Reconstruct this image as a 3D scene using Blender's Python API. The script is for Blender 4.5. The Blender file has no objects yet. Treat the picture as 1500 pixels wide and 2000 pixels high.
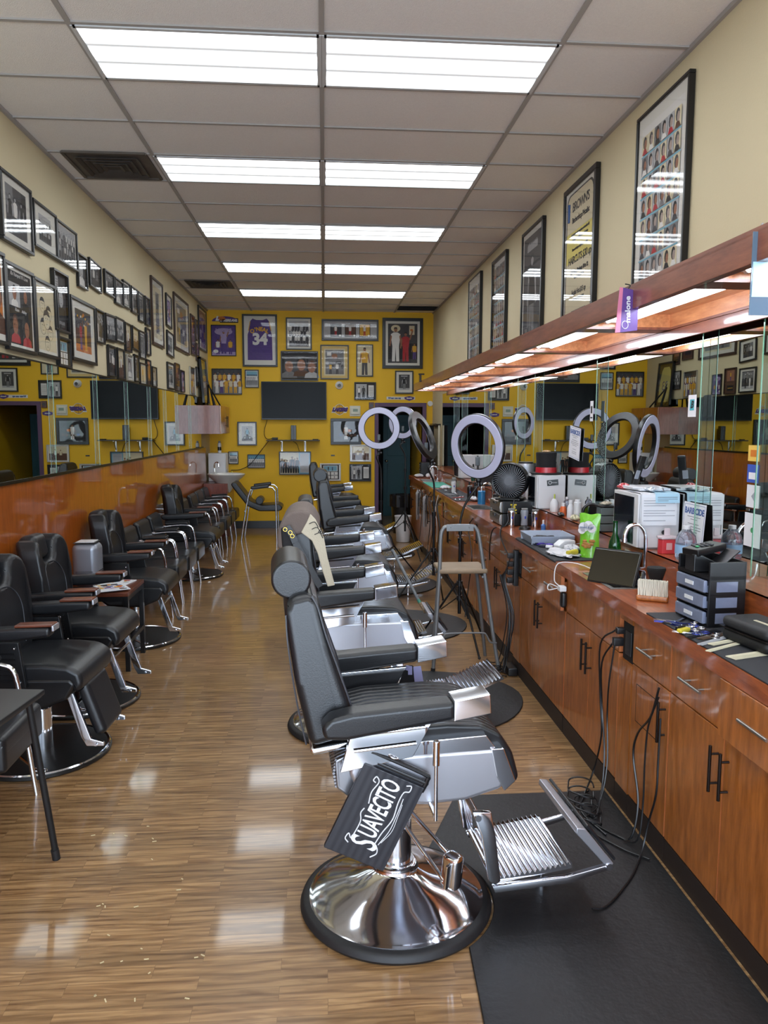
import bpy, bmesh, math, random
from math import sin, cos, pi, radians
from mathutils import Matrix, Vector, Euler

S = bpy.context.scene
C = S.collection
# ------------------------------------------------------------------ camera
F, YAW, PIT, ROL, CZ = 1500.0, .0775, .1125, .002, 1.8
cam = bpy.data.cameras.new('camera')
cam.sensor_fit = 'VERTICAL'
cam.sensor_height = 36.0
cam.lens = F / 2000 * 36.0
cam.clip_start = .05
camo = bpy.data.objects.new('camera', cam)
C.objects.link(camo)
_f = Vector((sin(YAW) * cos(PIT), cos(YAW) * cos(PIT), -sin(PIT)))
_r = Vector((cos(YAW), -sin(YAW), 0))
_u = _r.cross(_f)
_r2 = _r * cos(ROL) + _u * sin(ROL)
_u2 = _r2.cross(_f)
camo.matrix_world = Matrix((( _r2.x, _u2.x, -_f.x, 0), (_r2.y, _u2.y, -_f.y, 0), (_r2.z, _u2.z, -_f.z, CZ), (0, 0, 0, 1)))
S.camera = camo
# ------------------------------------------------------------------ view, world, lights
S.view_settings.view_transform = 'Standard'
S.view_settings.look = 'None'
S.view_settings.gamma = 1
S.view_settings.use_curve_mapping = False
S.view_settings.exposure = -0.28
S.cycles.max_bounces = 8
S.cycles.diffuse_bounces = 4
S.cycles.glossy_bounces = 5
S.cycles.transmission_bounces = 6
S.cycles.transparent_max_bounces = 12
S.cycles.sample_clamp_indirect = 6
S.cycles.caustics_reflective = False
S.cycles.caustics_refractive = False
W = bpy.data.worlds.new('daylight')
S.world = W
W.use_nodes = True
W.node_tree.nodes['Background'].inputs[0].default_value = (.62, .78, 1, 1)
W.node_tree.nodes['Background'].inputs[1].default_value = 3.0
PANEL, TUBE, WINDOW = 9.0, 24.0, 280.0

def area(name, loc, rot, sx, sy, power, col):
    l = bpy.data.lights.new(name, 'AREA')
    l.shape = 'RECTANGLE'
    l.size, l.size_y, l.energy, l.color = sx, sy, power, col
    o = bpy.data.objects.new(name, l)
    C.objects.link(o)
    o.location, o.rotation_euler = loc, rot
    return o
# daylight through the two panes of the storefront behind the camera
for k, x in enumerate((-1.0, .95)):
    area('window_daylight', (x, -1.72, 1.55), (pi / 2, 0, 0), 1.75, 2.5, WINDOW / 2, (.74, .86, 1.0))

# ------------------------------------------------------------------ photograph pixel -> point on a known surface
def ray(px, py):
    a, b = (px - 750) / F, -(py - 1000) / F
    x, u = a * cos(ROL) - b * sin(ROL), a * sin(ROL) + b * cos(ROL)
    d, z = cos(PIT) + u * sin(PIT), -sin(PIT) + u * cos(PIT)
    return Vector((x * cos(YAW) + d * sin(YAW), -x * sin(YAW) + d * cos(YAW), z))
def onz(px, py, z):
    r = ray(px, py); return r * ((z - CZ) / r.z) + Vector((0, 0, CZ))
def onx(px, py, x):
    r = ray(px, py); return r * (x / r.x) + Vector((0, 0, CZ))
def ony(px, py, y):
    r = ray(px, py); return r * (y / r.y) + Vector((0, 0, CZ))

# ------------------------------------------------------------------ materials
def lin(c):
    def f(v):
        v /= 255.0
        return v / 12.92 if v <= .04045 else ((v + .055) / 1.055) ** 2.4
    return (f(c[0]), f(c[1]), f(c[2]), 1)
_M = {}
def mat(name, c=(128, 128, 128), rough=.5, metal=0., coat=0., var=0., vs=8., bump=0., bs=60., emit=0., stretch=None, spec=None, trans=0.):
    if name in _M: return _M[name]
    m = bpy.data.materials.new(name)
    m.use_nodes = True
    N, L = m.node_tree.nodes, m.node_tree.links
    p = N['Principled BSDF']
    col = lin(c)
    p.inputs['Base Color'].default_value = col
    p.inputs['Roughness'].default_value = rough
    p.inputs['Metallic'].default_value = metal
    if coat:
        p.inputs['Coat Weight'].default_value = coat
        p.inputs['Coat Roughness'].default_value = .04
    if spec is not None: p.inputs['Specular IOR Level'].default_value = spec
    if trans: p.inputs['Transmission Weight'].default_value = trans
    if emit:
        p.inputs['Emission Color'].default_value = col
        p.inputs['Emission Strength'].default_value = emit
    tc = N.new('ShaderNodeTexCoord')
    mp = N.new('ShaderNodeMapping')
    L.new(tc.outputs['Object'], mp.inputs[0])
    if stretch: mp.inputs['Scale'].default_value = stretch
    n = N.new('ShaderNodeTexNoise')
    n.inputs['Scale'].default_value = vs
    n.inputs['Detail'].default_value = 4
    L.new(mp.outputs[0], n.inputs['Vector'])
    if True:
        v = max(var, .03)
        mx = N.new('ShaderNodeMix'); mx.data_type = 'RGBA'
        mx.inputs[6].default_value = tuple(x * (1 - v) for x in col[:3]) + (1,)
        mx.inputs[7].default_value = tuple(min(1, x * (1 + v)) for x in col[:3]) + (1,)
        L.new(n.outputs[0], mx.inputs[0])
        L.new(mx.outputs[2], p.inputs['Base Color'])
    if bump:
        b = N.new('ShaderNodeTexNoise')
        b.inputs['Scale'].default_value = bs
        L.new(mp.outputs[0], b.inputs['Vector'])
        bp = N.new('ShaderNodeBump')
        bp.inputs['Strength'].default_value = bump
        bp.inputs['Distance'].default_value = .004
        L.new(b.outputs[0], bp.inputs['Height'])
        L.new(bp.outputs[0], p.inputs['Normal'])
    _M[name] = m
    return m
def glass_mat(name, tint=(255, 255, 255), refl=.9, wob=.02):
    if name in _M: return _M[name]
    m = bpy.data.materials.new(name); m.use_nodes = True
    N, L = m.node_tree.nodes, m.node_tree.links
    N.remove(N['Principled BSDF'])
    t = N.new('ShaderNodeBsdfTransparent'); t.inputs[0].default_value = lin(tint)
    g = N.new('ShaderNodeBsdfGlossy'); g.inputs['Roughness'].default_value = .015
    n = N.new('ShaderNodeTexNoise'); n.inputs['Scale'].default_value = 9
    b = N.new('ShaderNodeBump'); b.inputs['Strength'].default_value = wob; b.inputs['Distance'].default_value = .004
    L.new(n.outputs[0], b.inputs['Height'])
    if wob: L.new(b.outputs[0], g.inputs['Normal'])
    f = N.new('ShaderNodeLayerWeight'); f.inputs[0].default_value = .5
    pw = N.new('ShaderNodeMath'); pw.operation = 'POWER'; pw.inputs[1].default_value = 5; L.new(f.outputs['Facing'], pw.inputs[0])
    x = N.new('ShaderNodeMath'); x.operation = 'MULTIPLY_ADD'; x.inputs[1].default_value = .92 * refl; x.inputs[2].default_value = .035 * refl
    L.new(pw.outputs[0], x.inputs[0])
    s = N.new('ShaderNodeMixShader')
    L.new(x.outputs[0], s.inputs[0]); L.new(t.outputs[0], s.inputs[1]); L.new(g.outputs[0], s.inputs[2])
    L.new(s.outputs[0], N['Material Output'].inputs[0])
    _M[name] = m
    return m
def wave_bump(m, scale, axis, strength=.6, dist=.006):
    N, L = m.node_tree.nodes, m.node_tree.links
    p = N['Principled BSDF']
    tc = N.new('ShaderNodeTexCoord'); w = N.new('ShaderNodeTexWave')
    w.bands_direction = axis; w.inputs['Scale'].default_value = scale
    L.new(tc.outputs['Object'], w.inputs['Vector'])
    b = N.new('ShaderNodeBump'); b.inputs['Strength'].default_value = strength; b.inputs['Distance'].default_value = dist
    L.new(w.outputs[0], b.inputs['Height']); L.new(b.outputs[0], p.inputs['Normal'])
    return m
def floor_mat():
    m = bpy.data.materials.new('oak_laminate'); m.use_nodes = True
    N, L = m.node_tree.nodes, m.node_tree.links
    p = N['Principled BSDF']
    tc = N.new('ShaderNodeTexCoord')
    b = N.new('ShaderNodeTexBrick')
    b.offset = .37; b.offset_frequency = 2
    b.inputs['Color1'].default_value = (0, 0, 0, 1); b.inputs['Color2'].default_value = (1, 1, 1, 1); b.inputs['Mortar'].default_value = (.5, .5, .5, 1)
    b.inputs['Scale'].default_value = 1; b.inputs['Mortar Size'].default_value = .0006
    b.inputs['Brick Width'].default_value = .42; b.inputs['Row Height'].default_value = .066
    L.new(tc.outputs['Object'], b.inputs['Vector'])
    mp = N.new('ShaderNodeMapping'); mp.inputs['Scale'].default_value = (1.6, 16, 1)
    add = N.new('ShaderNodeVectorMath'); add.operation = 'ADD'
    sc = N.new('ShaderNodeVectorMath'); sc.operation = 'SCALE'; sc.inputs['Scale'].default_value = 3.0
    L.new(b.outputs['Color'], sc.inputs[0]); L.new(tc.outputs['Object'], add.inputs[0]); L.new(sc.outputs[0], add.inputs[1])
    L.new(add.outputs[0], mp.inputs[0])
    n = N.new('ShaderNodeTexNoise'); n.inputs['Scale'].default_value = 2.2; n.inputs['Detail'].default_value = 6; n.inputs['Distortion'].default_value = 1.2
    L.new(mp.outputs[0], n.inputs['Vector'])
    w = N.new('ShaderNodeMapping'); w.inputs['Scale'].default_value = (5, 140, 1); L.new(add.outputs[0], w.inputs[0])
    n2 = N.new('ShaderNodeTexNoise'); n2.inputs['Scale'].default_value = 1.5; n2.inputs['Detail'].default_value = 3; L.new(w.outputs[0], n2.inputs['Vector'])
    r = N.new('ShaderNodeValToRGB')
    r.color_ramp.elements[0].position = .33; r.color_ramp.elements[0].color = lin((138, 102, 64))
    r.color_ramp.elements[1].position = .66; r.color_ramp.elements[1].color = lin((184, 146, 100))
    L.new(n.outputs[0], r.inputs[0])
    mx = N.new('ShaderNodeMix'); mx.data_type = 'RGBA'; mx.blend_type = 'MULTIPLY'; mx.inputs[0].default_value = .3
    L.new(r.outputs[0], mx.inputs[6]); L.new(n2.outputs[0], mx.inputs[7])
    wm = N.new('ShaderNodeMapping'); wm.inputs['Scale'].default_value = (.8, 5.5, 1); L.new(add.outputs[0], wm.inputs[0])
    wv = N.new('ShaderNodeTexWave'); wv.bands_direction = 'Y'; wv.inputs['Scale'].default_value = 1.5; wv.inputs['Distortion'].default_value = 9; wv.inputs['Detail'].default_value = 3; wv.inputs['Detail Scale'].default_value = 1.2
    L.new(wm.outputs[0], wv.inputs['Vector'])
    wr = N.new('ShaderNodeValToRGB'); wr.color_ramp.elements[0].position = .0; wr.color_ramp.elements[0].color = lin((150, 128, 104)); wr.color_ramp.elements[1].position = .38; wr.color_ramp.elements[1].color = (1, 1, 1, 1)
    L.new(wv.outputs[0], wr.inputs[0])
    m0 = mx; mx = N.new('ShaderNodeMix'); mx.data_type = 'RGBA'; mx.blend_type = 'MULTIPLY'; mx.inputs[0].default_value = .5
    L.new(m0.outputs[2], mx.inputs[6]); L.new(wr.outputs[0], mx.inputs[7])
    m3 = N.new('ShaderNodeMix'); m3.data_type = 'RGBA'; m3.blend_type = 'OVERLAY'; m3.inputs[0].default_value = .16
    L.new(mx.outputs[2], m3.inputs[6]); L.new(b.outputs['Color'], m3.inputs[7])
    m4 = N.new('ShaderNodeMix'); m4.data_type = 'RGBA'; m4.inputs[7].default_value = lin((70, 48, 30))
    mm = N.new('ShaderNodeMath'); mm.operation = 'MULTIPLY'; mm.inputs[1].default_value = .5
    L.new(b.outputs['Fac'], mm.inputs[0]); L.new(mm.outputs[0], m4.inputs[0]); L.new(m3.outputs[2], m4.inputs[6])
    L.new(m4.outputs[2], p.inputs['Base Color'])
    p.inputs['Roughness'].default_value = .34
    p.inputs['Coat Weight'].default_value = .7; p.inputs['Coat Roughness'].default_value = .075
    return m
def wood_mat(name, dark, light, axis=2, rough=.35, coat=.6, scale=3.0, cr=.06):
    m = bpy.data.materials.new(name); m.use_nodes = True
    N, L = m.node_tree.nodes, m.node_tree.links
    p = N['Principled BSDF']
    tc = N.new('ShaderNodeTexCoord'); mp = N.new('ShaderNodeMapping')
    s = [14., 14., 14.]; s[axis] = 2.0
    mp.inputs['Scale'].default_value = s
    L.new(tc.outputs['Object'], mp.inputs[0])
    n = N.new('ShaderNodeTexNoise'); n.inputs['Scale'].default_value = scale; n.inputs['Detail'].default_value = 7; n.inputs['Roughness'].default_value = .65
    L.new(mp.outputs[0], n.inputs['Vector'])
    r = N.new('ShaderNodeValToRGB')
    r.color_ramp.elements[0].position = .32; r.color_ramp.elements[0].color = lin(dark)
    r.color_ramp.elements[1].position = .68; r.color_ramp.elements[1].color = lin(light)
    L.new(n.outputs[0], r.inputs[0]); L.new(r.outputs[0], p.inputs['Base Color'])
    p.inputs['Roughness'].default_value = rough
    p.inputs['Coat Weight'].default_value = coat; p.inputs['Coat Roughness'].default_value = cr
    return m

black_vinyl = mat('black_vinyl', (27, 28, 31), .34, bump=.10, bs=220, var=.2)
pleat_vinyl = wave_bump(mat('pleated_black_vinyl', (22, 23, 26), .34, var=.2), 9.0, 'Y', .7)
chrome = mat('chrome', (225, 228, 235), .09, 1, var=.02)
satin = mat('satin_silver', (190, 192, 200), .33, .75, var=.04)
ribbed = wave_bump(mat('ribbed_metal', (150, 152, 158), .3, .8), 14., 'Y', .9)
rubber = mat('black_rubber', (26, 26, 28), .55, bump=.1, bs=90)
black_pl = mat('black_plastic', (22, 22, 24), .32, var=.1)
black_mt = mat('matte_black', (14, 14, 15), .6)
dark_metal = mat('dark_bronze_metal', (52, 46, 44), .3, .9)
steel = mat('brushed_steel', (170, 168, 164), .28, 1)
piping = mat('vinyl_piping', (58, 60, 66), .3)
white_pl = mat('white_plastic', (225, 226, 228), .35, var=.03)
grey_pl = mat('grey_plastic', (150, 156, 166), .4)
white_cl = mat('white_towel_cloth', (214, 214, 218), .9, bump=.6, bs=240)
paper = mat('white_paper', (228, 230, 234), .7)
ink = mat('black_ink', (24, 24, 28), .6)
black_fr = mat('black_frame_paint', (20, 20, 22), .32, var=.1)
brown_fr = mat('brown_frame_wood', (62, 44, 36), .35, var=.25, stretch=(3, 30, 3))
silver_fr = mat('silver_frame_metal', (186, 184, 178), .28, .7)
cherry = wood_mat('cherry_veneer', (136, 76, 28), (188, 112, 48), 2, scale=2.4)
cherry_h = wood_mat('cherry_counter', (124, 60, 28), (176, 92, 46), 1)
cherry_edge = wood_mat('cherry_edge', (176, 96, 54), (206, 126, 78), 2, coat=.2)
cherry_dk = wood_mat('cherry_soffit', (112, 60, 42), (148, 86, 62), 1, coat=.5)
pane_glass = glass_mat('picture_glass')
green_glass = glass_mat('clear_glass_strip', (244, 250, 246), .12, 0)
green_edge = mat('green_glass_edge', (120, 176, 146), .15, coat=.5)
mirror_m = mat('mirror_silver', (212, 216, 212), .0, 1, var=.0)
dk_hole = mat('dark_recess', (10, 10, 10), .8)

# ------------------------------------------------------------------ mesh builder
class MB:
    def __init__(s, xf=None):
        s.bm = bmesh.new(); s.xf = xf
    def _in(s, t, mi, X=None):
        for f in t.faces: f.material_index = mi
        me = bpy.data.meshes.new('tmp'); t.to_mesh(me); t.free()
        M = s.xf or Matrix()
        if X is not None: M = M @ X
        me.transform(M)
        s.bm.from_mesh(me)
        bpy.data.meshes.remove(me)
        return s
    def box(s, c, d, rot=(0, 0, 0), mi=0, b=0., seg=2):
        t = bmesh.new(); bmesh.ops.create_cube(t, size=1)
        bmesh.ops.scale(t, vec=d, verts=t.verts)
        if b > 0:
            bmesh.ops.bevel(t, geom=list(t.edges), offset=min(b, min(d) * .49), segments=seg, profile=.5, affect='EDGES')
        return s._in(t, mi, Matrix.Translation(c) @ Euler(rot).to_matrix().to_4x4())
    def bx(s, x0, x1, y0, y1, z0, z1, mi=0, b=0., seg=2):
        return s.box(((x0 + x1) / 2, (y0 + y1) / 2, (z0 + z1) / 2), (abs(x1 - x0), abs(y1 - y0), abs(z1 - z0)), mi=mi, b=b, seg=seg)
    def prism(s, pts, a, b, axis='y', mi=0, bev=0., seg=2):
        t = bmesh.new()
        def P(u, v, w):
            return {'y': (u, w, v), 'x': (w, u, v), 'z': (u, v, w)}[axis]
        lo = [t.verts.new(P(u, v, a)) for u, v in pts]
        hi = [t.verts.new(P(u, v, b)) for u, v in pts]
        n = len(pts)
        t.faces.new(lo); t.faces.new(hi[::-1])
        for i in range(n): t.faces.new((lo[i], hi[i], hi[(i + 1) % n], lo[(i + 1) % n]))
        bmesh.ops.recalc_face_normals(t, faces=t.faces)
        if bev > 0:
            bmesh.ops.bevel(t, geom=list(t.edges), offset=bev, segments=seg, profile=.5, affect='EDGES')
        return s._in(t, mi)
    def cyl(s, p0, p1, r0, r1=None, n=16, mi=0, bev=0.):
        p0, p1 = Vector(p0), Vector(p1); r1 = r0 if r1 is None else r1
        d = p1 - p0
        t = bmesh.new()
        bmesh.ops.create_cone(t, cap_ends=True, segments=n, radius1=r0, radius2=r1, depth=d.length)
        if bev > 0:
            ed = [e for e in t.edges if len(e.link_faces) == 2 and any(len(f.verts) > 4 for f in e.link_faces)]
            bmesh.ops.bevel(t, geom=ed, offset=bev, segments=3, profile=.5, affect='EDGES')
        X = Matrix.Translation((p0 + p1) / 2) @ d.to_track_quat('Z', 'Y').to_matrix().to_4x4()
        return s._in(t, mi, X)
    def ball(s, c, r, n=12, mi=0, sc=(1, 1, 1), rot=(0, 0, 0)):
        t = bmesh.new(); bmesh.ops.create_uvsphere(t, u_segments=n * 2, v_segments=n, radius=r)
        bmesh.ops.scale(t, vec=sc, verts=t.verts)
        return s._in(t, mi, Matrix.Translation(c) @ Euler(rot).to_matrix().to_4x4())
    def lathe(s, prof, c=(0, 0, 0), n=32, mi=0, rot=(0, 0, 0)):
        t = bmesh.new(); rings = []
        for r, z in prof:
            if r < 1e-5: rings.append([t.verts.new((0, 0, z))])
            else: rings.append([t.verts.new((r * cos(2 * pi * k / n), r * sin(2 * pi * k / n), z)) for k in range(n)])
        for a, b in zip(rings, rings[1:]):
            for k in range(n):
                k2 = (k + 1) % n
                if len(a) == 1 and len(b) == 1: continue
                if len(a) == 1: t.faces.new((a[0], b[k2], b[k]))
                elif len(b) == 1: t.faces.new((a[k], a[k2], b[0]))
                else: t.faces.new((a[k], a[k2], b[k2], b[k]))
        bmesh.ops.recalc_face_normals(t, faces=t.faces)
        return s._in(t, mi, Matrix.Translation(c) @ Euler(rot).to_matrix().to_4x4())
    def torus(s, c, R, r, rot=(0, 0, 0), n=40, m=10, mi=0, sc=(1, 1, 1)):
        t = bmesh.new(); V = []
        for i in range(n):
            a = 2 * pi * i / n
            V.append([t.verts.new(((R + r * cos(2 * pi * j / m)) * cos(a) * sc[0], (R + r * cos(2 * pi * j / m)) * sin(a) * sc[1], r * sin(2 * pi * j / m) * sc[2])) for j in range(m)])
        for i in range(n):
            for j in range(m):
                t.faces.new((V[i][j], V[(i + 1) % n][j], V[(i + 1) % n][(j + 1) % m], V[i][(j + 1) % m]))
        return s._in(t, mi, Matrix.Translation(c) @ Euler(rot).to_matrix().to_4x4())
    def tube(s, pts, r, n=8, mi=0, sm=0):
        P = [Vector(p) for p in pts]
        if sm:
            Q = []
            E_ = [P[0] * 2 - P[1]] + P + [P[-1] * 2 - P[-2]]
            for i in range(1, len(E_) - 2):
                a, b, c, d = E_[i - 1:i + 3]
                for k in range(sm):
                    u = k / sm
                    Q.append(.5 * ((2 * b) + (c - a) * u + (2 * a - 5 * b + 4 * c - d) * u * u + (3 * b - a - 3 * c + d) * u ** 3))
            Q.append(P[-1]); P = Q
        t = bmesh.new(); rings = []; up = None
        for i, p in enumerate(P):
            d = (P[min(i + 1, len(P) - 1)] - P[max(i - 1, 0)]).normalized()
            if up is None: up = d.orthogonal().normalized()
            up = (up - d * up.dot(d))
            if up.length < 1e-6: up = d.orthogonal()
            up.normalize(); w = d.cross(up)
            rings.append([t.verts.new(p + up * r * cos(2 * pi * k / n) + w * r * sin(2 * pi * k / n)) for k in range(n)])
        for a, b in zip(rings, rings[1:]):
            for k in range(n): t.faces.new((a[k], a[(k + 1) % n], b[(k + 1) % n], b[k]))
        t.faces.new(rings[0][::-1]); t.faces.new(rings[-1])
        return s._in(t, mi)
    def poly(s, pts, mi=0):
        t = bmesh.new(); t.faces.new([t.verts.new(p) for p in pts])
        return s._in(t, mi)
    def grid(s, fn, nu, nv, mi=0, thick=0.):
        t = bmesh.new()
        V = [[t.verts.new(fn(i / nu, j / nv)) for j in range(nv + 1)] for i in range(nu + 1)]
        for i in range(nu):
            for j in range(nv): t.faces.new((V[i][j], V[i + 1][j], V[i + 1][j + 1], V[i][j + 1]))
        if thick: bmesh.ops.solidify(t, geom=list(t.faces), thickness=thick)
        return s._in(t, mi)
    def text(s, body, size, X=None, mi=0, ext=.0006, align='CENTER', shear=0., off=0., sp=1.):
        cu = bpy.data.curves.new('t', 'FONT'); cu.body = body; cu.size = size; cu.align_x = align; cu.align_y = 'CENTER'
        cu.extrude = ext; cu.resolution_u = 3; cu.shear = shear; cu.offset = off; cu.space_character = sp
        o = bpy.data.objects.new('t', cu); C.objects.link(o)
        dg = bpy.context.evaluated_depsgraph_get()
        me = bpy.data.meshes.new_from_object(o.evaluated_get(dg))
        t = bmesh.new(); t.from_mesh(me)
        bpy.data.objects.remove(o); bpy.data.curves.remove(cu); bpy.data.meshes.remove(me)
        return s._in(t, mi, X)

def obj(name, mb, mats, parent=None, loc=None, rz=None, label=None, cat=None, group=None, kind=None, X=None, ang=38):
    me = bpy.data.meshes.new(name)
    mb.bm.to_mesh(me); mb.bm.free()
    for m in (mats if isinstance(mats, (list, tuple)) else [mats]): me.materials.append(m)
    me.polygons.foreach_set('use_smooth', [True] * len(me.polygons))
    me.set_sharp_from_angle(angle=radians(ang))
    o = bpy.data.objects.new(name, me); C.objects.link(o)
    if len(me.polygons) > 5 and len(me.polygons) < 6000:
        wn = o.modifiers.new('weighted', 'WEIGHTED_NORMAL'); wn.keep_sharp = True
    if parent: o.parent = parent
    if X is not None: o.matrix_world = X
    if loc is not None: o.location = loc
    if rz is not None: o.rotation_euler = (0, 0, rz)
    return tag(o, label, cat, group, kind)
def tag(o, label=None, cat=None, group=None, kind=None):
    if label: o['label'] = label
    if cat: o['category'] = cat
    if group: o['group'] = group
    if kind: o['kind'] = kind
    return o
def thing(name, label, cat, loc=(0, 0, 0), rz=0., group=None, rot=None):
    o = bpy.data.objects.new(name, None); C.objects.link(o)
    o.empty_display_size = .1
    o.location = loc; o.rotation_euler = rot or (0, 0, rz)
    return tag(o, label, cat, group)
def struct(name, mb, m, parent=None): return obj(name, mb, m, parent, kind='structure')
def kids(o): return [c for c in C.objects if c.parent == o]
def dup(o, loc, rz=0., label=None, parent=None, group=None, skip=()):
    r = o.copy(); C.objects.link(r)
    if parent: r.parent = parent
    else:
        r.location = loc; r.rotation_euler = (0, 0, rz)
        if label: r['label'] = label
        if group: r['group'] = group
    for c in kids(o):
        if c.name.split('.')[0] in skip: continue
        dup(c, None, parent=r, skip=skip)
    return r

# ------------------------------------------------------------------ room shell
XL, XR, YB, YF, ZC = -1.97, 1.90, 13.5, -1.6, 3.735
struct('floor', MB().bx(XL - .1, XR + .1, YF - .1, 16.4, -.06, 0), floor_mat())
cream = mat('cream_wall_paint', (216, 203, 168), .75, bump=.25, bs=120, var=.04, vs=1.2)
yellow = mat('yellow_wall_paint', (236, 186, 24), .6, bump=.15, bs=120, var=.05, vs=1.5)
tile_m = mat('ceiling_tile', (240, 237, 234), .9, bump=.7, bs=160, var=.06, vs=90)
struct('wall_left', MB().bx(XL - .1, XL, YF, YB, 0, ZC + .1), cream)
struct('wall_right', MB().bx(XR, XR + .1, YF, YB, 0, ZC + .1), cream)
DX0, DX1, DZ = .95, 1.72, 2.12
struct('wall_back', MB().bx(XL - .1, DX0, YB, YB + .12, 0, ZC + .1).bx(DX1, XR + .1, YB, YB + .12, 0, ZC + .1).bx(DX0, DX1, YB, YB + .12, DZ, ZC + .1), yellow)
struct('ceiling', MB().bx(XL - .1, XR + .1, YF - .1, YB + .1, ZC + .003, ZC + .08), tile_m)
tee = mat('shaded_grid_paint', (168, 164, 160), .7)  # grid colour darkened to carry the shadow lines along the tees
g = MB()
for x in (-1.22, 0, 1.22): g.bx(x - .013, x + .013, YF, YB, ZC - .008, ZC + .002)
g.bx(XL, XL + .02, YF, YB, ZC - .02, ZC + .002).bx(XR - .02, XR, YF, YB, ZC - .02, ZC + .002)
k = -9
while 4.06 + .61 * k < YB:
    y = 4.06 + .61 * k
    if y > YF: g.bx(XL, XR, y - .012, y + .012, ZC - .006, ZC + .002)
    k += 1
struct('trim_1', g, tee)
# storefront behind the camera
fr = mat('storefront_bronze', (60, 58, 56), .4, .6)
g = MB()
for x in (XL, -.03, XR - .06): g.bx(x, x + .06, YF - .06, YF, 0, 3.0)
g.bx(XL, XR, YF - .06, YF, 2.9, 3.0).bx(XL, XR, YF - .06, YF, 0, .22).bx(XL, XR, YF - .06, YF, 1.02, 1.08)
struct('window_1', g, fr)
struct('wall_front', MB().bx(XL - .1, XR + .1, YF - .1, YF, 3.0, ZC + .1), cream)
# corridor beyond the doorway
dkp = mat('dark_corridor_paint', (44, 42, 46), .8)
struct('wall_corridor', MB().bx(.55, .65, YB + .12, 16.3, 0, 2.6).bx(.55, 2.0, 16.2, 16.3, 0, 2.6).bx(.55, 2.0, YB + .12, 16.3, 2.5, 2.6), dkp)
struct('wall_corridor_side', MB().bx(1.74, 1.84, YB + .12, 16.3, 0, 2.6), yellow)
purple = mat('plum_door_trim', (92, 66, 96), .5)
g = MB().bx(DX0 - .07, DX0, YB - .02, YB + .14, 0, DZ + .07, b=.004).bx(DX1, DX1 + .07, YB - .02, YB + .14, 0, DZ + .07, b=.004).bx(DX0, DX1, YB - .02, YB + .14, DZ, DZ + .07, b=.004)
struct('door_1', g, purple)
teal = mat('teal_door_paint', (40, 92, 104), .5)
d2 = struct('door_2', MB().bx(1.16, 1.70, 15.2, 15.24, .0, 2.0, b=.004).bx(1.24, 1.62, 15.185, 15.21, 1.2, 1.85, b=.01).bx(1.24, 1.62, 15.185, 15.21, .2, 1.05, b=.01), teal)
struct('door_handle', MB().ball((1.22, 15.15, 1.1), .03), chrome, d2)
struct('baseboard_back', MB().bx(XL, DX0 - .07, YB - .015, YB, 0, .13, b=.003), black_pl)
struct('baseboard_left', MB().bx(-1.95, -1.938, YF, YB, 0, .1), black_pl)
# left wainscot and mirrors
XM = -1.95
orange = wood_mat('glossy_orange_veneer', (148, 72, 18), (182, 96, 30), 2, rough=.3, coat=1.0, scale=2.4, cr=.03)
g = MB(); y = YF
while y < 12.9:
    g.bx(XL + .001, XM, y + .001, min(y + 1.22, 12.9) - .001, .0, 1.43); y += 1.22
struct('wall_wainscot', g, orange)
struct('trim_2', MB().bx(XL, XM + .012, YF, 12.6, 1.43, 1.452).bx(XL, XM + .006, YF, 12.6, 2.222, 2.232), mat('dark_mirror_channel', (34, 30, 22), .35, .6))
# ------------------------------------------------------------------ ceiling lights
def light_mat():
    m = bpy.data.materials.new('lit_diffuser'); m.use_nodes = True
    N, L = m.node_tree.nodes, m.node_tree.links
    p = N['Principled BSDF']
    p.inputs['Base Color'].default_value = (.8, .8, .8, 1); p.inputs['Roughness'].default_value = .3
    p.inputs['Emission Color'].default_value = (.90, .96, 1, 1)
    tc = N.new('ShaderNodeTexCoord'); sx = N.new('ShaderNodeSeparateXYZ')
    L.new(tc.outputs['Object'], sx.inputs[0])
    # three tubes behind the lens: |sin| of the local y
    a = N.new('ShaderNodeMath'); a.operation = 'MULTIPLY'; a.inputs[1].default_value = pi / .19; L.new(sx.outputs[1], a.inputs[0])
    b = N.new('ShaderNodeMath'); b.operation = 'COSINE'; L.new(a.outputs[0], b.inputs[0])
    c = N.new('ShaderNodeMath'); c.operation = 'POWER'; L.new(b.outputs[0], c.inputs[0]); c.inputs[1].default_value = 2
    d = N.new('ShaderNodeMath'); d.operation = 'MULTIPLY_ADD'; L.new(c.outputs[0], d.inputs[0]); d.inputs[1].default_value = PANEL * 1.55; d.inputs[2].default_value = PANEL * .05
    L.new(d.outputs[0], p.inputs['Emission Strength'])
    return m
lm = light_mat()
t0 = None
for k in range(-2, 5):
    for s in (-1, 1):
        y = 4.06 + 1.83 * k + .305
        side = 'window' if s < 0 else 'mirror-counter'
        order = ['', '', 'first', 'second', 'third', 'fourth', 'fifth'][k + 2]
        lab = 'recessed fluorescent ceiling panel in the %s pair from the storefront, on the %s side' % (order, 'waiting-chair' if s < 0 else 'mirror-counter') if order else 'lit fluorescent ceiling panel above the entrance, behind the camera'
        o = t0 and dup(t0, (s * .61, y, ZC), 0, lab)
        if not t0:
            t0 = o = thing('ceiling_light', lab, 'ceiling light', (s * .61, y, ZC), group='fluorescent ceiling panels')
            fm = MB()
            for a in (-1, 1): fm.bx(a * .597 - .012, a * .597 + .012, -.292, .292, -.012, .002).bx(-.597, .597, a * .281 - .011, a * .281 + .011, -.012, .002)
            obj('frame', fm, mat('light_frame_paint', (205, 208, 210), .5), o)
            obj('diffuser', MB().bx(-.585, .585, -.27, .27, -.006, .0), lm, o)
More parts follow.
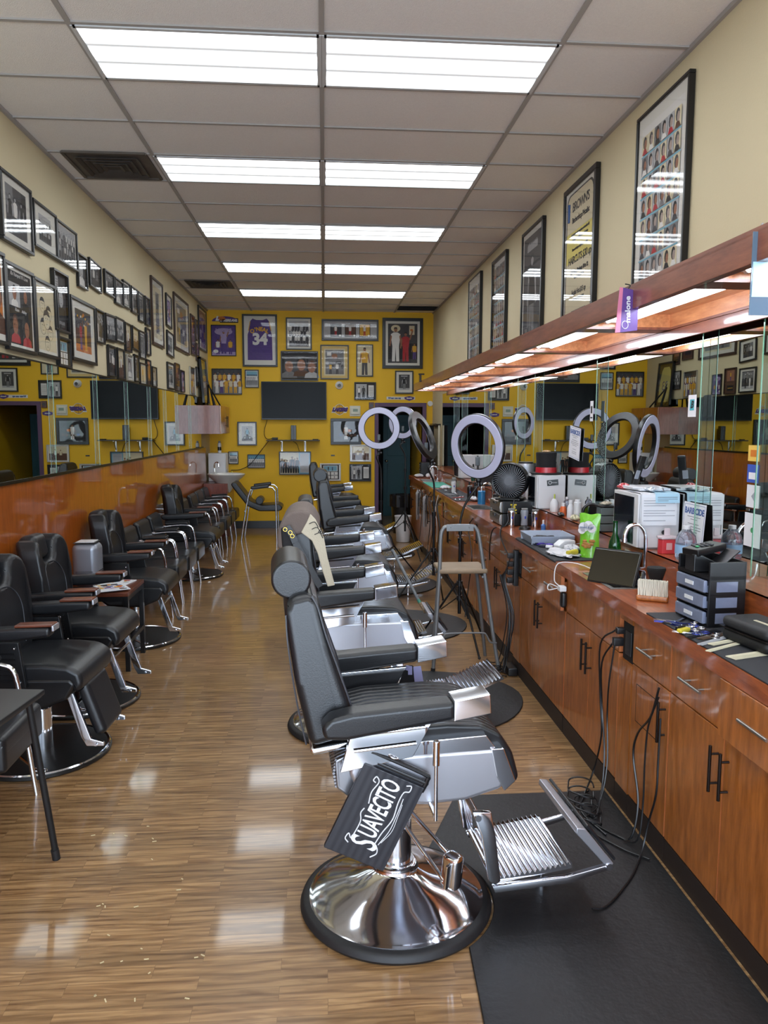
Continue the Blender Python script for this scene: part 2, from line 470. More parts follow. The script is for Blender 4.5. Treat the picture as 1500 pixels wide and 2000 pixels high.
# air diffusers
soot = mat('sooty_vent_metal', (92, 84, 76), .7, var=.5, vs=6)
def vent(y, lab, x=-1.56, sx=.58, sy=.57):
    t = thing('ceiling_vent', lab, 'vent', (x, y, ZC), group='ceiling air vents')
    m = MB()
    for a in (-1, 1): m.bx(a * sx / 2 - .012, a * sx / 2 + .012, -sy / 2, sy / 2, -.014, 0).bx(-sx / 2, sx / 2, a * sy / 2 - .012, a * sy / 2 + .012, -.014, 0)
    m.bx(-sx / 2, sx / 2, -sy / 2, sy / 2, -.004, 0)
    obj('frame', m, soot, t)
    b = MB()
    for q in range(1, 5):
        s = .26 - q * .05
        for a in (-1, 1): b.box((a * s, 0, -.012 - q * .003), (.03, 2 * s, .003), (0, a * .5, 0)).box((0, a * s, -.012 - q * .003), (2 * s, .03, .003), (-a * .5, 0, 0))
    obj('louvers', b, mat('sooty_louver_metal', (64, 58, 54), .6, var=.4), t)
vent(6.16, 'soot-stained square air vent in the ceiling above the framed photos, nearest the storefront')
vent(11.04, 'dusty square air vent in the ceiling near the yellow back wall, on the framed-photo side')
t = thing('ceiling_vent', 'dark rectangular return vent in the ceiling corner above the doorway', 'vent', (1.55, 12.98, ZC))
m = MB().bx(-.33, .33, -.2, .2, -.006, 0)
obj('frame', m, black_pl, t)
b = MB()
for q in range(9): b.box((0, -.17 + q * .042, -.01), (.62, .03, .003), (.5, 0, 0))
obj('louvers', b, mat('dark_louver_metal', (44, 44, 48), .5), t)

# ------------------------------------------------------------------ mirrors
seams = [-1.5, .2, 2.0, 3.45, 4.6, 5.7, 6.78, 7.81, 8.8, 9.65, 10.41, 11.4, 12.41]
words_ = ['first', 'second', 'third', 'fourth', 'fifth', 'sixth', 'seventh', 'eighth', 'ninth', 'tenth', 'eleventh', 'twelfth']
for i, (a, b) in enumerate(zip(seams, seams[1:])):
    if b < 4.5: lab = 'frameless mirror panel above the orange wainscot, beside the storefront'
    else: lab = 'frameless mirror panel above the orange wainscot, %s from the storefront end' % words_[i]
    obj('wall_mirror', MB().bx(0, .008, a + .002, b - .002, 1.452, 2.22), mirror_m, loc=(XM, 0, 0), label=lab, cat='mirror', group='mirror panels over the waiting chairs')
for i, y in enumerate(seams[5:12]):
    gd = obj('glass_divider', MB().bx(.008, .024, -.003, .003, 1.453, 2.22), green_glass, loc=(XM, y, 0), label='clear green-edged glass strip at the %s visible joint of the waiting-side mirrors' % words_[i], cat='glass strip', group='glass strips between waiting-side mirrors')
    obj('polished_edge', MB().bx(.0245, .0265, -.004, .004, 1.453, 2.22), green_edge, gd)
rs = [-1.5, -.05, 1.6, 3.17, 3.70, 5.17, 6.72, 7.32, 8.86, 10.32, 10.97, 12.3]
for i, (a, b) in enumerate(zip(rs, rs[1:])):
    if b > 3: lab = 'tall frameless station mirror, %s along the barber counter from the storefront' % words_[i]
    else: lab = 'tall station mirror beside the storefront end of the counter'
    obj('station_mirror', MB().bx(-.008, 0, a + .002, b - .002, 1.146, 2.298), mirror_m, loc=(XR, 0, 0), label=lab, cat='mirror', group='tall mirrors behind the barber counter')
for i, y in enumerate(rs[3:11]):
    gd = obj('glass_divider', MB().bx(-.045, -.009, -.003, .003, 1.147, 2.298), green_glass, loc=(XR, y, 0), label='upright green-edged glass strip between station mirrors, %s from the storefront end' % words_[i], cat='glass strip', group='glass strips between station mirrors')
    obj('polished_edge', MB().bx(-.048, -.0455, -.004, .004, 1.147, 2.298), green_edge, gd)

# ------------------------------------------------------------------ lit soffit over the counter
SX, SZ = 1.325, 2.30
boxes = [(-.1, 1.1), (1.35, 2.66), (2.80, 3.98), (4.14, 5.27), (5.42, 6.55), (6.68, 7.75), (7.90, 8.93), (9.06, 10.15), (10.30, 11.3)]
so = thing('light_soffit', 'long cherry wood light box running above the station mirrors', 'light box', (0, 0, 0))
m = MB().bx(SX, SX + .02, YF, 11.45, SZ, SZ + .095, b=.002).bx(SX, XR, YF, 11.45, SZ + .085, SZ + .105).bx(SX, XR - .001, 11.43, 11.45, SZ, SZ + .09)
obj('fascia', m, cherry_dk, so)
m = MB().bx(SX + .02, SX + .035, YF, 11.43, SZ, SZ + .012).bx(1.81, XR - .001, YF, 11.43, SZ, SZ + .012)
prev = YF
for a, b in boxes:
    m.bx(SX + .03, 1.82, prev, a, SZ, SZ + .012); prev = b
m.bx(SX + .03, 1.82, prev, 11.43, SZ, SZ + .012)
obj('underside', m, cherry_dk, so)
obj('added_valance', MB().bx(1.815, 1.83, YF, 11.43, 2.243, SZ - .0005, b=.002), cherry_dk, so)  # board added to keep the tubes' reflection out of the mirrors
lin_w = wood_mat('pale_box_lining', (190, 120, 72), (226, 160, 108), 1, coat=.3)
tube_m = mat('lit_tube', (238, 244, 255), .3, emit=TUBE)
for i, (a, b) in enumerate(boxes):
    m = MB().bx(SX + .035, 1.81, a - .012, a, SZ + .012, SZ + .085).bx(SX + .035, 1.81, b, b + .012, SZ + .012, SZ + .085).bx(1.81, 1.822, a, b, SZ + .012, SZ + .085).bx(SX + .022, SX + .034, a, b, SZ + .012, SZ + .085).bx(SX + .035, 1.81, a, b, SZ + .078, SZ + .085)
    obj('light_well', m, lin_w, so)
    far = ['', 'first', 'second', 'third', 'fourth', 'fifth', 'sixth', 'seventh', 'eighth'][i]
    t = thing('fluorescent_fixture', 'glowing fluorescent tube pair in the %s light box opening from the storefront' % (far or 'hidden nearest'), 'tube light', (1.50, (a + b) / 2, SZ + .036), group='tube lights over the counter')
    L_ = (b - a) / 2 - .06
    for x in (-.045, .045):
        tb = obj('tube', MB().cyl((x, -L_, 0), (x, L_, 0), .0135, n=12), tube_m, t)
        obj('end_cap', MB().cyl((x, -L_ - .022, 0), (x, -L_ - .001, 0), .0145, n=12).cyl((x, L_ + .001, 0), (x, L_ + .022, 0), .0145, n=12), white_pl, tb)
    obj('ballast_tray', MB().bx(-.075, .075, -L_ - .03, L_ + .03, .017, .030, b=.002).box((-.0, -L_ - .026, .008), (.14, .008, .03)).box((0, L_ + .026, .008), (.14, .008, .03)), white_pl, t)

# ------------------------------------------------------------------ framed pictures
INK = [mat('print_black', (24, 24, 27), .7), mat('print_charcoal', (62, 62, 66), .7, var=.3, vs=25), mat('print_grey', (118, 118, 120), .7, var=.3, vs=25),
       mat('print_silver', (176, 176, 178), .7, var=.15, vs=20), mat('print_white', (226, 224, 220), .7), mat('print_skin', (150, 102, 76), .7, var=.2, vs=30),
       mat('print_purple', (82, 60, 128), .7, var=.25, vs=20), mat('print_gold', (218, 166, 48), .7, var=.2, vs=20), mat('print_red', (172, 44, 50), .7, var=.2, vs=20),
       mat('print_blue', (52, 84, 138), .7, var=.25, vs=20), mat('print_cream', (214, 202, 170), .7), mat('print_orange', (196, 112, 44), .7, var=.3, vs=20),
       mat('print_teal', (120, 170, 190), .7), mat('print_brown', (86, 56, 40), .7, var=.3, vs=20), mat('print_lavender', (168, 150, 190), .7, var=.2, vs=14)]
INK.append(mat('print_pale_yellow', (224, 208, 112), .7)); INK.append(mat('print_warm_grey', (168, 150, 140), .7, var=.2, vs=20))
K, CH, G, SV, WH, SK, PU, GO, RE, BL, CR, OR, TL, BN, LV, PY, WG = range(17)
class Pic:
    """flat artwork on a sheet w x h, origin at its centre; each patch lies a hair above the last"""
    def __init__(s, w, h): s.m = MB(); s.w, s.h, s.z = w, h, .0003
    def rect(s, x0, y0, x1, y1, mi):
        s.z += .00004
        X0, X1 = (x0 - .5) * s.w, (x1 - .5) * s.w; Y0, Y1 = (y0 - .5) * s.h, (y1 - .5) * s.h
        s.m.poly([(X0, Y0, s.z), (X1, Y0, s.z), (X1, Y1, s.z), (X0, Y1, s.z)], mi)
    def pg(s, pts, mi):
        s.z += .00004
        s.m.poly([((x - .5) * s.w, (y - .5) * s.h, s.z) for x, y in pts], mi)
    def disc(s, x, y, rx, ry, mi, n=12):
        s.pg([(x + rx * cos(2 * pi * k / n), y + ry * sin(2 * pi * k / n)) for k in range(n)], mi)
    def man(s, x, y, hh, skin, shirt, pants, hair=None, ar=None, arms='down', rnd=None):
        a = s.h / s.w                                   # keep figures upright whatever the sheet
        u = hh * a
        s.pg([(x - .10 * u, y + .48 * hh), (x - .11 * u, y), (x - .02 * u, y), (x, y + .42 * hh), (x + .02 * u, y), (x + .11 * u, y), (x + .10 * u, y + .48 * hh)], pants)
        s.pg([(x - .10 * u, y + .45 * hh), (x - .15 * u, y + .80 * hh), (x - .06 * u, y + .86 * hh), (x + .06 * u, y + .86 * hh), (x + .15 * u, y + .80 * hh), (x + .10 * u, y + .45 * hh)], shirt)
        for sd in (-1, 1):
            if arms == 'up' and sd > 0: s.pg([(x + .12 * u, y + .76 * hh), (x + .22 * u, y + 1.08 * hh), (x + .27 * u, y + 1.06 * hh), (x + .17 * u, y + .74 * hh)], skin)
            else: s.pg([(x + sd * .15 * u, y + .80 * hh), (x + sd * .20 * u, y + .46 * hh), (x + sd * .16 * u, y + .44 * hh), (x + sd * .11 * u, y + .74 * hh)], skin)
        s.disc(x, y + .94 * hh, .052 * u, .068 * hh, skin)
        if hair is not None: s.pg([(x - .055 * u, y + .95 * hh), (x - .04 * u, y + 1.01 * hh), (x + .04 * u, y + 1.01 * hh), (x + .055 * u, y + .95 * hh), (x, y + .975 * hh)], hair)
    def bust(s, x, y, hh, skin, shirt, hair):
        u = hh * s.h / s.w
        s.pg([(x - .42 * u, y), (x - .36 * u, y + .22 * hh), (x - .12 * u, y + .34 * hh), (x + .12 * u, y + .34 * hh), (x + .36 * u, y + .22 * hh), (x + .42 * u, y)], shirt)
        s.disc(x, y + .66 * hh, .25 * u, .33 * hh, hair, 14)
        s.disc(x, y + .58 * hh, .21 * u, .29 * hh, skin, 14)
        for e in (-.08, .08): s.disc(x + e * u, y + .62 * hh, .03 * u, .02 * hh, K, 6)
        s.pg([(x - .07 * u, y + .44 * hh), (x + .07 * u, y + .44 * hh), (x, y + .41 * hh)], RE if skin == SK else K)
def art(p, style, rnd):
    R = rnd.uniform
    bw = [G, SV, WH]
    if style == 'bwduo':
        p.rect(0, 0, 1, 1, CH); p.rect(0, .55, .35, 1, G); p.rect(.75, .3, 1, 1, K)
        for x in (.2, .45, .75): p.man(x, .05, R(.7, .82), SV, rnd.choice([WH, K, G]), CH, K)
    elif style == 'bwteam':
        p.rect(0, 0, 1, 1, G); p.rect(0, .72, 1, 1, SV)
        for r in range(3):
            for k in range(7): p.man(.08 + k * .14 + .03 * (r % 2), .42 - r * .19, .42, SV, rnd.choice([WH, SV, CH]), CH, K)
    elif style == 'bwport':
        p.rect(0, 0, 1, 1, rnd.choice([CH, G])); p.rect(0, 0, R(.3, .5), 1, CH); p.bust(.5, .04, .88, SV, rnd.choice([K, WH]), K)
    elif style == 'bwplay':
        p.rect(0, 0, 1, 1, CH); p.rect(0, .6, 1, .95, G); p.rect(0, 0, 1, .16, SV)
        for k in range(9): p.disc(.06 + k * .11, .78 + R(-.05, .05), .04, .035, rnd.choice(bw), 8)
        p.man(.3, .06, .62, G, WH, WH, K, arms='up'); p.man(.66, .04, .7, SV, K, K, K, arms='up'); p.disc(.5, .9, .06, .045, SV)
    elif style == 'bwgroup':
        p.rect(0, 0, 1, 1, CH); p.rect(0, .5, 1, 1, G)
        for k in range(5): p.man(.12 + k * .19, .05 + R(0, .06), R(.68, .8), SV, rnd.choice([K, WH, G]), K, K)
    elif style == 'color':
        p.rect(0, 0, 1, 1, BN); p.rect(0, .55, 1, 1, CH); p.rect(0, 0, 1, .18, OR)
        for k in range(10): p.disc(.05 + k * .1, .74 + R(-.1, .12), .04, .03, rnd.choice([RE, GO, SK, WH, BL]), 8)
        p.man(.33, .05, .66, SK, rnd.choice([PU, RE]), PU, K, arms='up'); p.man(.64, .05, .72, SK, rnd.choice([GO, WH]), GO, K, arms='up'); p.disc(.52, .9, .06, .045, OR)
    elif style == 'colteam':
        p.rect(0, 0, 1, 1, G); p.rect(0, .55, 1, 1, CH)
        for r in range(2):
            for k in range(6): p.man(.1 + k * .16 + .05 * r, .3 - r * .26, .56, SK, rnd.choice([GO, WH, GO, CR]), rnd.choice([PU, WH, GO]), K)
    elif style == 'purple':
        p.rect(0, 0, 1, 1, PU); p.disc(.5, .8, .38, .12, LV, 20); p.rect(0, 0, 1, .12, LV)
        p.man(.5, .06, .76, SK, LV, PU, K, arms='up'); p.man(.25, .04, .5, SK, WH, PU, K); p.man(.78, .04, .5, SK, GO, PU, K)
        p.disc(.16, .14, .11, .06, WH, 14)
    elif style == 'collage':
        p.rect(0, 0, 1, 1, K); p.rect(.08, .55, .92, .95, WH); p.rect(.12, .58, .88, .92, TL); p.man(.38, .6, .28, SK, K, K, K); p.man(.62, .6, .28, SK, BL, K, K)
        for i in range(2):
            for j in range(2): p.rect(.08 + .45 * i, .05 + .25 * j, .48 + .45 * i, .26 + .25 * j, WH); p.man(.28 + .45 * i, .07 + .25 * j, .17, G, CH, K, K)
    elif style == 'sketch':
        p.rect(0, 0, 1, 1, CR)
        for x, y, s_ in ((.3, .72, .2), (.62, .6, .22), (.3, .38, .22), (.68, .3, .2), (.5, .12, .2), (.5, .5, .26)):
            p.disc(x, y, s_ * .72, s_ * .62, K, 14); p.disc(x, y - .006, s_ * .66, s_ * .57, CR, 14)
            p.pg([(x - s_ * .6, y + .05), (x - s_ * .4, y + s_ * .55), (x + s_ * .4, y + s_ * .55), (x + s_ * .6, y + .05), (x, y + s_ * .3)], CH)
            for e in (-.2, .2): p.disc(x + e * s_, y + .02, .02, .008, K, 6)
            p.rect(x - .04, y - s_ * .3, x + .04, y - s_ * .3 + .006, K)
    elif style == 'movie':
        p.rect(0, 0, 1, 1, K); p.rect(.04, .52, .5, .84, SV); p.rect(.52, .52, .97, .84, CH)
        p.bust(.27, .52, .3, SK, WH, K); p.bust(.74, .52, .3, SK, K, CH); p.bust(.25, .02, .4, SK, RE, BN); p.bust(.74, .0, .4, SK, RE, K)
    elif style == 'bwposter':
        p.rect(0, 0, 1, 1, CH); p.rect(.08, .68, .45, .95, SV)
        for q in range(5): p.rect(.11, .71 + q * .045, .42, .72 + q * .045, K)
        p.bust(.62, .25, .55, SV, K, K); p.rect(0, 0, 1, .26, K); p.rect(.15, .1, .85, .16, G)
    elif style == 'portrait_c':
        p.rect(0, 0, 1, 1, OR); p.bust(.5, 0, .9, SK, BN, K)
    elif style == 'haircuts':
        p.rect(0, 0, 1, 1, WH)
        nx, ny = 6, 8
        for j in range(ny):
            p.rect(.03, .03 + j * .115, .97, .04 + j * .115, TL)
            for i in range(nx):
                x0, y0 = .04 + i * .155, .045 + j * .115
                p.rect(x0, y0, x0 + .145, y0 + .1, rnd.choice([SV, CR, G, SV])); cx = x0 + .07
                p.pg([(x0 + .01, y0), (cx - .03, y0 + .03), (cx + .03, y0 + .03), (x0 + .135, y0)], rnd.choice([K, CH, WH, G, BN, RE]))
                p.disc(cx, y0 + .062, .046, .034, rnd.choice([K, CH]), 10); p.disc(cx + .014, y0 + .052, .032, .026, rnd.choice([SK, WG, WG]), 10)
    elif style == 'bwman':
        p.rect(0, 0, 1, 1, CH); p.rect(0, 0, 1, .12, SV); p.man(.5, .05, .78, SV, K, G, K)
        p.rect(.2, .87, .8, .93, SV); p.rect(.25, .2, .32, .6, G)
    elif style == 'gold':
        p.rect(0, 0, 1, 1, CR); p.rect(.06, .05, .94, .95, G); p.disc(.5, .72, .14, .1, SK); p.rect(.14, .74, .34, .86, WH)
        for k in range(7): p.disc(.15 + k * .12, .4 + R(-.08, .08), .08, .07, rnd.choice([CH, SV, G]), 10)
        p.man(.3, .06, .4, G, GO, CH, K); p.man(.62, .06, .42, G, WH, CH, K)
    elif style == 'coach':
        p.rect(0, 0, 1, 1, CR); p.man(.5, .02, .9, SK, GO, CH, K)
    elif style == 'duel':
        p.rect(0, 0, 1, 1, CH); p.rect(0, .1, 1, .5, K); p.rect(.72, .72, .9, .95, CR); p.disc(.26, .88, .16, .09, CR, 14)
        p.man(.26, .04, .86, SK, WH, WH, K); p.man(.6, .04, .74, SK, RE, RE, K, arms='up'); p.man(.9, .1, .4, SK, GO, PU, K); p.disc(.8, .84, .05, .03, OR)
    elif style == 'trip':
        p.rect(0, 0, 1, 1, K); p.rect(.07, .06, .7, .88, CH); p.rect(.75, .06, .95, .88, CH)
        p.bust(.2, .06, .72, SK, G, CH); p.bust(.55, .12, .72, SK, BN, K); p.bust(.85, .06, .66, SK, SV, BN)
    elif style == 'panorama':
        p.rect(0, 0, 1, 1, SV)
        for i, c_ in enumerate((CH, BN, GO)): 
            x0 = .13 + i * .27; p.rect(x0, .12, x0 + .21, .86, K); p.rect(x0 + .012, .18, x0 + .198, .82, c_); p.man(x0 + .1, .2, .55, SK, WH, RE, K); p.disc(x0 + .18, .2, .02, .06, WH)
    elif style == 'plaque':
        p.rect(0, 0, 1, 1, BN); p.rect(.15, .5, .85, .93, SK); p.man(.5, .52, .36, SK, GO, PU, K); p.rect(.2, .1, .8, .32, K); p.rect(.26, .2, .74, .22, GO)
    elif style == 'certificate':
        p.rect(0, 0, 1, 1, K); p.rect(.05, .07, .58, .93, SV); p.man(.2, .1, .66, G, WH, CH, K); p.man(.42, .1, .7, G, CH, K, K); p.rect(.66, .14, .93, .86, WH)
        for q in range(8): p.rect(.69, .22 + q * .07, .9, .235 + q * .07, CH)
    elif style == 'ballers':
        p.rect(0, 0, 1, 1, K); p.man(.5, .08, .76, SK, WH, WH, K); p.disc(.66, .55, .08, .07, OR)
        for k in range(6): p.disc(.1 + k * .16, .3 + R(-.06, .06), .06, .06, rnd.choice([CH, BL, BN]), 8)
    elif style == 'suits':
        p.rect(0, 0, .62, 1, CR); p.rect(.62, 0, 1, 1, TL); p.rect(.66, .05, .96, .95, SV)
        for q in range(11): p.rect(.69, .12 + q * .07, .93, .13 + q * .07, G)
        for k in range(7): p.man(.06 + k * .085, .03, R(.6, .76), SK, K, K, K)
    elif style == 'bike':
        p.rect(0, 0, 1, 1, SV); p.rect(0, 0, 1, .2, G); p.man(.5, .12, .74, CH, TL, K, K); p.disc(.28, .22, .15, .12, K, 16); p.disc(.28, .22, .1, .08, SV, 16); p.disc(.74, .22, .15, .12, K, 16); p.disc(.74, .22, .1, .08, SV, 16)
    elif style == 'dodger':
        p.rect(0, 0, 1, 1, SV); p.rect(0, .5, 1, 1, TL)
        for k in range(8): p.man(.08 + k * .12, .08, .7, CH, WH, G, BL)
    elif style == 'sepia':
        p.rect(0, 0, 1, 1, BN); p.rect(0, .5, 1, 1, CR); p.man(.35, .05, .7, SK, CR, BN, K); p.man(.65, .05, .75, SK, WH, BN, K)
    elif style == 'lines':
        p.rect(0, 0, 1, 1, CR); p.rect(.3, .1, .7, .9, G)
        for q in range(12): p.rect(.33, .14 + q * .062, R(.5, .67), .15 + q * .062, K)
        p.man(.5, .5, .36, G, CH, K, K)

def wall_xf(wall, loc, tilt=0., roll=0.):
    cols = {'L': ((0, 1, 0), (0, 0, 1), (1, 0, 0)), 'B': ((1, 0, 0), (0, 0, 1), (0, -1, 0)), 'R': ((0, -1, 0), (0, 0, 1), (-1, 0, 0))}[wall]
    r = Matrix(cols).transposed().to_4x4()
    return Matrix.Translation(loc) @ r @ Matrix.Rotation(roll, 4, 'Z') @ Matrix.Rotation(tilt, 4, 'X')
BOARD = mat('mat_board', (222, 220, 212), .8); BOARDK = mat('black_mat_board', (34, 34, 38), .8); BOARDC = mat('cream_mat_board', (214, 186, 120), .8)
NPIC = [0]
def picture(wall, q, label, style, fw=.018, board=.0, depth=.028, fm=None, bm_=None, glass=True, roll=0., group=None, extra=None, name='picture_frame', off=.002, z0=None, cat='framed picture'):
    """q: two opposite corners in the photograph (top edge's left end, bottom edge's right end) on that wall"""
    NPIC[0] += 1
    rnd = random.Random(NPIC[0] * 7 + 3)
    f = {'L': lambda x, y: onx(x, y, XL + depth), 'B': lambda x, y: ony(x, y, YB - depth), 'R': lambda x, y: onx(x, y, XR - depth)}[wall]
    a, b = f(q[0], q[1]), f(q[2], q[3])
    if wall == 'R': a, b = f(q[0], q[1]), f(q[2], q[3])
    hi, lo = a.z, (b.z if z0 is None else z0)
    if wall == 'B': w, cx = abs(b.x - a.x), (a.x + b.x) / 2; loc = (cx, YB - off, (hi + lo) / 2)
    else:
        w, cy = abs(b.y - a.y), (a.y + b.y) / 2
        loc = (XL + off, cy, (hi + lo) / 2) if wall == 'L' else (XR - off, cy, (hi + lo) / 2)
    h = hi - lo
    m = MB()
    m.bx(-w / 2, w / 2, h / 2 - fw, h / 2, 0, depth, b=.003, seg=1).bx(-w / 2, w / 2, -h / 2, -h / 2 + fw, 0, depth, b=.003, seg=1)
    m.bx(-w / 2, -w / 2 + fw, -h / 2 + fw, h / 2 - fw, 0, depth, b=.003, seg=1).bx(w / 2 - fw, w / 2, -h / 2 + fw, h / 2 - fw, 0, depth, b=.003, seg=1)
    m.bx(-w / 2 + fw, w / 2 - fw, -h / 2 + fw, h / 2 - fw, 0, .004)
    o = obj(name, m, fm or black_fr, label=label, cat=cat, group=group, X=wall_xf(wall, loc, 0, roll))
    iw, ih = w - 2 * fw, h - 2 * fw
    zz = depth - .014
    if board:
        obj('mat_board', MB().bx(-iw / 2, iw / 2, -ih / 2, ih / 2, .004, zz), bm_ or BOARD, o)
    p = Pic(iw * (1 - 2 * board), ih * (1 - 1.6 * board))
    art(p, style, rnd)
    p.m.bm.transform(Matrix.Translation((0, 0, zz if board else .006)))
    if extra: extra(p.m, iw, ih, (zz if board else .006) + p.z + .0006)
    obj('photograph', p.m, INK, o)
    if glass: obj('glass_pane', MB().poly([(-iw / 2, -ih / 2, depth - .006), (iw / 2, -ih / 2, depth - .006), (iw / 2, ih / 2, depth - .006), (-iw / 2, ih / 2, depth - .006)]), pane_glass, o)
    return o
def T(x, y, z, rz=0.): return Matrix.Translation((x, y, z)) @ Matrix.Rotation(rz, 4, 'Z')

LEFT = [
 ((0, 323, 68, 501), 'large black frame with a white-matted photo of men in white shirts, topmost nearest the storefront', 'bwduo', .022, .14),
 ((65, 385, 115, 508), 'black frame with wide white border around a small team photo, second in top row', 'bwteam', .02, .22),
 ((111, 425, 154, 532), 'black framed wide team photo, third in the top row beside the small narrow frame', 'bwteam', .018, .04),
 ((152, 491, 173, 569), 'narrow black frame with striped glare, first small one after the three large top frames', 'bwport', .016, .0),
 ((175, 503, 200, 573), 'tilted small black framed picture of two standing men, top row', 'bwduo', .016, .0),
 ((205, 524, 225, 583), 'small black framed court scene hung edge to edge before another, top row', 'bwplay', .016, .0),
 ((225, 540, 243, 601), 'small dark framed photo overlapping its neighbour, slightly lower in the top row', 'bwport', .016, .0),
 ((241, 545, 256, 606), 'small black framed portrait with a white corner, middle of the top row', 'bwport', .016, .08),
 ((257, 557, 271, 616), 'small black framed grey photo, third before the tall brown frame', 'bwplay', .016, .0),
 ((271, 568, 283, 632), 'black framed photo with a pale lower margin, second before the tall brown frame', 'bwman', .016, .08),
 ((284, 577, 295, 639), 'black framed dim photo directly beside the tall brown frame', 'bwduo', .016, .0),
 ((296, 537, 322, 682), 'very tall brown wooden frame with pale line drawings', 'lines', .03, .1),
 ((325, 572, 337, 643), 'black frame with a white mat and purple print, above the tilted small frame', 'purple', .02, .16),
 ((327, 645, 341, 699), 'tilted black frame with a white matted couple photo, under the purple print', 'bwduo', .02, .18),
 ((340, 569, 371, 695), 'big dark brown wooden frame with a gold tinted poster behind glass', 'gold', .035, .1),
 ((373, 612, 383, 696), 'narrow brown wooden plaque frame beside the big gold poster', 'plaque', .02, .0),
 ((383, 623, 388, 666), 'tiny dark frame above the small orange plaque near the back corner', 'bwport', .014, .0),
 ((384, 669, 390, 706), 'small orange-brown award plaque near the back corner', 'plaque', .01, .0),
 ((388, 595, 405, 690), 'large black frame nearest the back corner, high by the ceiling', 'purple', .025, .06),
 ((-30, 474, 19, 676), 'black frame with an orange-toned portrait, cut off at the picture edge', 'portrait_c', .024, .1),
 ((10, 505, 74, 695), 'tall black framed poster with handwritten title and four faces', 'movie', .024, .05),
 ((67, 538, 119, 704), 'tall black framed line sketch of several faces', 'sketch', .024, .06),
 ((105, 522, 139, 654), 'tall dark grey poster of a man in a jacket, behind the sketch frame', 'bwposter', .018, .0),
 ((115, 655, 142, 721), 'black collage frame with one large and four small photos', 'collage', .018, .0),
 ((138, 574, 191, 715), 'large black frame with a white mat around a colourful basketball scene', 'color', .026, .16),
 ((188, 601, 207, 674), 'black framed court photo right after the large colourful basketball picture', 'bwplay', .016, .0),
 ((207, 609, 229, 671), 'slightly crooked black framed crowd photo, middle row', 'bwteam', .018, .0),
 ((227, 617, 245, 673), 'black framed crowd photo with a white lower margin, middle row', 'bwteam', .016, .08),
 ((245, 628, 259, 690), 'narrow black framed colour photo of people, middle row', 'sepia', .016, .0),
 ((259, 636, 274, 687), 'tilted black framed photo with brown tones, middle row', 'sepia', .016, .0),
 ((273, 644, 286, 703), 'black framed pale photo of a standing player, middle row', 'bwman', .016, .06),
 ((286, 639, 296, 696), 'black framed list-like picture just left of the tall brown frame', 'lines', .016, .0),
 ((212, 672, 229, 738), 'tall black double-photo frame hanging just above the mirror', 'bwgroup', .016, .0),
 ((230, 678, 246, 743), 'brown-toned black frame beside the double-photo frame, low row', 'sepia', .016, .0),
 ((249, 691, 262, 746), 'white-edged glass frame with pale backing, low row above the mirror', 'bwport', .014, .12),
 ((263, 691, 274, 747), 'narrow black frame with a greenish photo, low row above the mirror', 'bwman', .014, .0),
 ((274, 707, 288, 753), 'small black frame with an orange figure on white, low row', 'coach', .014, .08),
 ((287, 701, 297, 754), 'narrow black frame with a rust coloured picture, low row', 'portrait_c', .014, .0),
 ((298, 715, 308, 757), 'small black frame with bright glare, last of the tight low row', 'bwport', .014, .04),
 ((328, 706, 342, 762), 'black frame with cream top band, first of the low trio near the back', 'bwplay', .02, .12),
 ((343, 708, 353, 765), 'thin bronze framed photo with an inset, middle of the low trio', 'plaque', .012, .0),
 ((354, 722, 362, 767), 'small black frame with shiny pink print, last of the low trio', 'purple', .012, .0),
 ((372, 715, 383, 773), 'thin framed glossy photo, low near the wall cabinet', 'colteam', .01, .0),
 ((384, 716, 391, 756), 'small white-edged glossy photo nearest the wall cabinet', 'bwteam', .01, .0),
]
for i, (q, lab, st, fw, bd) in enumerate(LEFT):
    fmt = brown_fr if ('brown' in lab.split('frame')[0] and 'brown-toned' not in lab) or 'bronze' in lab or 'plaque' in lab else (silver_fr if lab.startswith('white-edged') or 'thin framed glossy' in lab else black_fr)
    ex = None
    if 'handwritten title' in lab:
        ex = lambda m, w, h, z: m.text('Re Vamped 91 Love', h * .07, T(0, h * .42, z), WH, .0003, shear=.3).text('Riann     Ashley', h * .06, T(0, -h * .02, z), WH, .0003, shear=.3)
    picture('L', q, lab, st, fw, bd, depth=.032 if i < 3 or 19 <= i < 25 else .024, fm=fmt, roll=radians(-3) if 'tilted' in lab else (radians(2) if 'crooked' in lab else 0), extra=ex)

def bk(x0, y0, x1, y1, oy=590): return (380 + x0 / 3.125, oy + y0 / 3.125, 380 + x1 / 3.125, oy + y1 / 3.125)
def shirt(m, w, h, z):
    pts = [(-.46, -.40), (-.45, .12), (-.40, .2), (-.34, .40), (-.26, .45), (-.12, .42), (.12, .42), (.26, .45), (.34, .40), (.40, .2), (.45, .12), (.46, -.40)]
    m.poly([(x * w * .86, y * h, z) for x, y in pts], PU)
    for sx in (-1, 1): m.poly([(sx * .36 * w * .86, .40 * h, z + .0004), (sx * .34 * w * .86, .38 * h, z + .0004), (sx * .40 * w * .86, .2 * h, z + .0004), (sx * .43 * w * .86, .2 * h, z + .0004)][::sx], GO)
    m.text('34', h * .32, T(0, .02 * h, z + .0008), WH, .001, off=.012, sp=.95)
    for ch, u in zip("O'NEAL", (-2.5, -1.5, -.6, .5, 1.5, 2.5)):
        m.text(ch, h * .11, T(u * w * .095, .235 * h - abs(u) * abs(u) * .0075 * h, z + .0008, -u * .13), GO, .001, off=.004)
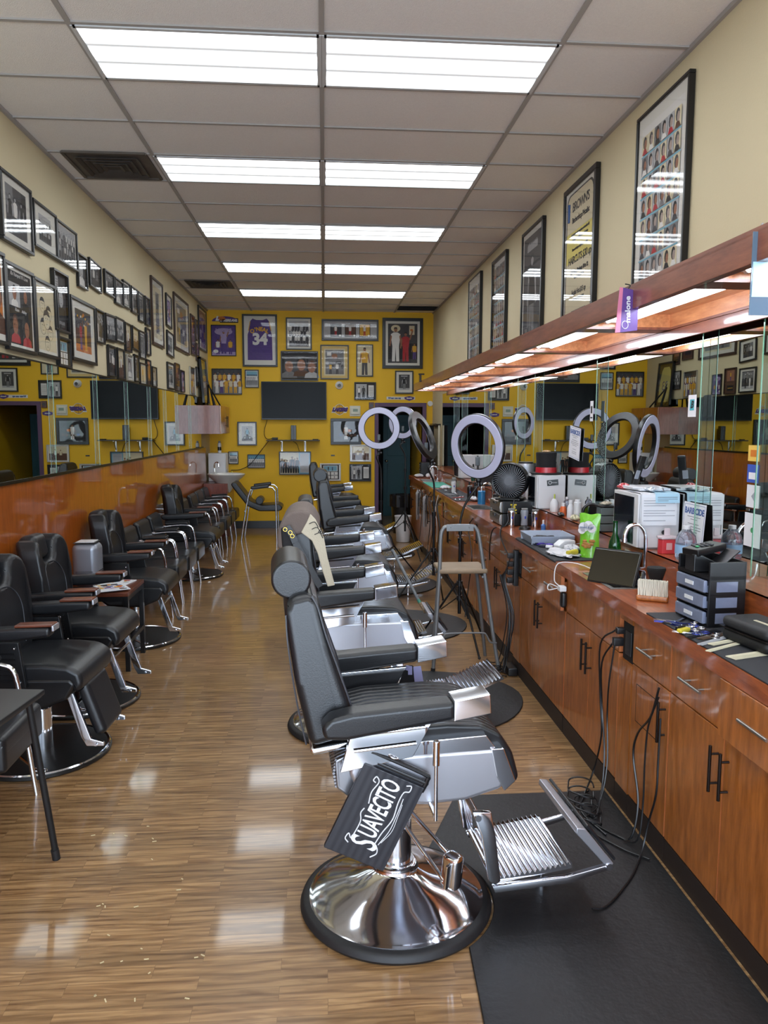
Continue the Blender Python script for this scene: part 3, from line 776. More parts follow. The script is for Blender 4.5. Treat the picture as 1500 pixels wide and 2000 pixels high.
BACK = [
 (bk(98, 138, 255, 330), 'purple basketball poster under the street sign on the yellow wall', 'purple', .012, .0, None, lambda m, w, h, z: m.text('LAKERS', h * .16, T(0, h * .34, z), LV, .0004, off=.004)),
 (bk(288, 72, 507, 395), 'framed purple basketball jersey with number 34 on the yellow wall', None, .03, .0, None, shirt),
 (bk(556, 93, 716, 292), 'black framed striped team print above the three-portrait frame', 'bwteam', .022, .08, None, None),
 (bk(775, 103, 1123, 238), 'wide black frame with three small basketball photos in a pale mat', 'panorama', .03, .0, None, None),
 (bk(1147, 95, 1393, 407), 'largest dark frame with two basketball players, above the doorway', 'duel', .055, .07, None, None),
 (bk(525, 298, 755, 480), 'wide black frame with three portraits directly above the television', 'trip', .02, .0, None, None),
 (bk(767, 260, 942, 472), 'framed print with a gold mat and reflected window glare', 'gold', .02, .1, BOARDC, None),
 (bk(987, 257, 1090, 455), 'narrow black framed photo of a man in a gold shirt', 'coach', .018, .0, None, None),
 (bk(1224, 418, 1336, 560), 'small black frame with a white mat and player photo, above the bumper sticker', 'bwman', .022, .16, None, None),
 (bk(103, 405, 290, 565), 'thin framed wide team photo in gold jerseys, beside the jersey frame', 'colteam', .01, .0, None, None),
 (bk(306, 412, 393, 523), 'small square black framed team huddle photo near the television corner', 'dodger', .016, .05, None, None),
 (bk(975, 488, 1108, 597), 'black double frame with photo and document, level with the television', 'certificate', .014, .0, None, None),
 (bk(830, 710, 1018, 870), 'dark framed player holding a ball, just before the doorway', 'ballers', .05, .05, BOARDK, None),
 (bk(260, 730, 381, 875), 'black frame with white mat and a rider on a bicycle', 'bike', .022, .18, None, None),
 (bk(948, 277, 1078, 380, 780), 'pale framed double photo with gold tones beside the door trim', 'sepia', .012, .08, None, None),
 (bk(765, 391, 893, 497, 780), 'white framed plaque with one large and two small pictures', 'collage', .012, .06, None, None),
 (bk(945, 395, 1078, 500, 780), 'lowest black double frame beside the door trim', 'certificate', .016, .0, None, None),
 (bk(515, 318, 712, 460, 780), 'black framed group of suited men with a text panel, under the shelf', 'suits', .018, .0, None, None),
 (bk(322, 336, 431, 419, 780), 'small black framed team in white, with a cable across it', 'dodger', .012, .0, None, None),
 (bk(205, 318, 268, 395, 780), 'small black framed blue team photo behind the white box', 'dodger', .014, .08, None, None),
]
for i, (q, lab, st, fw, bd, bm_, ex) in enumerate(BACK):
    pl = i in (14, 15)
    picture('B', q, lab, st or 'blank', fw, bd, depth=.03, fm=silver_fr if pl else black_fr, bm_=bm_, extra=ex)
o = [c for c in C.objects if c.get('label', '').startswith('framed purple basketball jersey')][0]
q = bk(288, 72, 507, 395); a, b = ony(q[0], q[1], YB - .03), ony(q[2], q[3], YB - .03)
obj('mat_board', MB().bx(-(b.x - a.x) / 2 + .03, (b.x - a.x) / 2 - .03, -(a.z - b.z) / 2 + .03, (a.z - b.z) / 2 - .03, .003, .005), BOARD, o)

# posters high on the counter wall, their lower ends behind the soffit
def brown(m, w, h, z):
    def rr(x0, y0, x1, y1, mi, zz, r=.05):
        P = []
        for cx, cy, a0 in ((x1 - r, y1 - r, 0), (x0 + r, y1 - r, pi / 2), (x0 + r, y0 + r, pi), (x1 - r, y0 + r, 1.5 * pi)):
            for k in range(6): P.append((cx + r * cos(a0 + k * pi / 10), cy + r * sin(a0 + k * pi / 10), zz))
        m.poly(P, mi)
    rr(-w * .47, -h * .48, w * .47, h * .48, K, z, .08); rr(-w * .44, -h * .47, w * .44, h * .47, CR, z + .0004, .08); 
    m.poly([(-w * .44, h * .02, z + .0006), (w * .44, h * .02, z + .0006), (w * .44, h * .22, z + .0006), (-w * .44, h * .22, z + .0006)], PY)
    z += .001
    for s, y, sz in (("BROWN'S", .38, .085), ('Barbershop Pricelist', .295, .05), ('Our Barbershop has a modern assortment in a full', .20, .021), ('range of specialty styling, designs and services.', .165, .021), ('Please wait with your stylist for your service', .10, .021),
                     ('HAIRCUTS $30 up', .03, .068), ('Little Men, Students 10 to 12', -.05, .036), ('with school identification', -.09, .024), ('Facials Hot $15 up', -.19, .045), ('Shave, trimming, line, facial hair', -.235, .022), ('SENIOR FRIDAY & THURSDAY', -.32, .024), ('KIDS 25.00', -.39, .075)):
        m.text(s, h * sz, T(.04 * w, y * h, z), K, .0004, sp=.86, off=.002)
    m.cyl((-w * .36, h * .30, z), (-w * .36, h * .42, z + .001), w * .02, n=8, mi=BL)
RIGHT = [((1348, 133, 1232, 560), 'largest haircut chart poster with rows of styled heads, nearest the storefront', 'haircuts', .02, .07, None),
         ((1165, 315, 1095, 610), 'yellow and white price list poster in a thick black frame', 'blank', .04, .04, brown),
         ((1060, 420, 1016, 620), 'dark framed poster of a man in a long coat, between price list and small charts', 'bwman', .03, .05, lambda m, w, h, z: m.text('YEAH ME', h * .07, T(0, .38 * h, z), SV, .0004)),
         ((988, 486, 958, 650), 'dark framed haircut chart with glare, second from the back', 'haircuts', .03, .0, None),
         ((938, 528, 913, 690), 'thin framed pale haircut chart, farthest along the counter wall', 'haircuts', .014, .06, None)]
for q, lab, st, fw, bd, ex in RIGHT:
    picture('R', q, lab, st, fw, bd, depth=.035, z0=2.41, extra=ex)
# two cut-outs, sticker and street sign on the back wall
def bloc(x, y, oy=590): p = ony(380 + x / 3.125, oy + y / 3.125, YB); return p
def sign(name, q, label, cat, fn, mats):
    a, b = bloc(q[0], q[1]), bloc(q[2], q[3]); w, h = b.x - a.x, a.z - b.z
    m = MB(); fn(m, w, h)
    return obj(name, m, mats, label=label, cat=cat, X=wall_xf('B', ((a.x + b.x) / 2, YB - .001, (a.z + b.z) / 2)))
def ave(m, w, h):
    m.bx(-w * .2, w / 2, -h * .5, h * .2, 0, .004, K)
    m.prism([(-w * .5 + w * .5 * (1 - cos(k * pi / 12)), -h * .3 + h * .78 * sin(k * pi / 12)) for k in range(13)], 0, .005, 'z', PU)
    m.prism([(-w * .12 + w * .14 * cos(k * pi / 8), h * .1 + h * .34 * sin(k * pi / 8)) for k in range(16)], .005, .006, 'z', OR)
    m.text('LAKERS AVE.', h * .5, T(w * .14, -h * .16, .005), WH, .001, shear=.25, off=.004, sp=.92)
    m.text('L', h * .8, T(-w * .3, h * .1, .008), WH, .001, shear=.3, off=.01)
sign('street_sign', (105, 85, 267, 127), 'small dark street-name sign with orange and purple ball emblem', 'sign', ave, INK)
def ball_logo(m, w, h):
    m.prism([(w * .5 * cos(k * pi / 16) * .62, h * .5 * sin(k * pi / 16)) for k in range(32)], 0, .003, 'z', WH)
    m.prism([(-w * .5, -h * .3), (-w * .38, h * .24), (w * .5, h * .24), (w * .42, -h * .3)], 0, .0032, 'z', WH)
    m.prism([(w * .46 * cos(k * pi / 16) * .62, h * .46 * sin(k * pi / 16)) for k in range(32)], .003, .004, 'z', GO)
    for x in (-.14, 0, .14): m.tube([(x * w * 2 * abs(cos(t)) if x else 0, h * .45 * sin(t), .0045) for t in [(-pi / 2 + k * pi / 10) for k in range(11)]], .0022, 5, CH)
    m.text('LAKERS', h * .42, T(0, -.02 * h, .007), PU, .001, shear=.35, off=.008, sp=.92)
sign('logo_cutout', (835, 622, 935, 690), 'round gold and purple basketball team logo cut-out beside the thermostat', 'wall sticker', ball_logo, INK)
def bump_st(m, w, h):
    m.bx(-w / 2, w / 2, -h * .34, h * .34, 0, .002, WH)
    m.text('Wanna see my', h * .5, T(-w * .22, 0, .0026), BL, .0006, off=.003)
    m.prism([(w * .12, h * .2), (w * .3, h * .5), (w * .48, h * .2), (w * .46, -h * .22), (w * .3, -h * .62), (w * .14, -h * .22)], .002, .004, 'z', PU)
    m.text('Sarcastic', h * .34, T(w * .3, 0, .0046), WH, .0006, off=.003)
sign('bumper_sticker', (1172, 573, 1345, 600), 'white bumper sticker with a purple badge above the doorway', 'wall sticker', bump_st, INK)
def badge(m, w, h):
    m.prism([(-w * .5, h * .2), (0, h * .5), (w * .5, h * .2), (w * .45, -h * .3), (0, -h * .5), (-w * .45, -h * .3)], 0, .004, 'z', PU)
    m.text('Sarcastic', h * .3, T(0, 0, .005), WH, .0006, off=.002)
sign('wall_badge', (1033, 670, 1095, 700), 'small purple shield sticker beside the door frame', 'wall sticker', badge, INK)
def thermo(m, w, h):
    m.bx(-w / 2, w / 2, -h / 2, h / 2, 0, .012, 0, .004).bx(-w * .42, w * .42, -h * .32, h * .32, .012, .03, 0, .008).bx(-w * .2, w * .25, -h * .06, h * .2, .03, .032, 1)
sign('thermostat', (947, 633, 1012, 697), 'pale thermostat in a clear cover on the yellow wall', 'thermostat', thermo, [mat('ivory_plastic', (214, 212, 196), .4), mat('lcd_green', (120, 140, 120), .3)])
sign('alarm_box', (1064, 612, 1094, 652), 'small dark red box on the wall next to the door trim', 'wall box', lambda m, w, h: m.bx(-w / 2, w / 2, -h / 2, h / 2, 0, .03, 0, .004).cyl((0, 0, .03), (0, 0, .034), w * .3, mi=1), [mat('maroon_plastic', (84, 44, 40), .4), black_pl])
sign('wall_slot', (832, 1122 - 190 + 0, 856, 940), 'tiny black slot in the yellow wall under the dark player frame', 'wall slot', lambda m, w, h: m.bx(-w / 2, w / 2, -h / 2, h / 2, 0, .004, 0, .001), [black_pl])
p = bloc(883, 508)
t = thing('security_camera', 'white dome security camera on the yellow wall beside the television', 'security camera', (p.x, YB, p.z))
obj('base', MB().cyl((0, 0, 0), (0, -.03, 0), .07, .06, 24), white_pl, t)
obj('dome', MB().ball((0, -.035, 0), .05, 10, 0), white_pl, t)
obj('lens', MB().cyl((0, -.08, -.003), (0, -.088, -.003), .028, .024, 20), black_pl, t)
p = bloc(1437, 620)
obj('alarm_bell', MB().cyl((0, 0, 0), (0, -.03, 0), .05, .045, 20, bev=.008), white_pl, loc=(p.x, YB, p.z), label='round white alarm disc in the corner beside the doorway', cat='alarm')
# ------------------------------------------------------------------ counter, ledge, cabinets
CT, CXF, XFACE, LX, LZ = 1.0, 1.362, 1.388, 1.68, 1.145
CY0, CY1 = -.9, 12.35
SINKS = [3.82, 7.40, 11.1]
# continuous worktop with holes for the sinks
m = MB()
def slab(x0, x1, y0, y1): m.bx(x0, x1, y0, y1, CT - .03, CT)
prev = CY0
for sy in SINKS:
    slab(CXF, LX, prev, sy - .2); slab(CXF, 1.41, sy - .2, sy + .2); slab(1.62, LX, sy - .2, sy + .2); prev = sy + .2
slab(CXF, LX, prev, CY1)
m.bx(CXF, CXF + .02, CY0, CY1, CT - .062, CT - .0301)
obj('worktop', m, cherry_h, label='long glossy cherry wood worktop running under the station mirrors', cat='countertop')
obj('mirror_ledge', MB().bx(LX, LX + .02, CY0, CY1, CT, LZ).bx(LX, XR - .001, CY0, CY1, LZ - .02, LZ).bx(LX + .02, XR - .001, CY1 - .02, CY1, 0, LZ - .02), cherry_h, label='raised cherry wood ledge at the back of the worktop, under the mirrors', cat='ledge')
for i, sy in enumerate(SINKS):
    t = thing('sink', 'small stainless steel sink in the worktop, %s' % ['beside the tablet and tall faucet', 'before the black tool chest with the fan', 'at the far end of the counter'][i], 'sink', (1.515, sy, CT))
    m = MB().bx(-.115, .115, -.21, -.185, -.002, .004, b=.001).bx(-.115, .115, .185, .21, -.002, .004, b=.001).bx(-.115, -.092, -.185, .185, -.002, .004).bx(.092, .115, -.185, .185, -.002, .004)
    obj('rim', m, steel, t)
    m = MB().bx(-.094, .094, -.187, .187, -.13, -.126).bx(-.094, -.091, -.187, .187, -.13, 0).bx(.091, .094, -.187, .187, -.13, 0).bx(-.094, .094, -.187, -.184, -.13, 0).bx(-.094, .094, .184, .187, -.13, 0)
    obj('basin', m, steel, t)
    obj('drain', MB().cyl((0, 0, -.126), (0, 0, -.122), .03), chrome, t)
def handle(parent, y, z, vert, L_=.14):
    h = MB()
    if vert: h.cyl((-.032, y, z - L_ / 2), (-.032, y, z + L_ / 2), .006, n=10); P = [(y, z - L_ * .32), (y, z + L_ * .32)]
    else: h.cyl((-.032, y - L_ / 2, z), (-.032, y + L_ / 2, z), .006, n=10); P = [(y - L_ * .3, z), (y + L_ * .3, z)]
    for a, b in P: h.cyl((-.03, a, b), (.0, a, b), .0045, n=8)
    obj('handle', h, dark_metal if vert else steel, parent)
def cabinet(y0, y1, kind, lab, ajar=0., hatch=False):
    """kind: pair (two drawers over two doors), single, sink (false front over two doors), outlet, door"""
    t = thing('base_cabinet', lab, 'cabinet', (XFACE, y0, 0), group='cherry base cabinets under the worktop')
    w = y1 - y0
    B = MB().bx(.022, .06, 0, w, .10, CT - .032).bx(.06, .28, 0, w, .10, .12).bx(.022, .28, 0, .015, .1, CT - .15).bx(.022, .28, w - .015, w, .1, CT - .15)
    obj('carcass', B, cherry, t)
    obj('toe_kick', MB().bx(.0, .02, 0, w, 0, .10), mat('dark_toe_kick', (38, 26, 20), .6), t)
    def front(name, a, b, z0, z1, out=0.):
        d = obj(name, MB().bx(0 - out, .02 - out, a + .003, b - .003, z0 + .003, z1 - .003, b=.0015, seg=1), cherry, t, loc=(0, 0, 0))
        obj('edge_band', MB().bx(-out + .0005, .0195 - out, a + .0005, a + .003, z0 + .004, z1 - .004), cherry_edge, d)
        return d
    zt, zm = CT - .062, CT - .27
    if kind == 'outlet':
        p = obj('outlet_panel', MB().bx(.0, .02, .002, w - .002, .10, zm - .02).bx(0, .02, .002, w - .002, CT - .1, zt), cherry, t)
        obj('outlet_recess', MB().bx(.016, .0215, .004, w - .004, zm - .02, CT - .1), dk_hole, t)
        o = obj('socket', MB().bx(.008, .017, w / 2 - .034, w / 2 + .034, zm + .01, zm + .125, b=.004), black_pl, t)
        return t
    if kind in ('pair', 'sink'):
        mid = w / 2
        if kind == 'pair':
            for a, b in ((0, mid), (mid, w)):
                d = front('drawer_front', a, b, zm, zt, ajar if a == 0 else 0.)
                handle(d, (a + b) / 2, (zm + zt) / 2, False, .17)
                if ajar and a == 0: obj('drawer_side', MB().bx(.02 - ajar, .03, a + .02, a + .032, zm + .02, zt - .04), cherry_edge, d)
        else: front('false_front', 0, w, zm, zt)
        for a, b, hy in ((0, mid, mid - .035), (mid, w, mid + .035)):
            d = front('door', a, b, .105, zm, .0)
            handle(d, hy, zm - .14, True, .17)
    if kind == 'single':
        d = front('drawer_front', 0, w, zm, zt); handle(d, w / 2, (zm + zt) / 2, False, .15)
        d = front('door', 0, w, .105, zm); handle(d, .03, zm - .14, True, .17)
        if hatch:
            h = MB(); a0, a1, z0, z1 = w * .25, w * .85, zm - .25, zm - .08
            for u in ((a0, a0 + .003, z0, z1), (a1, a1 + .003, z0, z1)): h.bx(-.0008, .001, *u)
            for u in ((a0, a1, z0, z0 + .003), (a0, a1, z1, z1 + .003)): h.bx(-.0008, .001, *u)
            obj('hatch_outline', h, dk_hole, d)
    return t
mods = [(-.9, .1, 'pair', 'cabinet pair behind the camera, at the storefront end'), (.1, 1.1, 'pair', 'cabinet pair beside the camera, near the storefront'),
        (1.1, 2.05, 'pair', 'base cabinet nearest the storefront, cut by the picture edge, under the tool mat'),
        (2.05, 2.905, 'pair', 'base cabinet with two drawers and two doors directly under the scissors mat'),
        (2.91, 3.29, 'single', 'narrow base cabinet with one drawer and a cut hatch outline in its door'),
        (3.295, 3.445, 'outlet', 'cherry filler panel with a black outlet full of plugs beside the sink cabinet'),
        (3.45, 4.255, 'sink', 'sink base cabinet under the tablet, with a plain front over two doors'),
        (4.265, 5.27, 'pair', 'base cabinet with two drawers under the grey-trayed black mat, past the tablet sink'),
        (5.28, 5.47, 'outlet', 'cherry filler panel with power strip behind the metal stool'),
        (5.48, 6.42, 'pair', 'base cabinet under the black tool chest and fan'), (6.43, 6.85, 'single', 'narrow base cabinet just past the fan chest'),
        (6.86, 7.02, 'outlet', 'filler panel with outlet by the nearer side of the middle sink'), (7.03, 7.83, 'sink', 'sink base cabinet under the middle sink'),
        (7.84, 8.84, 'pair', 'base cabinet with two drawers under the clippers and combs past the middle sink'), (8.85, 9.02, 'outlet', 'filler panel hung with many cables'),
        (9.03, 9.98, 'pair', 'base cabinet under the teal mat, with towels hanging in front'), (9.99, 10.5, 'single', 'narrow base cabinet past the teal mat'),
        (10.51, 10.69, 'outlet', 'filler panel near the white device at the counter end'), (10.7, 11.5, 'sink', 'sink base cabinet under the farthest sink'),
        (11.51, 12.34, 'pair', 'last base cabinet beside the doorway')]
for y0, y1, k, lab in mods: cabinet(y0, y1, k, lab, ajar=.03 if k == 'pair' and y0 in (2.05, 4.265) else 0., hatch=(y0 == 2.91))

# ------------------------------------------------------------------ floor mats
matm = mat('black_mat_rubber', (22, 22, 24), .5, bump=.4, bs=40, var=.45, vs=4)
P = [(.385, .6), (1.37, .6), (1.37, 3.52), (.62, 3.52)]
for k in range(17):
    a = radians(63 - k * 7.2)
    P.append((.26 + .37 * cos(a), 2.73 + .37 * sin(a)))
P = [p for p in P if p[0] > .38]
obj('floor_mat', MB().prism(P, 0.001, .012, 'z', bev=.003, seg=1), matm, label='large black anti-fatigue mat under the footrest of the nearest barber chair', cat='floor mat')
for cy, lab, sx in ((4.85, 'rounded black floor mat beside the second barber chair', .64), (6.75, 'rounded black floor mat beside the third barber chair', .62), (8.55, 'rounded black floor mat beside the fourth barber chair', .62), (10.6, 'dark floor mat near the white waste bin', .6)):
    pts = [(.66 + sx * cos(a) * (1 + .03 * sin(3 * a)), cy + .58 * sin(a)) for a in [2 * pi * k / 40 for k in range(40)]]
    obj('floor_mat', MB().prism(pts, .001, .011, 'z', bev=.003, seg=1), matm, label=lab, cat='floor mat')

# ------------------------------------------------------------------ chrome barber chair (faces +x)
def barber_chair(label, loc, rz):
    t = thing('barber_chair', label, 'barber chair', loc, rz, 'chrome and black barber chairs facing the mirrors')
    obj('base_ring', MB().lathe([(.30, .0), (.355, 0), (.362, .012), (.356, .028), (.345, .036), (.325, .038), (.325, .03), (.30, .02)], n=64), rubber, t)
    obj('base_plate', MB().lathe([(.328, .03), (.328, .04), (.316, .044), (.305, .050), (.26, .066), (.2, .086), (.15, .106), (.11, .128), (.088, .14), (.08, .15), (.078, .165), (.068, .17), (0, .17)], n=64), chrome, t)
    obj('column', MB().cyl((0, 0, .16), (0, 0, .34), .058, n=32).cyl((0, 0, .34), (0, 0, .52), .05, n=32).cyl((0, 0, .165), (0, 0, .18), .066, n=32), chrome, t)
    p = obj('foot_pump', MB().cyl((.04, -.06, .39), (.15, -.20, .30), .008).cyl((.02, -.03, .33), (.13, -.24, .22), .008), chrome, t)
    obj('pedal', MB().box((.16, -.235, .25), (.058, .07, .13), (.1, 0, .75), b=.02, seg=3).box((.14, -.265, .25), (.04, .012, .09), (.1, 0, .75), b=.004), chrome, p)
    prof = [(-.19, .695), (-.205, .64), (-.17, .565), (-.06, .52), (.06, .508), (.2, .515), (.33, .55), (.345, .60), (.305, .70)]
    sk = obj('seat_shell', MB().prism(prof, -.262, .262, 'y', bev=.018, seg=3), satin, t)
    obj('shell_trim', MB().prism([(.285, .70), (.33, .70), (.375, .58), (.335, .545), (.305, .60)], -.268, .268, 'y', bev=.004), chrome, sk)
    gr = MB().prism([(-.20, .70), (-.25, .68), (-.245, .58), (-.19, .535), (-.165, .60)], -.24, .24, 'y', bev=.012)
    for k in range(9): gr.cyl((-.252 + abs(k - 4) * .002, -.23, .585 + k * .0115), (-.252 + abs(k - 4) * .002, .23, .585 + k * .0115), .005, n=6)
    obj('back_grille', gr, ribbed, t)
    prof = [(-.2, .675), (-.2, .755), (-.1, .775), (.14, .782), (.26, .772), (.33, .735), (.375, .665), (.40, .575), (.385, .548), (.355, .56), (.32, .64), (.27, .69)]
    obj('seat', MB().prism(prof, -.232, .232, 'y', bev=.016, seg=3), pleat_vinyl, t)
    m = MB()
    for s in (-1, 1): obj('seat_rail', MB().prism([(-.03, .70), (.0, .735), (.27, .745), (.31, .69), (.29, .68), (-.03, .675)], s * .235 - .022, s * .235 + .022, 'y', bev=.003), chrome, t)
    for s in (-1, 1):
        q = [(-.19, .815), (.085, .83), (.01, .695), (-.235, .655)]
        pl = obj('side_panel', MB().prism(q, s * .262, s * .282, 'y', bev=.003).cyl((-.17, s * .286, .785), (.05, s * .286, .80), .006, n=8).cyl((-.19, s * .286, .73), (.02, s * .286, .745), .006, n=8), chrome, t)
        ins = [(x * .94 - .004, .745 + (z - .745) * .9) for x, z in q]
        obj('inner_pad', MB().prism(ins, s * .25, s * .262, 'y', bev=.004), black_vinyl, pl)
        ap = [(-.30, .84), (-.29, .80), (-.22, .795), (.135, .845), (.135, .905), (-.05, .895), (-.2, .885), (-.27, .87)]
        a = obj('armrest', MB().prism(ap, s * .315 - .045, s * .315 + .045, 'y', bev=.017, seg=3), black_vinyl, t)
        obj('arm_cap', MB().prism([(.13, .842), (.255, .862), (.25, .93), (.13, .912)], s * .315 - .047, s * .315 + .047, 'y', bev=.004), chrome, a)
    bp = [(-.33, .735), (-.20, .765), (-.185, .84), (-.265, 1.09), (-.295, 1.225), (-.325, 1.25), (-.395, 1.235), (-.412, 1.19), (-.378, .95)]
    bk_ = MB()
    t2 = bmesh.new()
    # taper the back towards its top: thick cushioned slab with rounded rims
    bk_.prism(bp, -.262, .262, 'y', bev=.03, seg=4)
    for v in bk_.bm.verts:
        if v.co.z > 1.0: v.co.y *= 1 - .28 * ((v.co.z - 1.0) / .28) ** 1.6
    b = obj('backrest', bk_, black_vinyl, t)
    for s in (-1, 1):
        pp = MB()
        def yy(z): return s * (.262 * (1 - .28 * (max(0, z - 1.0) / .28) ** 1.6) - .004)
        pp.tube([(-.205, s * .260, .79), (-.19, s * .260, .85), (-.23, s * .260, .98), (-.275, yy(1.11), 1.11), (-.300, yy(1.20), 1.20), (-.32, yy(1.23), 1.237)], .0035, 6, sm=4)
        pp.tube([(-.345, s * .256, .75), (-.375, s * .258, .9), (-.40, yy(1.08), 1.08), (-.406, yy(1.18), 1.18)], .003, 6, sm=4)
        obj('piping', pp, piping, b)
    obj('back_bracket', MB().box((-.26, 0, .715), (.14, .44, .03), (0, -.15, 0), b=.012, seg=3), chrome, t)
    h = obj('headrest', MB().cyl((-.385, -.16, 1.285), (-.385, .16, 1.285), .067, n=40, bev=.01).cyl((-.37, -.05, 1.2), (-.37, -.05, 1.27), .006, n=8).cyl((-.37, .05, 1.2), (-.37, .05, 1.27), .006, n=8), black_vinyl, t)
    obj('side_lever', MB().cyl((.075, -.345, .50), (.075, -.345, .69), .0065, n=10).cyl((.075, -.345, .69), (.075, -.345, .775), .012, n=14, bev=.003).cyl((.075, -.345, .515), (.075, -.25, .515), .008, n=8), chrome, t)
    f = obj('footrest_frame', MB(), chrome, t)
    m = MB()
    for s in (-1, 1):
        m.prism([(.24, .44), (.31, .435), (.33, .33), (.35, .17), (.33, .155), (.305, .175), (.275, .35)], s * .188 - .012, s * .188 + .012, 'y', bev=.005)
        m.prism([(.32, .152), (.60, .165), (.75, .195), (.775, .21), (.775, .18), (.61, .137), (.33, .125)], s * .188 - .01, s * .188 + .01, 'y', bev=.004)
        m.cyl((.76, s * .175, .192), (.76, s * .205, .192), .013, n=12)
    m.cyl((.335, -.185, .155), (.335, .185, .155), .01).cyl((.26, -.21, .42), (.26, .21, .42), .012)
    m.bm.to_mesh(f.data); m.bm.free(); f.data.materials.clear(); f.data.materials.append(chrome)
    f.data.polygons.foreach_set('use_smooth', [True] * len(f.data.polygons)); f.data.set_sharp_from_angle(angle=radians(38))
    # corrugated treadplate
    n = 120
    top = [(.335 + .29 * k / n, .168 + .036 * k / n + .0065 * sin(k * 2 * pi / 8)) for k in range(n + 1)]
    pr = top + [(.625, .184), (.335, .15)]
    obj('treadplate', MB().prism(pr, -.178, .178, 'y'), chrome, t, ang=60)
    obj('foot_stub', MB().cyl((.575, 0, .018), (.575, 0, .185), .011).cyl((.575, 0, .012), (.575, 0, .028), .022, n=16), chrome, t)
    return t
def leaf(t, flat):
    if flat:
        n = 100
        pts = [(.635 + .27 * k / n, .205 + .12 * k / n + .0065 * sin(k * 2 * pi / 8)) for k in range(n + 1)] + [(.915, .31), (.64, .185)]
        o = obj('footrest_leaf', MB().prism(pts, -.178, .178, 'y'), chrome, t, ang=60)
    else:
        o = obj('footrest_leaf', MB().prism([(.755, .185), (.78, .20), (.665, .345), (.632, .35), (.628, .33)], -.20, .20, 'y', bev=.005), satin, t)
        obj('leaf_pad', MB().prism([(.785, .205), (.79, .215), (.678, .355), (.668, .348)], -.19, .19, 'y', bev=.003), black_vinyl, o)
A = barber_chair('nearest chrome and black barber chair, with round headrest and a hanging logo case', (.26, 2.73, 0), radians(4))
labs = [('second chrome barber chair, its backrest covered by a grey bag and cream cloth', (.13, 4.48, 0), 2, ('headrest',), True),
        ('third chrome barber chair, between the bag-draped chair and the grey pole', (.16, 5.98, 0), 1, ('headrest',), True),
        ('fourth chrome barber chair, with a round headrest showing above the third', (.30, 7.93, 0), 2, (), True),
        ('fifth barber chair with a tall flat-topped back and plain black armrests', (.30, 9.55, 0), 0, ('headrest', 'arm_cap'), True),
        ('farthest barber chair in the mirror-side row, beside the yellow back wall', (.16, 11.5, 0), 0, ('headrest',), True)]
CH_ = [A]
for lab, loc, rz, sk, fl in labs:
    c = dup(A, loc, radians(rz), lab, skip=sk); CH_.append(c)
leaf(A, False)
for c in CH_[1:]: leaf(c, c is not CH_[2])
# the other backs stand a little steeper, each turned about its hinge over the seat
for c, dg in zip(CH_[1:], (12, 5, 4, 4, 3)):
    for k in kids(c):
        if k.name.split('.')[0] in ('backrest', 'headrest'):
            pv = Vector((-.25, 0, .76)); R_ = Matrix.Rotation(radians(dg), 4, 'Y')
            k.location = pv - R_ @ pv; k.rotation_euler = (0, radians(dg), 0)

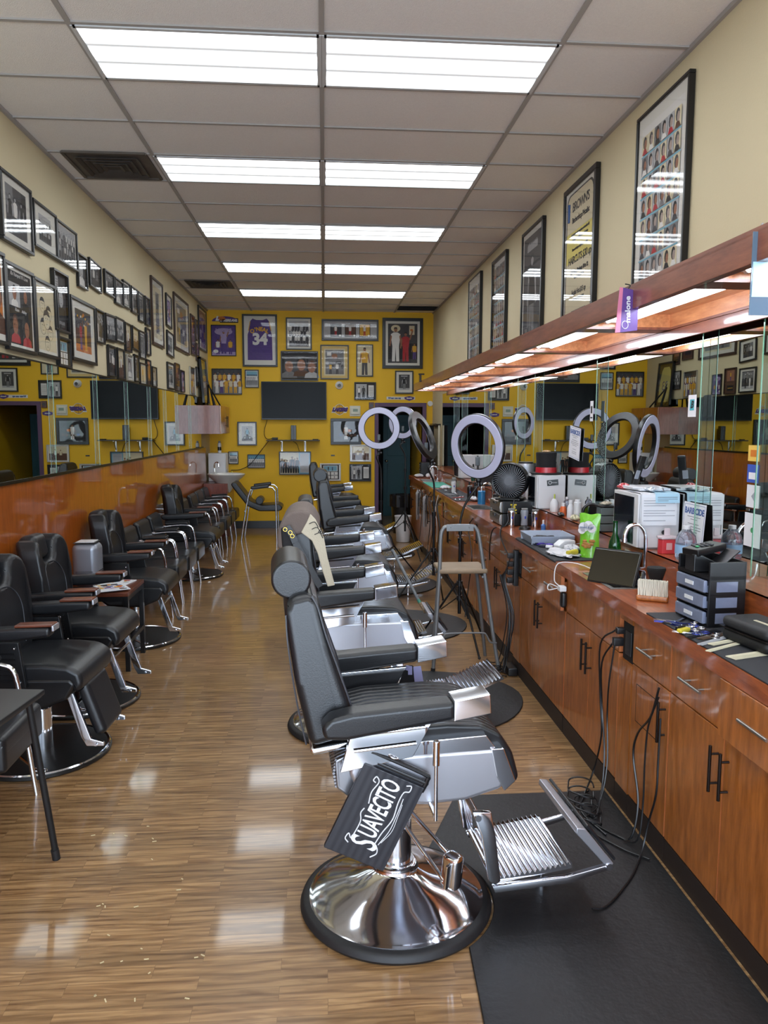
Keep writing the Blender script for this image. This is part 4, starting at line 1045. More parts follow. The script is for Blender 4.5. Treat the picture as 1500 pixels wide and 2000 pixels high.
# ------------------------------------------------------------------ padded styling chair at the wall (faces +x)
tan_cap = wood_mat('brown_arm_cap', (84, 40, 24), (118, 62, 38), 0, coat=.5)
def style_chair(label, loc, rz=0.):
    t = thing('styling_chair', label, 'salon chair', loc, rz, 'black padded salon chairs along the wainscot')
    obj('base_plate', MB().lathe([(0, 0), (.352, 0), (.36, .006), (.36, .02), (.345, .026), (0, .034)], n=56), mat('black_enamel', (26, 26, 26), .4, bump=.1, bs=60, var=.3), t)
    obj('rim', MB().lathe([(.33, .024), (.348, .03), (.355, .024), (.352, .016)], n=56), chrome, t)
    obj('column', MB().cyl((0, 0, .03), (0, 0, .26), .055, n=24).cyl((0, 0, .26), (0, 0, .40), .045, n=24), chrome, t)
    obj('foot_pump', MB().tube([(0, -.05, .14), (-.05, -.22, .12), (.1, -.36, .08), (.14, -.38, .075)], .008, 8, sm=4).box((.15, -.385, .075), (.06, .03, .012), b=.004), chrome, t)
    sh = MB().prism([(-.24, .47), (-.26, .42), (-.16, .34), (.1, .33), (.24, .385), (.29, .47), (.26, .50), (-.22, .50)], -.25, .25, 'y', bev=.02, seg=3)
    obj('under_shell', sh, black_pl, t)
    st = MB().prism([(-.22, .47), (-.22, .54), (-.1, .575), (.12, .578), (.25, .565), (.31, .53), (.325, .47), (.30, .42), (.27, .43), (.25, .47)], -.245, .245, 'y', bev=.028, seg=4)
    obj('seat', st, black_vinyl, t)
    for s in (-1, 1):
        m = MB().prism([(-.24, .46), (-.26, .70), (.02, .70), (.05, .46)], s * .262 - .012, s * .262 + .012, 'y', bev=.006)
        for k in range(6): m.cyl((-.2, s * .276, .50 + .028 * k), (.0, s * .276, .50 + .028 * k), .004, n=6)
        pl = obj('side_panel', m, black_pl, t)
        m = MB()
        for x, z in ((-.22, .67), (.0, .67), (.02, .49)): m.ball((x, s * .277, z), .007, 5)
        obj('bolts', m, chrome, pl)
        a = obj('armrest', MB().prism([(-.30, .75), (-.27, .71), (.0, .715), (.20, .74), (.20, .79), (.05, .79), (-.2, .775), (-.28, .77)], s * .285 - .04, s * .285 + .04, 'y', bev=.018, seg=3), black_vinyl, t)
        c = obj('arm_cap', MB().box((.12, s * .285, .797), (.19, .07, .014), (0, -.03, 0), b=.004), tan_cap, a)
        obj('cap_trim', MB().box((.215, s * .285, .785), (.012, .076, .03), (0, 0, 0), b=.004), satin, c)
        g = MB().prism([(.20, .44), (.235, .45), (.335, .155), (.40, .135), (.40, .115), (.31, .115), (.285, .16)], s * .18 - .011, s * .18 + .011, 'y', bev=.004)
        g.cyl((.36, s * .18 - .018, .125), (.36, s * .18 + .018, .125), .008, n=8)
        obj('footrest_strut', g, chrome, t)
    obj('cross_bar', MB().cyl((.26, -.18, .34), (.26, .18, .34), .008), chrome, t)
    out = [(-.225, .52), (-.243, .62), (-.247, .86), (-.244, 1.0), (-.225, 1.06), (-.18, 1.09), (-.13, 1.075), (-.105, 1.03), (-.095, .975), (-.07, .94), (0, .93)]
    out = out + [(-y, z) for y, z in out[-2::-1]]
    b = MB().prism(out, -.07, .07, 'x', bev=.032, seg=4)
    for v in b.bm.verts:                                    # lean back a little, wings curving forward
        z = v.co.z - .52
        v.co.x += -.195 - .12 * z - .03 * z * z + .9 * v.co.y ** 2 * (1 if z > .2 else z / .2)
    obj('backrest', b, black_vinyl, t)
    obj('headrest', MB().box((-.275, 0, 1.02), (.12, .195, .165), (0, -.16, 0), b=.045, seg=5), black_vinyl, t)
    pp = MB().tube([(-.115, -.12, .60), (-.135, -.14, .80), (-.165, -.10, .90), (-.178, 0, .925), (-.165, .10, .90), (-.135, .14, .80), (-.115, .12, .60)], .0028, 6, sm=5)
    obj('seam', pp, piping, t)
    return t
L1 = style_chair('black salon chair nearest the storefront, with a padded calf rest, cut by the picture edge', (-1.56, 4.2, 0), radians(-3))
L2 = dup(L1, (-1.59, 5.02, 0), radians(-2), 'black salon chair with brown arm caps, just before the air purifier')
L3 = dup(L1, (-1.585, 6.46, 0), 0, 'black salon chair just past the side table with magazines')
L4 = dup(L1, (-1.585, 9.24, 0), 0, 'black salon chair standing between the two rows of chrome-armed chairs')
obj('calf_rest', MB().box((.325, .0, .30), (.07, .30, .30), (0, -.33, 0), b=.03, seg=4), black_vinyl, L1)
obj('side_lever', MB().cyl((-.02, -.3, .52), (-.02, -.3, .62), .006, n=8).ball((-.02, -.3, .63), .014, 6), chrome, L2)

# ------------------------------------------------------------------ chrome-armed waiting chair (faces +x)
def waiting_chair(label, loc, rz=0.):
    t = thing('waiting_chair', label, 'chair', loc, rz, 'chrome-armed black waiting chairs')
    obj('seat', MB().box((-.0, 0, .425), (.46, .45, .10), (0, -.05, 0), b=.03, seg=4).box((.20, 0, .39), (.06, .45, .14), b=.025, seg=3), black_vinyl, t)
    obj('backrest', MB().prism([(-.23, .47), (-.19, .49), (-.26, .80), (-.31, .83), (-.33, .80), (-.29, .5)], -.225, .225, 'y', bev=.02, seg=4), black_vinyl, t)
    for s in (-1, 1):
        obj('side_frame', MB().tube([(.17, s * .25, 0), (.13, s * .25, .35), (.10, s * .25, .60), (.04, s * .25, .655), (-.08, s * .25, .66), (-.26, s * .248, .64)], .0125, 10, sm=5), chrome, t)
        obj('leg', MB().tube([(-.30, s * .24, 0), (-.26, s * .24, .3), (-.24, s * .24, .64)], .0115, 10, sm=4), chrome, t)
        obj('armrest', MB().box((-.09, s * .25, .682), (.25, .046, .03), (0, -.04, 0), b=.013, seg=3), black_vinyl, t)
    obj('cross_bar', MB().cyl((-.0, -.265, .36), (-.0, .265, .36), .01).cyl((-.25, -.25, .36), (-.25, .25, .36), .01), chrome, t)
    return t
W0 = waiting_chair('black waiting chair behind the small black table at the storefront end, mostly cut off', (-1.585, 3.45, 0), 0)
for y, lab in ((7.46, 'waiting chair with chrome arms right after the third salon chair'), (8.03, 'middle one of the three chrome-armed chairs before the fourth salon chair'), (8.60, 'chrome-armed chair directly before the fourth salon chair'),
               (10.35, 'chrome-armed chair first after the fourth salon chair'), (11.08, 'second chrome-armed chair counting back from the fourth salon chair'),
               (11.65, 'chrome-armed chair last but one before the shampoo basin'), (12.22, 'chrome-armed chair right beside the shampoo basin')):
    dup(W0, (-1.60, y, 0), 0, lab)

# small black table by the storefront
t = thing('folding_table', 'small black-topped table with thin black tube legs at the storefront end', 'table', (-1.44, 2.78, 0), radians(-7))
obj('tabletop', MB().box((0, 0, .722), (.52, .74, .022), b=.006).box((0, 0, .708), (.50, .72, .012), b=.003), black_pl, t)
for sx in (-1, 1):
    for sy in (-1, 1):
        l = obj('leg', MB().cyl((sx * .22, sy * .31, .70), (sx * .27, sy * .37, .03), .0135, n=12), black_mt, t)
        obj('foot_cap', MB().cyl((sx * .268, sy * .368, .045), (sx * .272, sy * .372, .0), .0165, n=12), rubber, l)
# side table
t = thing('side_table', 'low brown-topped black side table holding magazines between two salon chairs', 'table', (-1.665, 5.84, 0))
obj('tabletop', MB().box((0, 0, .575), (.48, .50, .03), b=.004), tan_cap, t)
obj('frame', MB().bx(-.235, .235, -.245, -.215, .525, .56).bx(-.235, .235, .215, .245, .525, .56).bx(-.235, -.205, -.245, .245, .525, .56).bx(.205, .235, -.245, .245, .525, .56), black_pl, t)
obj('lower_rail', MB().bx(.205, .235, -.245, .245, .2, .23), black_pl, t)
for sx in (-1, 1):
    for sy in (-1, 1): obj('leg', MB().bx(sx * .22 - .017, sx * .22 + .017, sy * .23 - .017, sy * .23 + .017, 0, .56, b=.002), black_pl, t)
rnd = random.Random(5)
for i, (dx, dy, rz, lab) in enumerate(((.05, -.10, .5, 'open glossy magazine on top of the side table pile, nearest the aisle'), (.0, .02, .2, 'coloured magazine under the open one on the side table'), (.03, .10, -.2, 'pale magazine at the back of the side table pile'))):
    z = .5905 + (2 - i) * .007
    o = obj('magazine', MB().box((0, 0, .003), (.21, .28, .006), b=.001), [paper], loc=(-1.63 + dx, 5.82 + dy, z), rz=rz, label=lab, cat='magazine', group='magazines on the side table')
    pc = Pic(.205, .275)
    for k in range(34):
        x, y = rnd.random() * .72, rnd.random() * .84
        pc.rect(x, y, x + .1 + rnd.random() * .2, y + .04 + rnd.random() * .14, rnd.choice([RE, BL, GO, TL, K, SV, WH, OR, LV]))
    pc.m.bm.transform(Matrix.Translation((0, 0, .006)))
    obj('cover_print', pc.m, INK, o)
# air purifier
t = thing('air_purifier', 'silver rounded air purifier standing on the side table by the wainscot', 'air purifier', (-1.775, 5.84, .591))
obj('body', MB().box((0, 0, .17), (.19, .19, .33), b=.05, seg=5), mat('silver_plastic', (148, 152, 162), .35, .5), t)
gm = mat('purifier_grille', (150, 154, 164), .5, .3)
m = MB()
for i in range(17):
    for j in range(9):
        for a in (0, 1):
            y = -.06 + i * .0075
            if a: m.box((.0955, y, .03 + j * .012), (.002, .004, .006))
            else: m.box((y, -.0955, .03 + j * .012), (.004, .002, .006))
obj('grille', m, black_pl, t)
obj('top_ring', MB().box((0, 0, .337), (.16, .16, .008), b=.004), black_pl, t)
obj('top_panel', MB().box((0, 0, .343), (.13, .13, .006), b=.003), white_pl, t)

# ------------------------------------------------------------------ shampoo corner
t = thing('shampoo_stand', 'cherry wood plinth carrying the shampoo basin near the back wall', 'stand', (-1.74, 12.75, 0))
obj('body', MB().bx(-.20, .18, -.25, .62, 0, .86, b=.003), wood_mat('reddish_veneer', (112, 46, 28), (150, 70, 44), 2), t)
t = thing('shampoo_basin', 'white ceramic shampoo basin beside the reclining chair', 'basin', (-1.60, 12.70, .861))
m = MB()
def bowl(u, v):
    a = 2 * pi * u; r = [(.02, .02), (.14, .03), (.21, .08), (.24, .145), (.27, .15), (.275, .14), (.25, .10), (.15, .0), (.05, -.16), (.02, -.17)][round(v * 9)]
    return (r[0] * cos(a) * 1.12, r[0] * sin(a) * 1.0, r[1])
m.grid(bowl, 40, 9)
obj('bowl', m, mat('white_ceramic', (232, 232, 226), .15, coat=.5), t)
obj('spray_hose', MB().tube([(-.2, .1, .15), (-.2, .1, .30), (-.14, .05, .33), (-.12, 0, .26)], .009, sm=5), chrome, t)
t = thing('wall_cabinet', 'small reddish wall cabinet in the back corner above the shampoo basin', 'cabinet', (XL, 12.12, 1.66))
rv = wood_mat('pinkish_veneer', (140, 84, 70), (168, 108, 92), 2, coat=.35, rough=.4)
obj('body', MB().bx(.002, .36, 0, 1.1, 0, .44, b=.002), rv, t)
for a in (0, 1):
    d = obj('door', MB().bx(.361, .378, .01 + a * .55, .54 + a * .55, .005, .435, b=.002), cherry, t)
    obj('handle', MB().cyl((.41, .48 + a * .14, .10), (.41, .48 + a * .14, .28), .006).cyl((.375, .48 + a * .14, .13), (.41, .48 + a * .14, .13), .004).cyl((.375, .48 + a * .14, .25), (.41, .48 + a * .14, .25), .004), dark_metal, d)
# jersey frame on the wall cabinet, held by a black easel
t = thing('jersey_frame', 'tall framed pale yellow jersey leaning on the wall, standing on the small wall cabinet', 'framed picture', (-1.90, 12.62, 2.115), rot=(0, radians(-4), 0))
w, h = .56, .74
m = MB().bx(0, .04, -w / 2, w / 2, 0, .03).bx(0, .04, -w / 2, w / 2, h - .03, h).bx(0, .04, -w / 2, -w / 2 + .03, 0, h).bx(0, .04, w / 2 - .03, w / 2, 0, h).bx(0, .006, -w / 2, w / 2, 0, h)
obj('frame', m, black_fr, t)
m = MB()
m.poly([(.012, y, z) for y, z in ((-.2, .08), (.2, .08), (.21, .4), (.16, .6), (.1, .66), (-.1, .66), (-.16, .6), (-.21, .4))], 0)
m.text('33', .22, Matrix.Translation((.016, 0, .34)) @ Matrix(((0, 0, 1, 0), (1, 0, 0, 0), (0, 1, 0, 0), (0, 0, 0, 1))), 1)
obj('jersey', m, [mat('pale_jersey', (206, 196, 120), .8), mat('jersey_number', (96, 90, 120), .8)], t)
obj('glass_pane', MB().bx(.028, .03, -w / 2 + .03, w / 2 - .03, .03, h - .03), pane_glass, t)
obj('easel', MB().tube([(-1.70, 12.3, 2.102), (-1.80, 12.3, 2.48), (-1.72, 12.3, 2.102)], .014, 6).tube([(-1.66, 12.62, 2.102), (-1.80, 12.3, 2.42)], .012, 6).tube([(-1.86, 12.62, 2.102), (-1.80, 12.3, 2.42)], .012, 6), black_mt, label='black folding easel standing on the small wall cabinet', cat='easel')
t = thing('sterilizer_box', 'white metal box standing on the shampoo basin plinth', 'box', (-1.79, 13.17, .861))
obj('body', MB().bx(-.14, .14, -.17, .17, .0, .47, b=.008), white_pl, t)
obj('door', MB().bx(.142, .152, -.16, .16, .01, .46, b=.004), white_pl, t)
obj('handle', MB().bx(.153, .165, -.15, -.13, .1, .2, b=.003), grey_pl, t)
t = thing('spray_can', 'white spray can on top of the white metal box', 'spray can', (-1.76, 13.15, 1.332))
obj('can', MB().lathe([(0, 0), (.028, 0), (.03, .004), (.03, .15), (.022, .165), (.0, .168)], n=20), white_pl, t)
obj('cap', MB().cyl((0, 0, .165), (0, 0, .20), .02, .016), grey_pl, t)
obj('label_band', MB().cyl((0, 0, .04), (0, 0, .1), .0305, n=20), black_pl, t)
obj('soap_bottle', MB().lathe([(0, 0), (.03, 0), (.03, .1), (.012, .13), (.012, .16), (0, .16)], c=(-1.56, 13.14, .862), n=16), mat('yellow_soap', (206, 200, 60), .3), label='small yellow soap bottle between the shampoo basin and the white metal box', cat='bottle')
# reclining shampoo chair
t = thing('shampoo_chair', 'black reclining shampoo chair with chrome legs before the yellow wall', 'chair', (-1.0, 12.25, 0))
prof = [(-.42, .92), (-.36, .90), (-.15, .62), (.0, .555), (.28, .57), (.34, .53), (.33, .48), (.28, .46), (-.02, .46), (-.20, .54), (-.40, .80), (-.45, .88)]
obj('cushion', MB().prism(prof, -.23, .23, 'y', bev=.02, seg=3), black_vinyl, t)
obj('neck_roll', MB().cyl((-.02, -.14, .62), (-.02, .14, .62), .06, n=24, bev=.01), black_vinyl, t)
for s in (-1, 1):
    obj('side_frame', MB().tube([(-.30, s * .26, 0), (-.22, s * .26, .5), (-.16, s * .26, .76), (-.10, s * .26, .81), (.15, s * .26, .84), (.22, s * .26, .80), (.24, s * .26, .7), (.25, s * .26, 0)], .0125, 10, sm=5), chrome, t)
    obj('armrest', MB().box((.0, s * .26, .845), (.28, .05, .05), (0, -.12, 0), b=.015, seg=3), black_vinyl, t)
obj('cross_bar', MB().cyl((-.24, -.26, .47), (-.24, .26, .47), .01).cyl((.24, -.26, .45), (.24, .26, .45), .01), chrome, t)

# ------------------------------------------------------------------ television, shelf and things on the back wall
a, b = ony(510, 745, YB - .06), ony(638, 820, YB - .06)
t = thing('television', 'large flat black television mounted on the yellow wall', 'television', ((a.x + b.x) / 2, YB, (a.z + b.z) / 2))
w, h = b.x - a.x, a.z - b.z
obj('housing', MB().bx(-w / 2, w / 2, -.07, -.02, -h / 2, h / 2, b=.006).bx(-.15, .15, -.02, -.003, -.12, .12), black_pl, t)
obj('screen', MB().bx(-w / 2 + .01, w / 2 - .01, -.073, -.0705, -h / 2 + .02, h / 2 - .01), mat('dark_screen', (13, 15, 18), .3, spec=.12), t)
def bb(x, y, Y=YB): return ony(380 + x / 3.125, 780 + y / 3.125, Y)
a, b = bb(440, 247, YB - .1), bb(765, 257, YB - .1)
t = thing('wall_shelf', 'narrow dark shelf under the television', 'shelf', ((a.x + b.x) / 2, YB, a.z))
w = b.x - a.x
obj('board', MB().bx(-w / 2, w / 2, -.2, 0, -.02, 0, b=.002), mat('dark_shelf', (70, 62, 50), .5), t)
for x in (533, 675):
    p = bb(x, 280); dx = p.x - (a.x + b.x) / 2
    obj('bracket', MB().bx(dx - .012, dx + .012, -.006, 0, -.2, -.02).bx(dx - .012, dx + .012, -.17, 0, -.026, -.02).tube([(dx, -.005, -.18), (dx, -.15, -.03)], .006, 6), steel, t)
p = bb(605, 245, YB - .1)
t = thing('speaker_box', 'slim black speaker standing on the shelf under the television', 'speaker', (p.x, YB - .1, a.z + .001))
obj('body', MB().bx(-.045, .045, -.05, .05, 0, .25, b=.006), black_pl, t)
obj('front_strip', MB().bx(-.012, .012, -.054, -.0505, .02, .23, b=.001), mat('speaker_grey', (70, 74, 80), .4), t)
p = bb(738, 243, YB - .1)
obj('remote_control', MB().box((0, 0, .008), (.1, .04, .014), (0, 0, .2), b=.004), black_pl, loc=(p.x, YB - .12, a.z + .001), label='small black remote lying at the end of the shelf under the television', cat='remote')
p = bb(490, 235, YB - .1)
obj('power_adapter', MB().box((0, 0, .02), (.1, .05, .04), (0, 0, .3), b=.006), black_pl, loc=(p.x, YB - .1, a.z + .001), label='black power adapter on the shelf under the television', cat='adapter')
def cable(label, pts, r=.005, m=black_pl, name='power_cable', group=None):
    return obj(name, MB().tube(pts, r, 6, sm=5), m, label=label, cat='cable', group=group)
cable('thin black cable looping from the television down to its shelf', [bb(443, 125, YB - .02), bb(425, 200, YB - .02), bb(440, 240, YB - .02), bb(480, 238, YB - .09)], .005)
cable('black cable running slantwise down the yellow wall to the white box', [bb(455, 250, YB - .012), bb(400, 320, YB - .035), bb(340, 395, YB - .035), bb(280, 428, YB - .02), bb(222, 432, YB - .02)], .006)
cable('black cable from the slim speaker behind the suited men frame', [bb(602, 255, YB - .012), bb(625, 275, YB - .012), bb(640, 318, YB - .012)], .005)
# ------------------------------------------------------------------ things on the barber chairs
a = ony(736, 1588, 2.43)
t = thing('tool_case', 'black rectangular case with white ornate lettering hanging on the nearest barber chair', 'case')
t.matrix_world = wall_xf('B', (a.x, 2.455, a.z), 0, radians(-25.5))
w, h = .222, .362
stripe = wave_bump(mat('striped_black_case', (34, 35, 42), .4, var=.2), 12, 'X', .3, .002)
obj('shell', MB().box((0, -.02, .012), (w, h - .04, .022), b=.004), stripe, t)
obj('front_rail', MB().box((0, h / 2 - .028, .006), (w + .02, .012, .016), b=.004), black_pl, t)
obj('frame', MB().tube([(-w / 2, h / 2 - .06, .008), (-w / 2, h / 2 - .015, .008), (-w / 2 + .02, h / 2, .008), (w / 2 - .02, h / 2, .008), (w / 2, h / 2 - .015, .008), (w / 2, h / 2 - .06, .008)], .008, 8, sm=3), black_pl, t)
m = MB()
X = T(.004, -.005, .0255, pi / 2)
m.text('UAVECITO', .115, X @ T(.022, 0, 0) @ Matrix.Diagonal((.40, .82, 1, 1)), 0, .0006, off=.002, sp=.92, shear=.1)
m.text('S', .15, X @ T(-.108, -.006, 0) @ Matrix.Diagonal((.5, .9, 1, 1)), 0, .0006, off=.002, shear=.1)
def sw(pts, r=.0022): m.tube([(x, y, .0255) for x, y in pts], r, 6, 0, sm=6)
sw([(.045, -.15), (.06, -.13), (.052, -.11), (.04, -.12), (.045, -.06), (.058, .0), (.05, .06), (.052, .10), (.068, .11), (.066, .13), (.05, .125)])
sw([(.052, -.10), (.066, -.04), (.064, .03), (.06, .08)], .0016); sw([(.058, -.09), (.074, -.04), (.07, .02), (.066, .06)], .0012)
sw([(-.045, -.13), (-.06, -.12), (-.056, -.10), (-.042, -.11), (-.038, -.05), (-.05, -.02), (-.046, 0)]); sw([(-.04, .02), (-.048, .06), (-.04, .1), (-.055, .115), (-.06, .1), (-.05, .095)])
obj('lettering', m, [mat('white_lettering', (226, 228, 232), .6), stripe], t)
obj('hanging_ring', MB().torus((-.03, h / 2 + .012, .004), .018, .0028, (pi / 2, 0, 0)), chrome, t)
# dark cape with lavender paper by the far armrest of the nearest chair
def ypoly(pts, Y, y2, mi=0, m=None):
    m = m or MB(); P = [ony(x, y, Y) for x, y in pts]
    return m.prism([(p.x, p.z) for p in P], Y, y2, 'y', mi)
Yc = 3.105
m = ypoly([(773, 1352), (792, 1300), (806, 1300), (812, 1306), (826, 1350)], Yc, Yc + .006)
ypoly([(784, 1306), (794, 1300), (805, 1302), (805, 1318), (797, 1318), (797, 1310)], Yc - .004, Yc - .0005, 1, m); ypoly([(807, 1303), (822, 1301), (829, 1342), (811, 1343)], Yc - .004, Yc - .0005, 1, m)
obj('salon_cape', m, [black_pl, mat('lavender_paper', (168, 164, 206), .7)], label='black and lavender folded cape hanging beyond the far armrest of the nearest barber chair', cat='cape')
# bag and cloth over the second chair's back
t = thing('canvas_bag', 'grey-brown canvas bag with gold clasps slung over the second barber chair', 'bag', (-.135, 4.44, 1.20))
taupe = mat('taupe_canvas', (116, 104, 98), .9, bump=.5, bs=200, var=.12)
m = ypoly([(541, 1072), (541, 1050), (546, 1025), (556, 1007), (572, 997), (592, 995), (606, 1000), (617, 1014), (626, 1034), (618, 1044), (596, 1042), (578, 1046), (566, 1056), (556, 1078)], 4.19, 4.70)
bmesh.ops.bevel(m.bm, geom=list(m.bm.edges), offset=.022, segments=3, profile=.5, affect='EDGES')
m.bm.transform(Matrix.Translation((.135, -4.44, -1.20)))
obj('body', m, taupe, t)
m = ypoly([(548, 1030), (566, 1034), (572, 1062), (570, 1098), (560, 1092), (551, 1070)], 4.172, 4.30)
bmesh.ops.bevel(m.bm, geom=list(m.bm.edges), offset=.015, segments=3, profile=.5, affect='EDGES')
m.bm.transform(Matrix.Translation((.135, -4.44, -1.20)))
obj('flap', m, mat('black_canvas', (30, 30, 32), .8), t)
m = MB(); P = [(560, 1028), (571, 1045), (577, 1060), (600, 1100), (618, 1133), (626, 1146)]
Y0 = 4.155
P = [ony(x, y, Y0) for x, y in P]
for a_, b_ in zip(P, P[1:]):
    n = Vector((-(b_.z - a_.z), 0, b_.x - a_.x)).normalized() * .018
    m.prism([(a_.x + n.x, a_.z + n.z), (b_.x + n.x, b_.z + n.z), (b_.x - n.x, b_.z - n.z), (a_.x - n.x, a_.z - n.z)], Y0, Y0 + .004, 'y')
m.bm.transform(Matrix.Translation((.135, -4.44, -1.20)))
obj('strap', m, black_pl, t)
m = MB()
for x, y in ((571, 1047), (567, 1040), (557, 1034)): p = ony(x, y, Y0 - .01); m.torus((p.x + .135, p.y - 4.44, p.z - 1.20), .010, .0028, (pi / 2, 0, 0), 20, 6)
obj('clasp', m, mat('gold_metal', (196, 160, 84), .25, 1), t)
m = MB()
c_ = [(588, 1040), (600, 1018), (606, 1004), (616, 1014), (628, 1038), (633, 1052), (640, 1090), (654, 1143), (640, 1146), (630, 1115), (620, 1080), (609, 1056)]
P = [ony(x, y, 4.172) for x, y in c_]
m.prism([(p.x, p.z) for p in P], 4.172, 4.182, 'y', 0, .003, 1)
p = ony(611, 1030, 4.17); 
for k in range(3): m.tube([(p.x - .02 + k * .014, 4.169, p.z + .02 - k * .03), (p.x + .01 + k * .014, 4.169, p.z + .03 - k * .03), (p.x + .03 + k * .012, 4.169, p.z + .0 - k * .03)], .0022, 5, 1, sm=3)
m.text('BRB', .035, Matrix.Translation((p.x + .055, 4.168, p.z - .035)) @ Matrix.Rotation(pi / 2, 4, 'X') @ Matrix.Rotation(-.7, 4, 'Z'), 1, .0004)
obj('canvas_cloth', m, [mat('cream_canvas', (206, 198, 176), .9, bump=.5, bs=150), ink], label='cream printed canvas cloth draped down the side of the second barber chair', cat='cloth')
t = thing('walking_pole', 'grey wrapped pole with a green band leaning on the third barber chair footrest', 'pole')
a, b = Vector((.57, 6.42, .75)), Vector((.80, 6.0, .30))
m = MB().cyl(a, b.lerp(a, .2), .0125, n=14)
for k in range(26): q = a.lerp(b, k * .03); m.cyl(q, q + (b - a) * .006, .0135, n=14)
obj('shaft', m, mat('grey_wrap', (120, 124, 128), .6), t)
obj('band', MB().cyl(b.lerp(a, .2), b.lerp(a, .15), .014, n=14), mat('green_band', (70, 140, 120), .5), t)
m = MB()
for k in range(5): m.cyl(b.lerp(a, .15 - k * .03), b.lerp(a, .125 - k * .03), .014 - k * .001, .012 - k * .001, n=12)
obj('tip', m, mat('ribbed_tan', (150, 128, 100), .6), t)

# ------------------------------------------------------------------ metal step stool
t = thing('metal_stool', 'grey tubular metal stool with a low back and worn wooden seat', 'stool', (0, 0, 0))
gm_ = mat('grey_painted_steel', (128, 130, 132), .45, .4, var=.12)
obj('back_frame', MB().tube([(.785, 5.43, 0), (.805, 5.44, .30), (.83, 5.46, .74), (.838, 5.47, .98), (.855, 5.475, 1.05), (.90, 5.475, 1.072), (1.06, 5.475, 1.072), (1.10, 5.475, 1.05), (1.122, 5.47, .98), (1.16, 5.46, .74), (1.225, 5.44, .30), (1.275, 5.43, 0)], .0145, 12, sm=5), gm_, t)
obj('back_rail', MB().box((.978, 5.462, 1.062), (.20, .008, .05), b=.003).ball((.91, 5.457, 1.066), .004, 4).ball((1.045, 5.457, 1.066), .004, 4), gm_, t)
for pt in [((.83, 5.76, 0), (.862, 5.72, .62)), ((1.25, 5.80, 0), (1.165, 5.72, .62))]:
    obj('leg', MB().tube([pt[0], pt[1], (pt[1][0] + (.02 if pt[1][0] < 1 else -.02), 5.71, .69), ((pt[1][0] + (.07 if pt[1][0] < 1 else -.07)), 5.70, .712), (1.013, 5.70, .714)], .0135, 12, sm=5), gm_, t)
for x in (.783, 1.277): obj('foot_cap', MB().cyl((x, 5.43, 0), (x + (.003 if x < 1 else -.003), 5.43, .03), .017, n=14), rubber, t)
obj('seat', MB().box((1.005, 5.60, .742), (.36, .32, .035), b=.014, seg=4), mat('worn_plywood', (150, 130, 106), .6, var=.35, vs=7, stretch=(1, 6, 1)), t)
obj('foot_rod', MB().tube([(.79, 5.41, .215), (.83, 5.40, .225), (.86, 5.40, .28), (.90, 5.40, .295), (1.13, 5.40, .295), (1.17, 5.40, .28), (1.20, 5.40, .225), (1.25, 5.41, .215)], .006, 8, sm=4).cyl((.84, 5.45, .70), (.87, 5.71, .70), .009).cyl((1.15, 5.45, .70), (1.155, 5.71, .70), .009), gm_, t)

# ------------------------------------------------------------------ ring lights
ringw = mat('unlit_ring_diffuser', (196, 196, 222), .35, var=.02)
def ring_light(label, c, n, px_, py_, R=.205, hub=.60, foot=.45, rot0=.4, neck=True, tw=.5):
    t = thing('ring_light', label, 'ring light', (px_, py_, 0), group='ring lights on tripod stands')
    n = Vector(n).normalized(); q = n.to_track_quat('Z', 'Y').to_matrix().to_4x4()
    c = Vector(c) - Vector((px_, py_, 0))
    X = Matrix.Translation(c) @ q
    r = obj('ring', MB(X).lathe([(R - .034, -.028), (R + .034, -.028), (R + .04, -.018), (R + .04, .004), (R + .034, .009), (R - .034, .009), (R - .04, .004), (R - .04, -.018), (R - .034, -.028)], n=72), black_pl, t)
    obj('diffuser', MB(X).lathe([(R - .033, .0095), (R - .03, .014), (R + .03, .014), (R + .033, .0095)], n=72), ringw, r)
    dn = Vector((0, 0, -1)); dn = (dn - n * dn.dot(n)).normalized()
    bot = c + dn * (R + .05)
    obj('mount', MB().ball(bot, .024, 8).cyl(c + dn * (R - .03), c + dn * (R - .075), .007).cyl(bot, bot + Vector((0, 0, -.05)), .014).ball(bot + Vector((.02, -.02, -.03)), .016, 6), black_pl, t)
    obj('phone_clip', MB().box(c + dn * (R - .10), (.035, .018, .07), b=.004), black_pl, t)
    top = Vector((0, 0, bot.z - .42))
    m = MB().tube([bot + Vector((0, 0, -.04)), bot + Vector((-.03 if abs(bot.x) > .02 else 0, 0, -.08)), (bot.x * .25, bot.y * .25, bot.z - .2), (0, 0, bot.z - .33), top], .0095, 10, sm=5)
    obj('gooseneck', m, black_pl, t)
    obj('pole', MB().cyl(top, (0, 0, hub), .0095, n=12).cyl((0, 0, hub + .35), (0, 0, hub - .25), .0135, n=14).cyl((0, 0, hub + .33), (0, 0, hub + .37), .02, n=12).cyl((0, 0, top.z - .02), (0, 0, top.z + .03), .016, n=12), dark_pole, t)
    obj('hub', MB().cyl((0, 0, hub - .02), (0, 0, hub + .02), .026, n=12).cyl((0, 0, hub - .14), (0, 0, hub - .10), .024, n=12), black_pl, t)
    for k in range(3):
        a = rot0 + k * 2 * pi / 3; d = Vector((cos(a), sin(a), 0))
        l = obj('leg', MB().cyl(d * .024 + Vector((0, 0, hub)), d * foot + Vector((0, 0, .012)), .0085, n=10).cyl(d * .02 + Vector((0, 0, hub - .12)), d * (foot * .42) + Vector((0, 0, hub * .58)), .005, n=8), dark_pole, t)
        obj('foot_cap', MB().ball(d * foot + Vector((0, 0, .012)), .012, 6), rubber, l)
    return t
dark_pole = mat('black_painted_metal', (30, 30, 32), .3, .5)
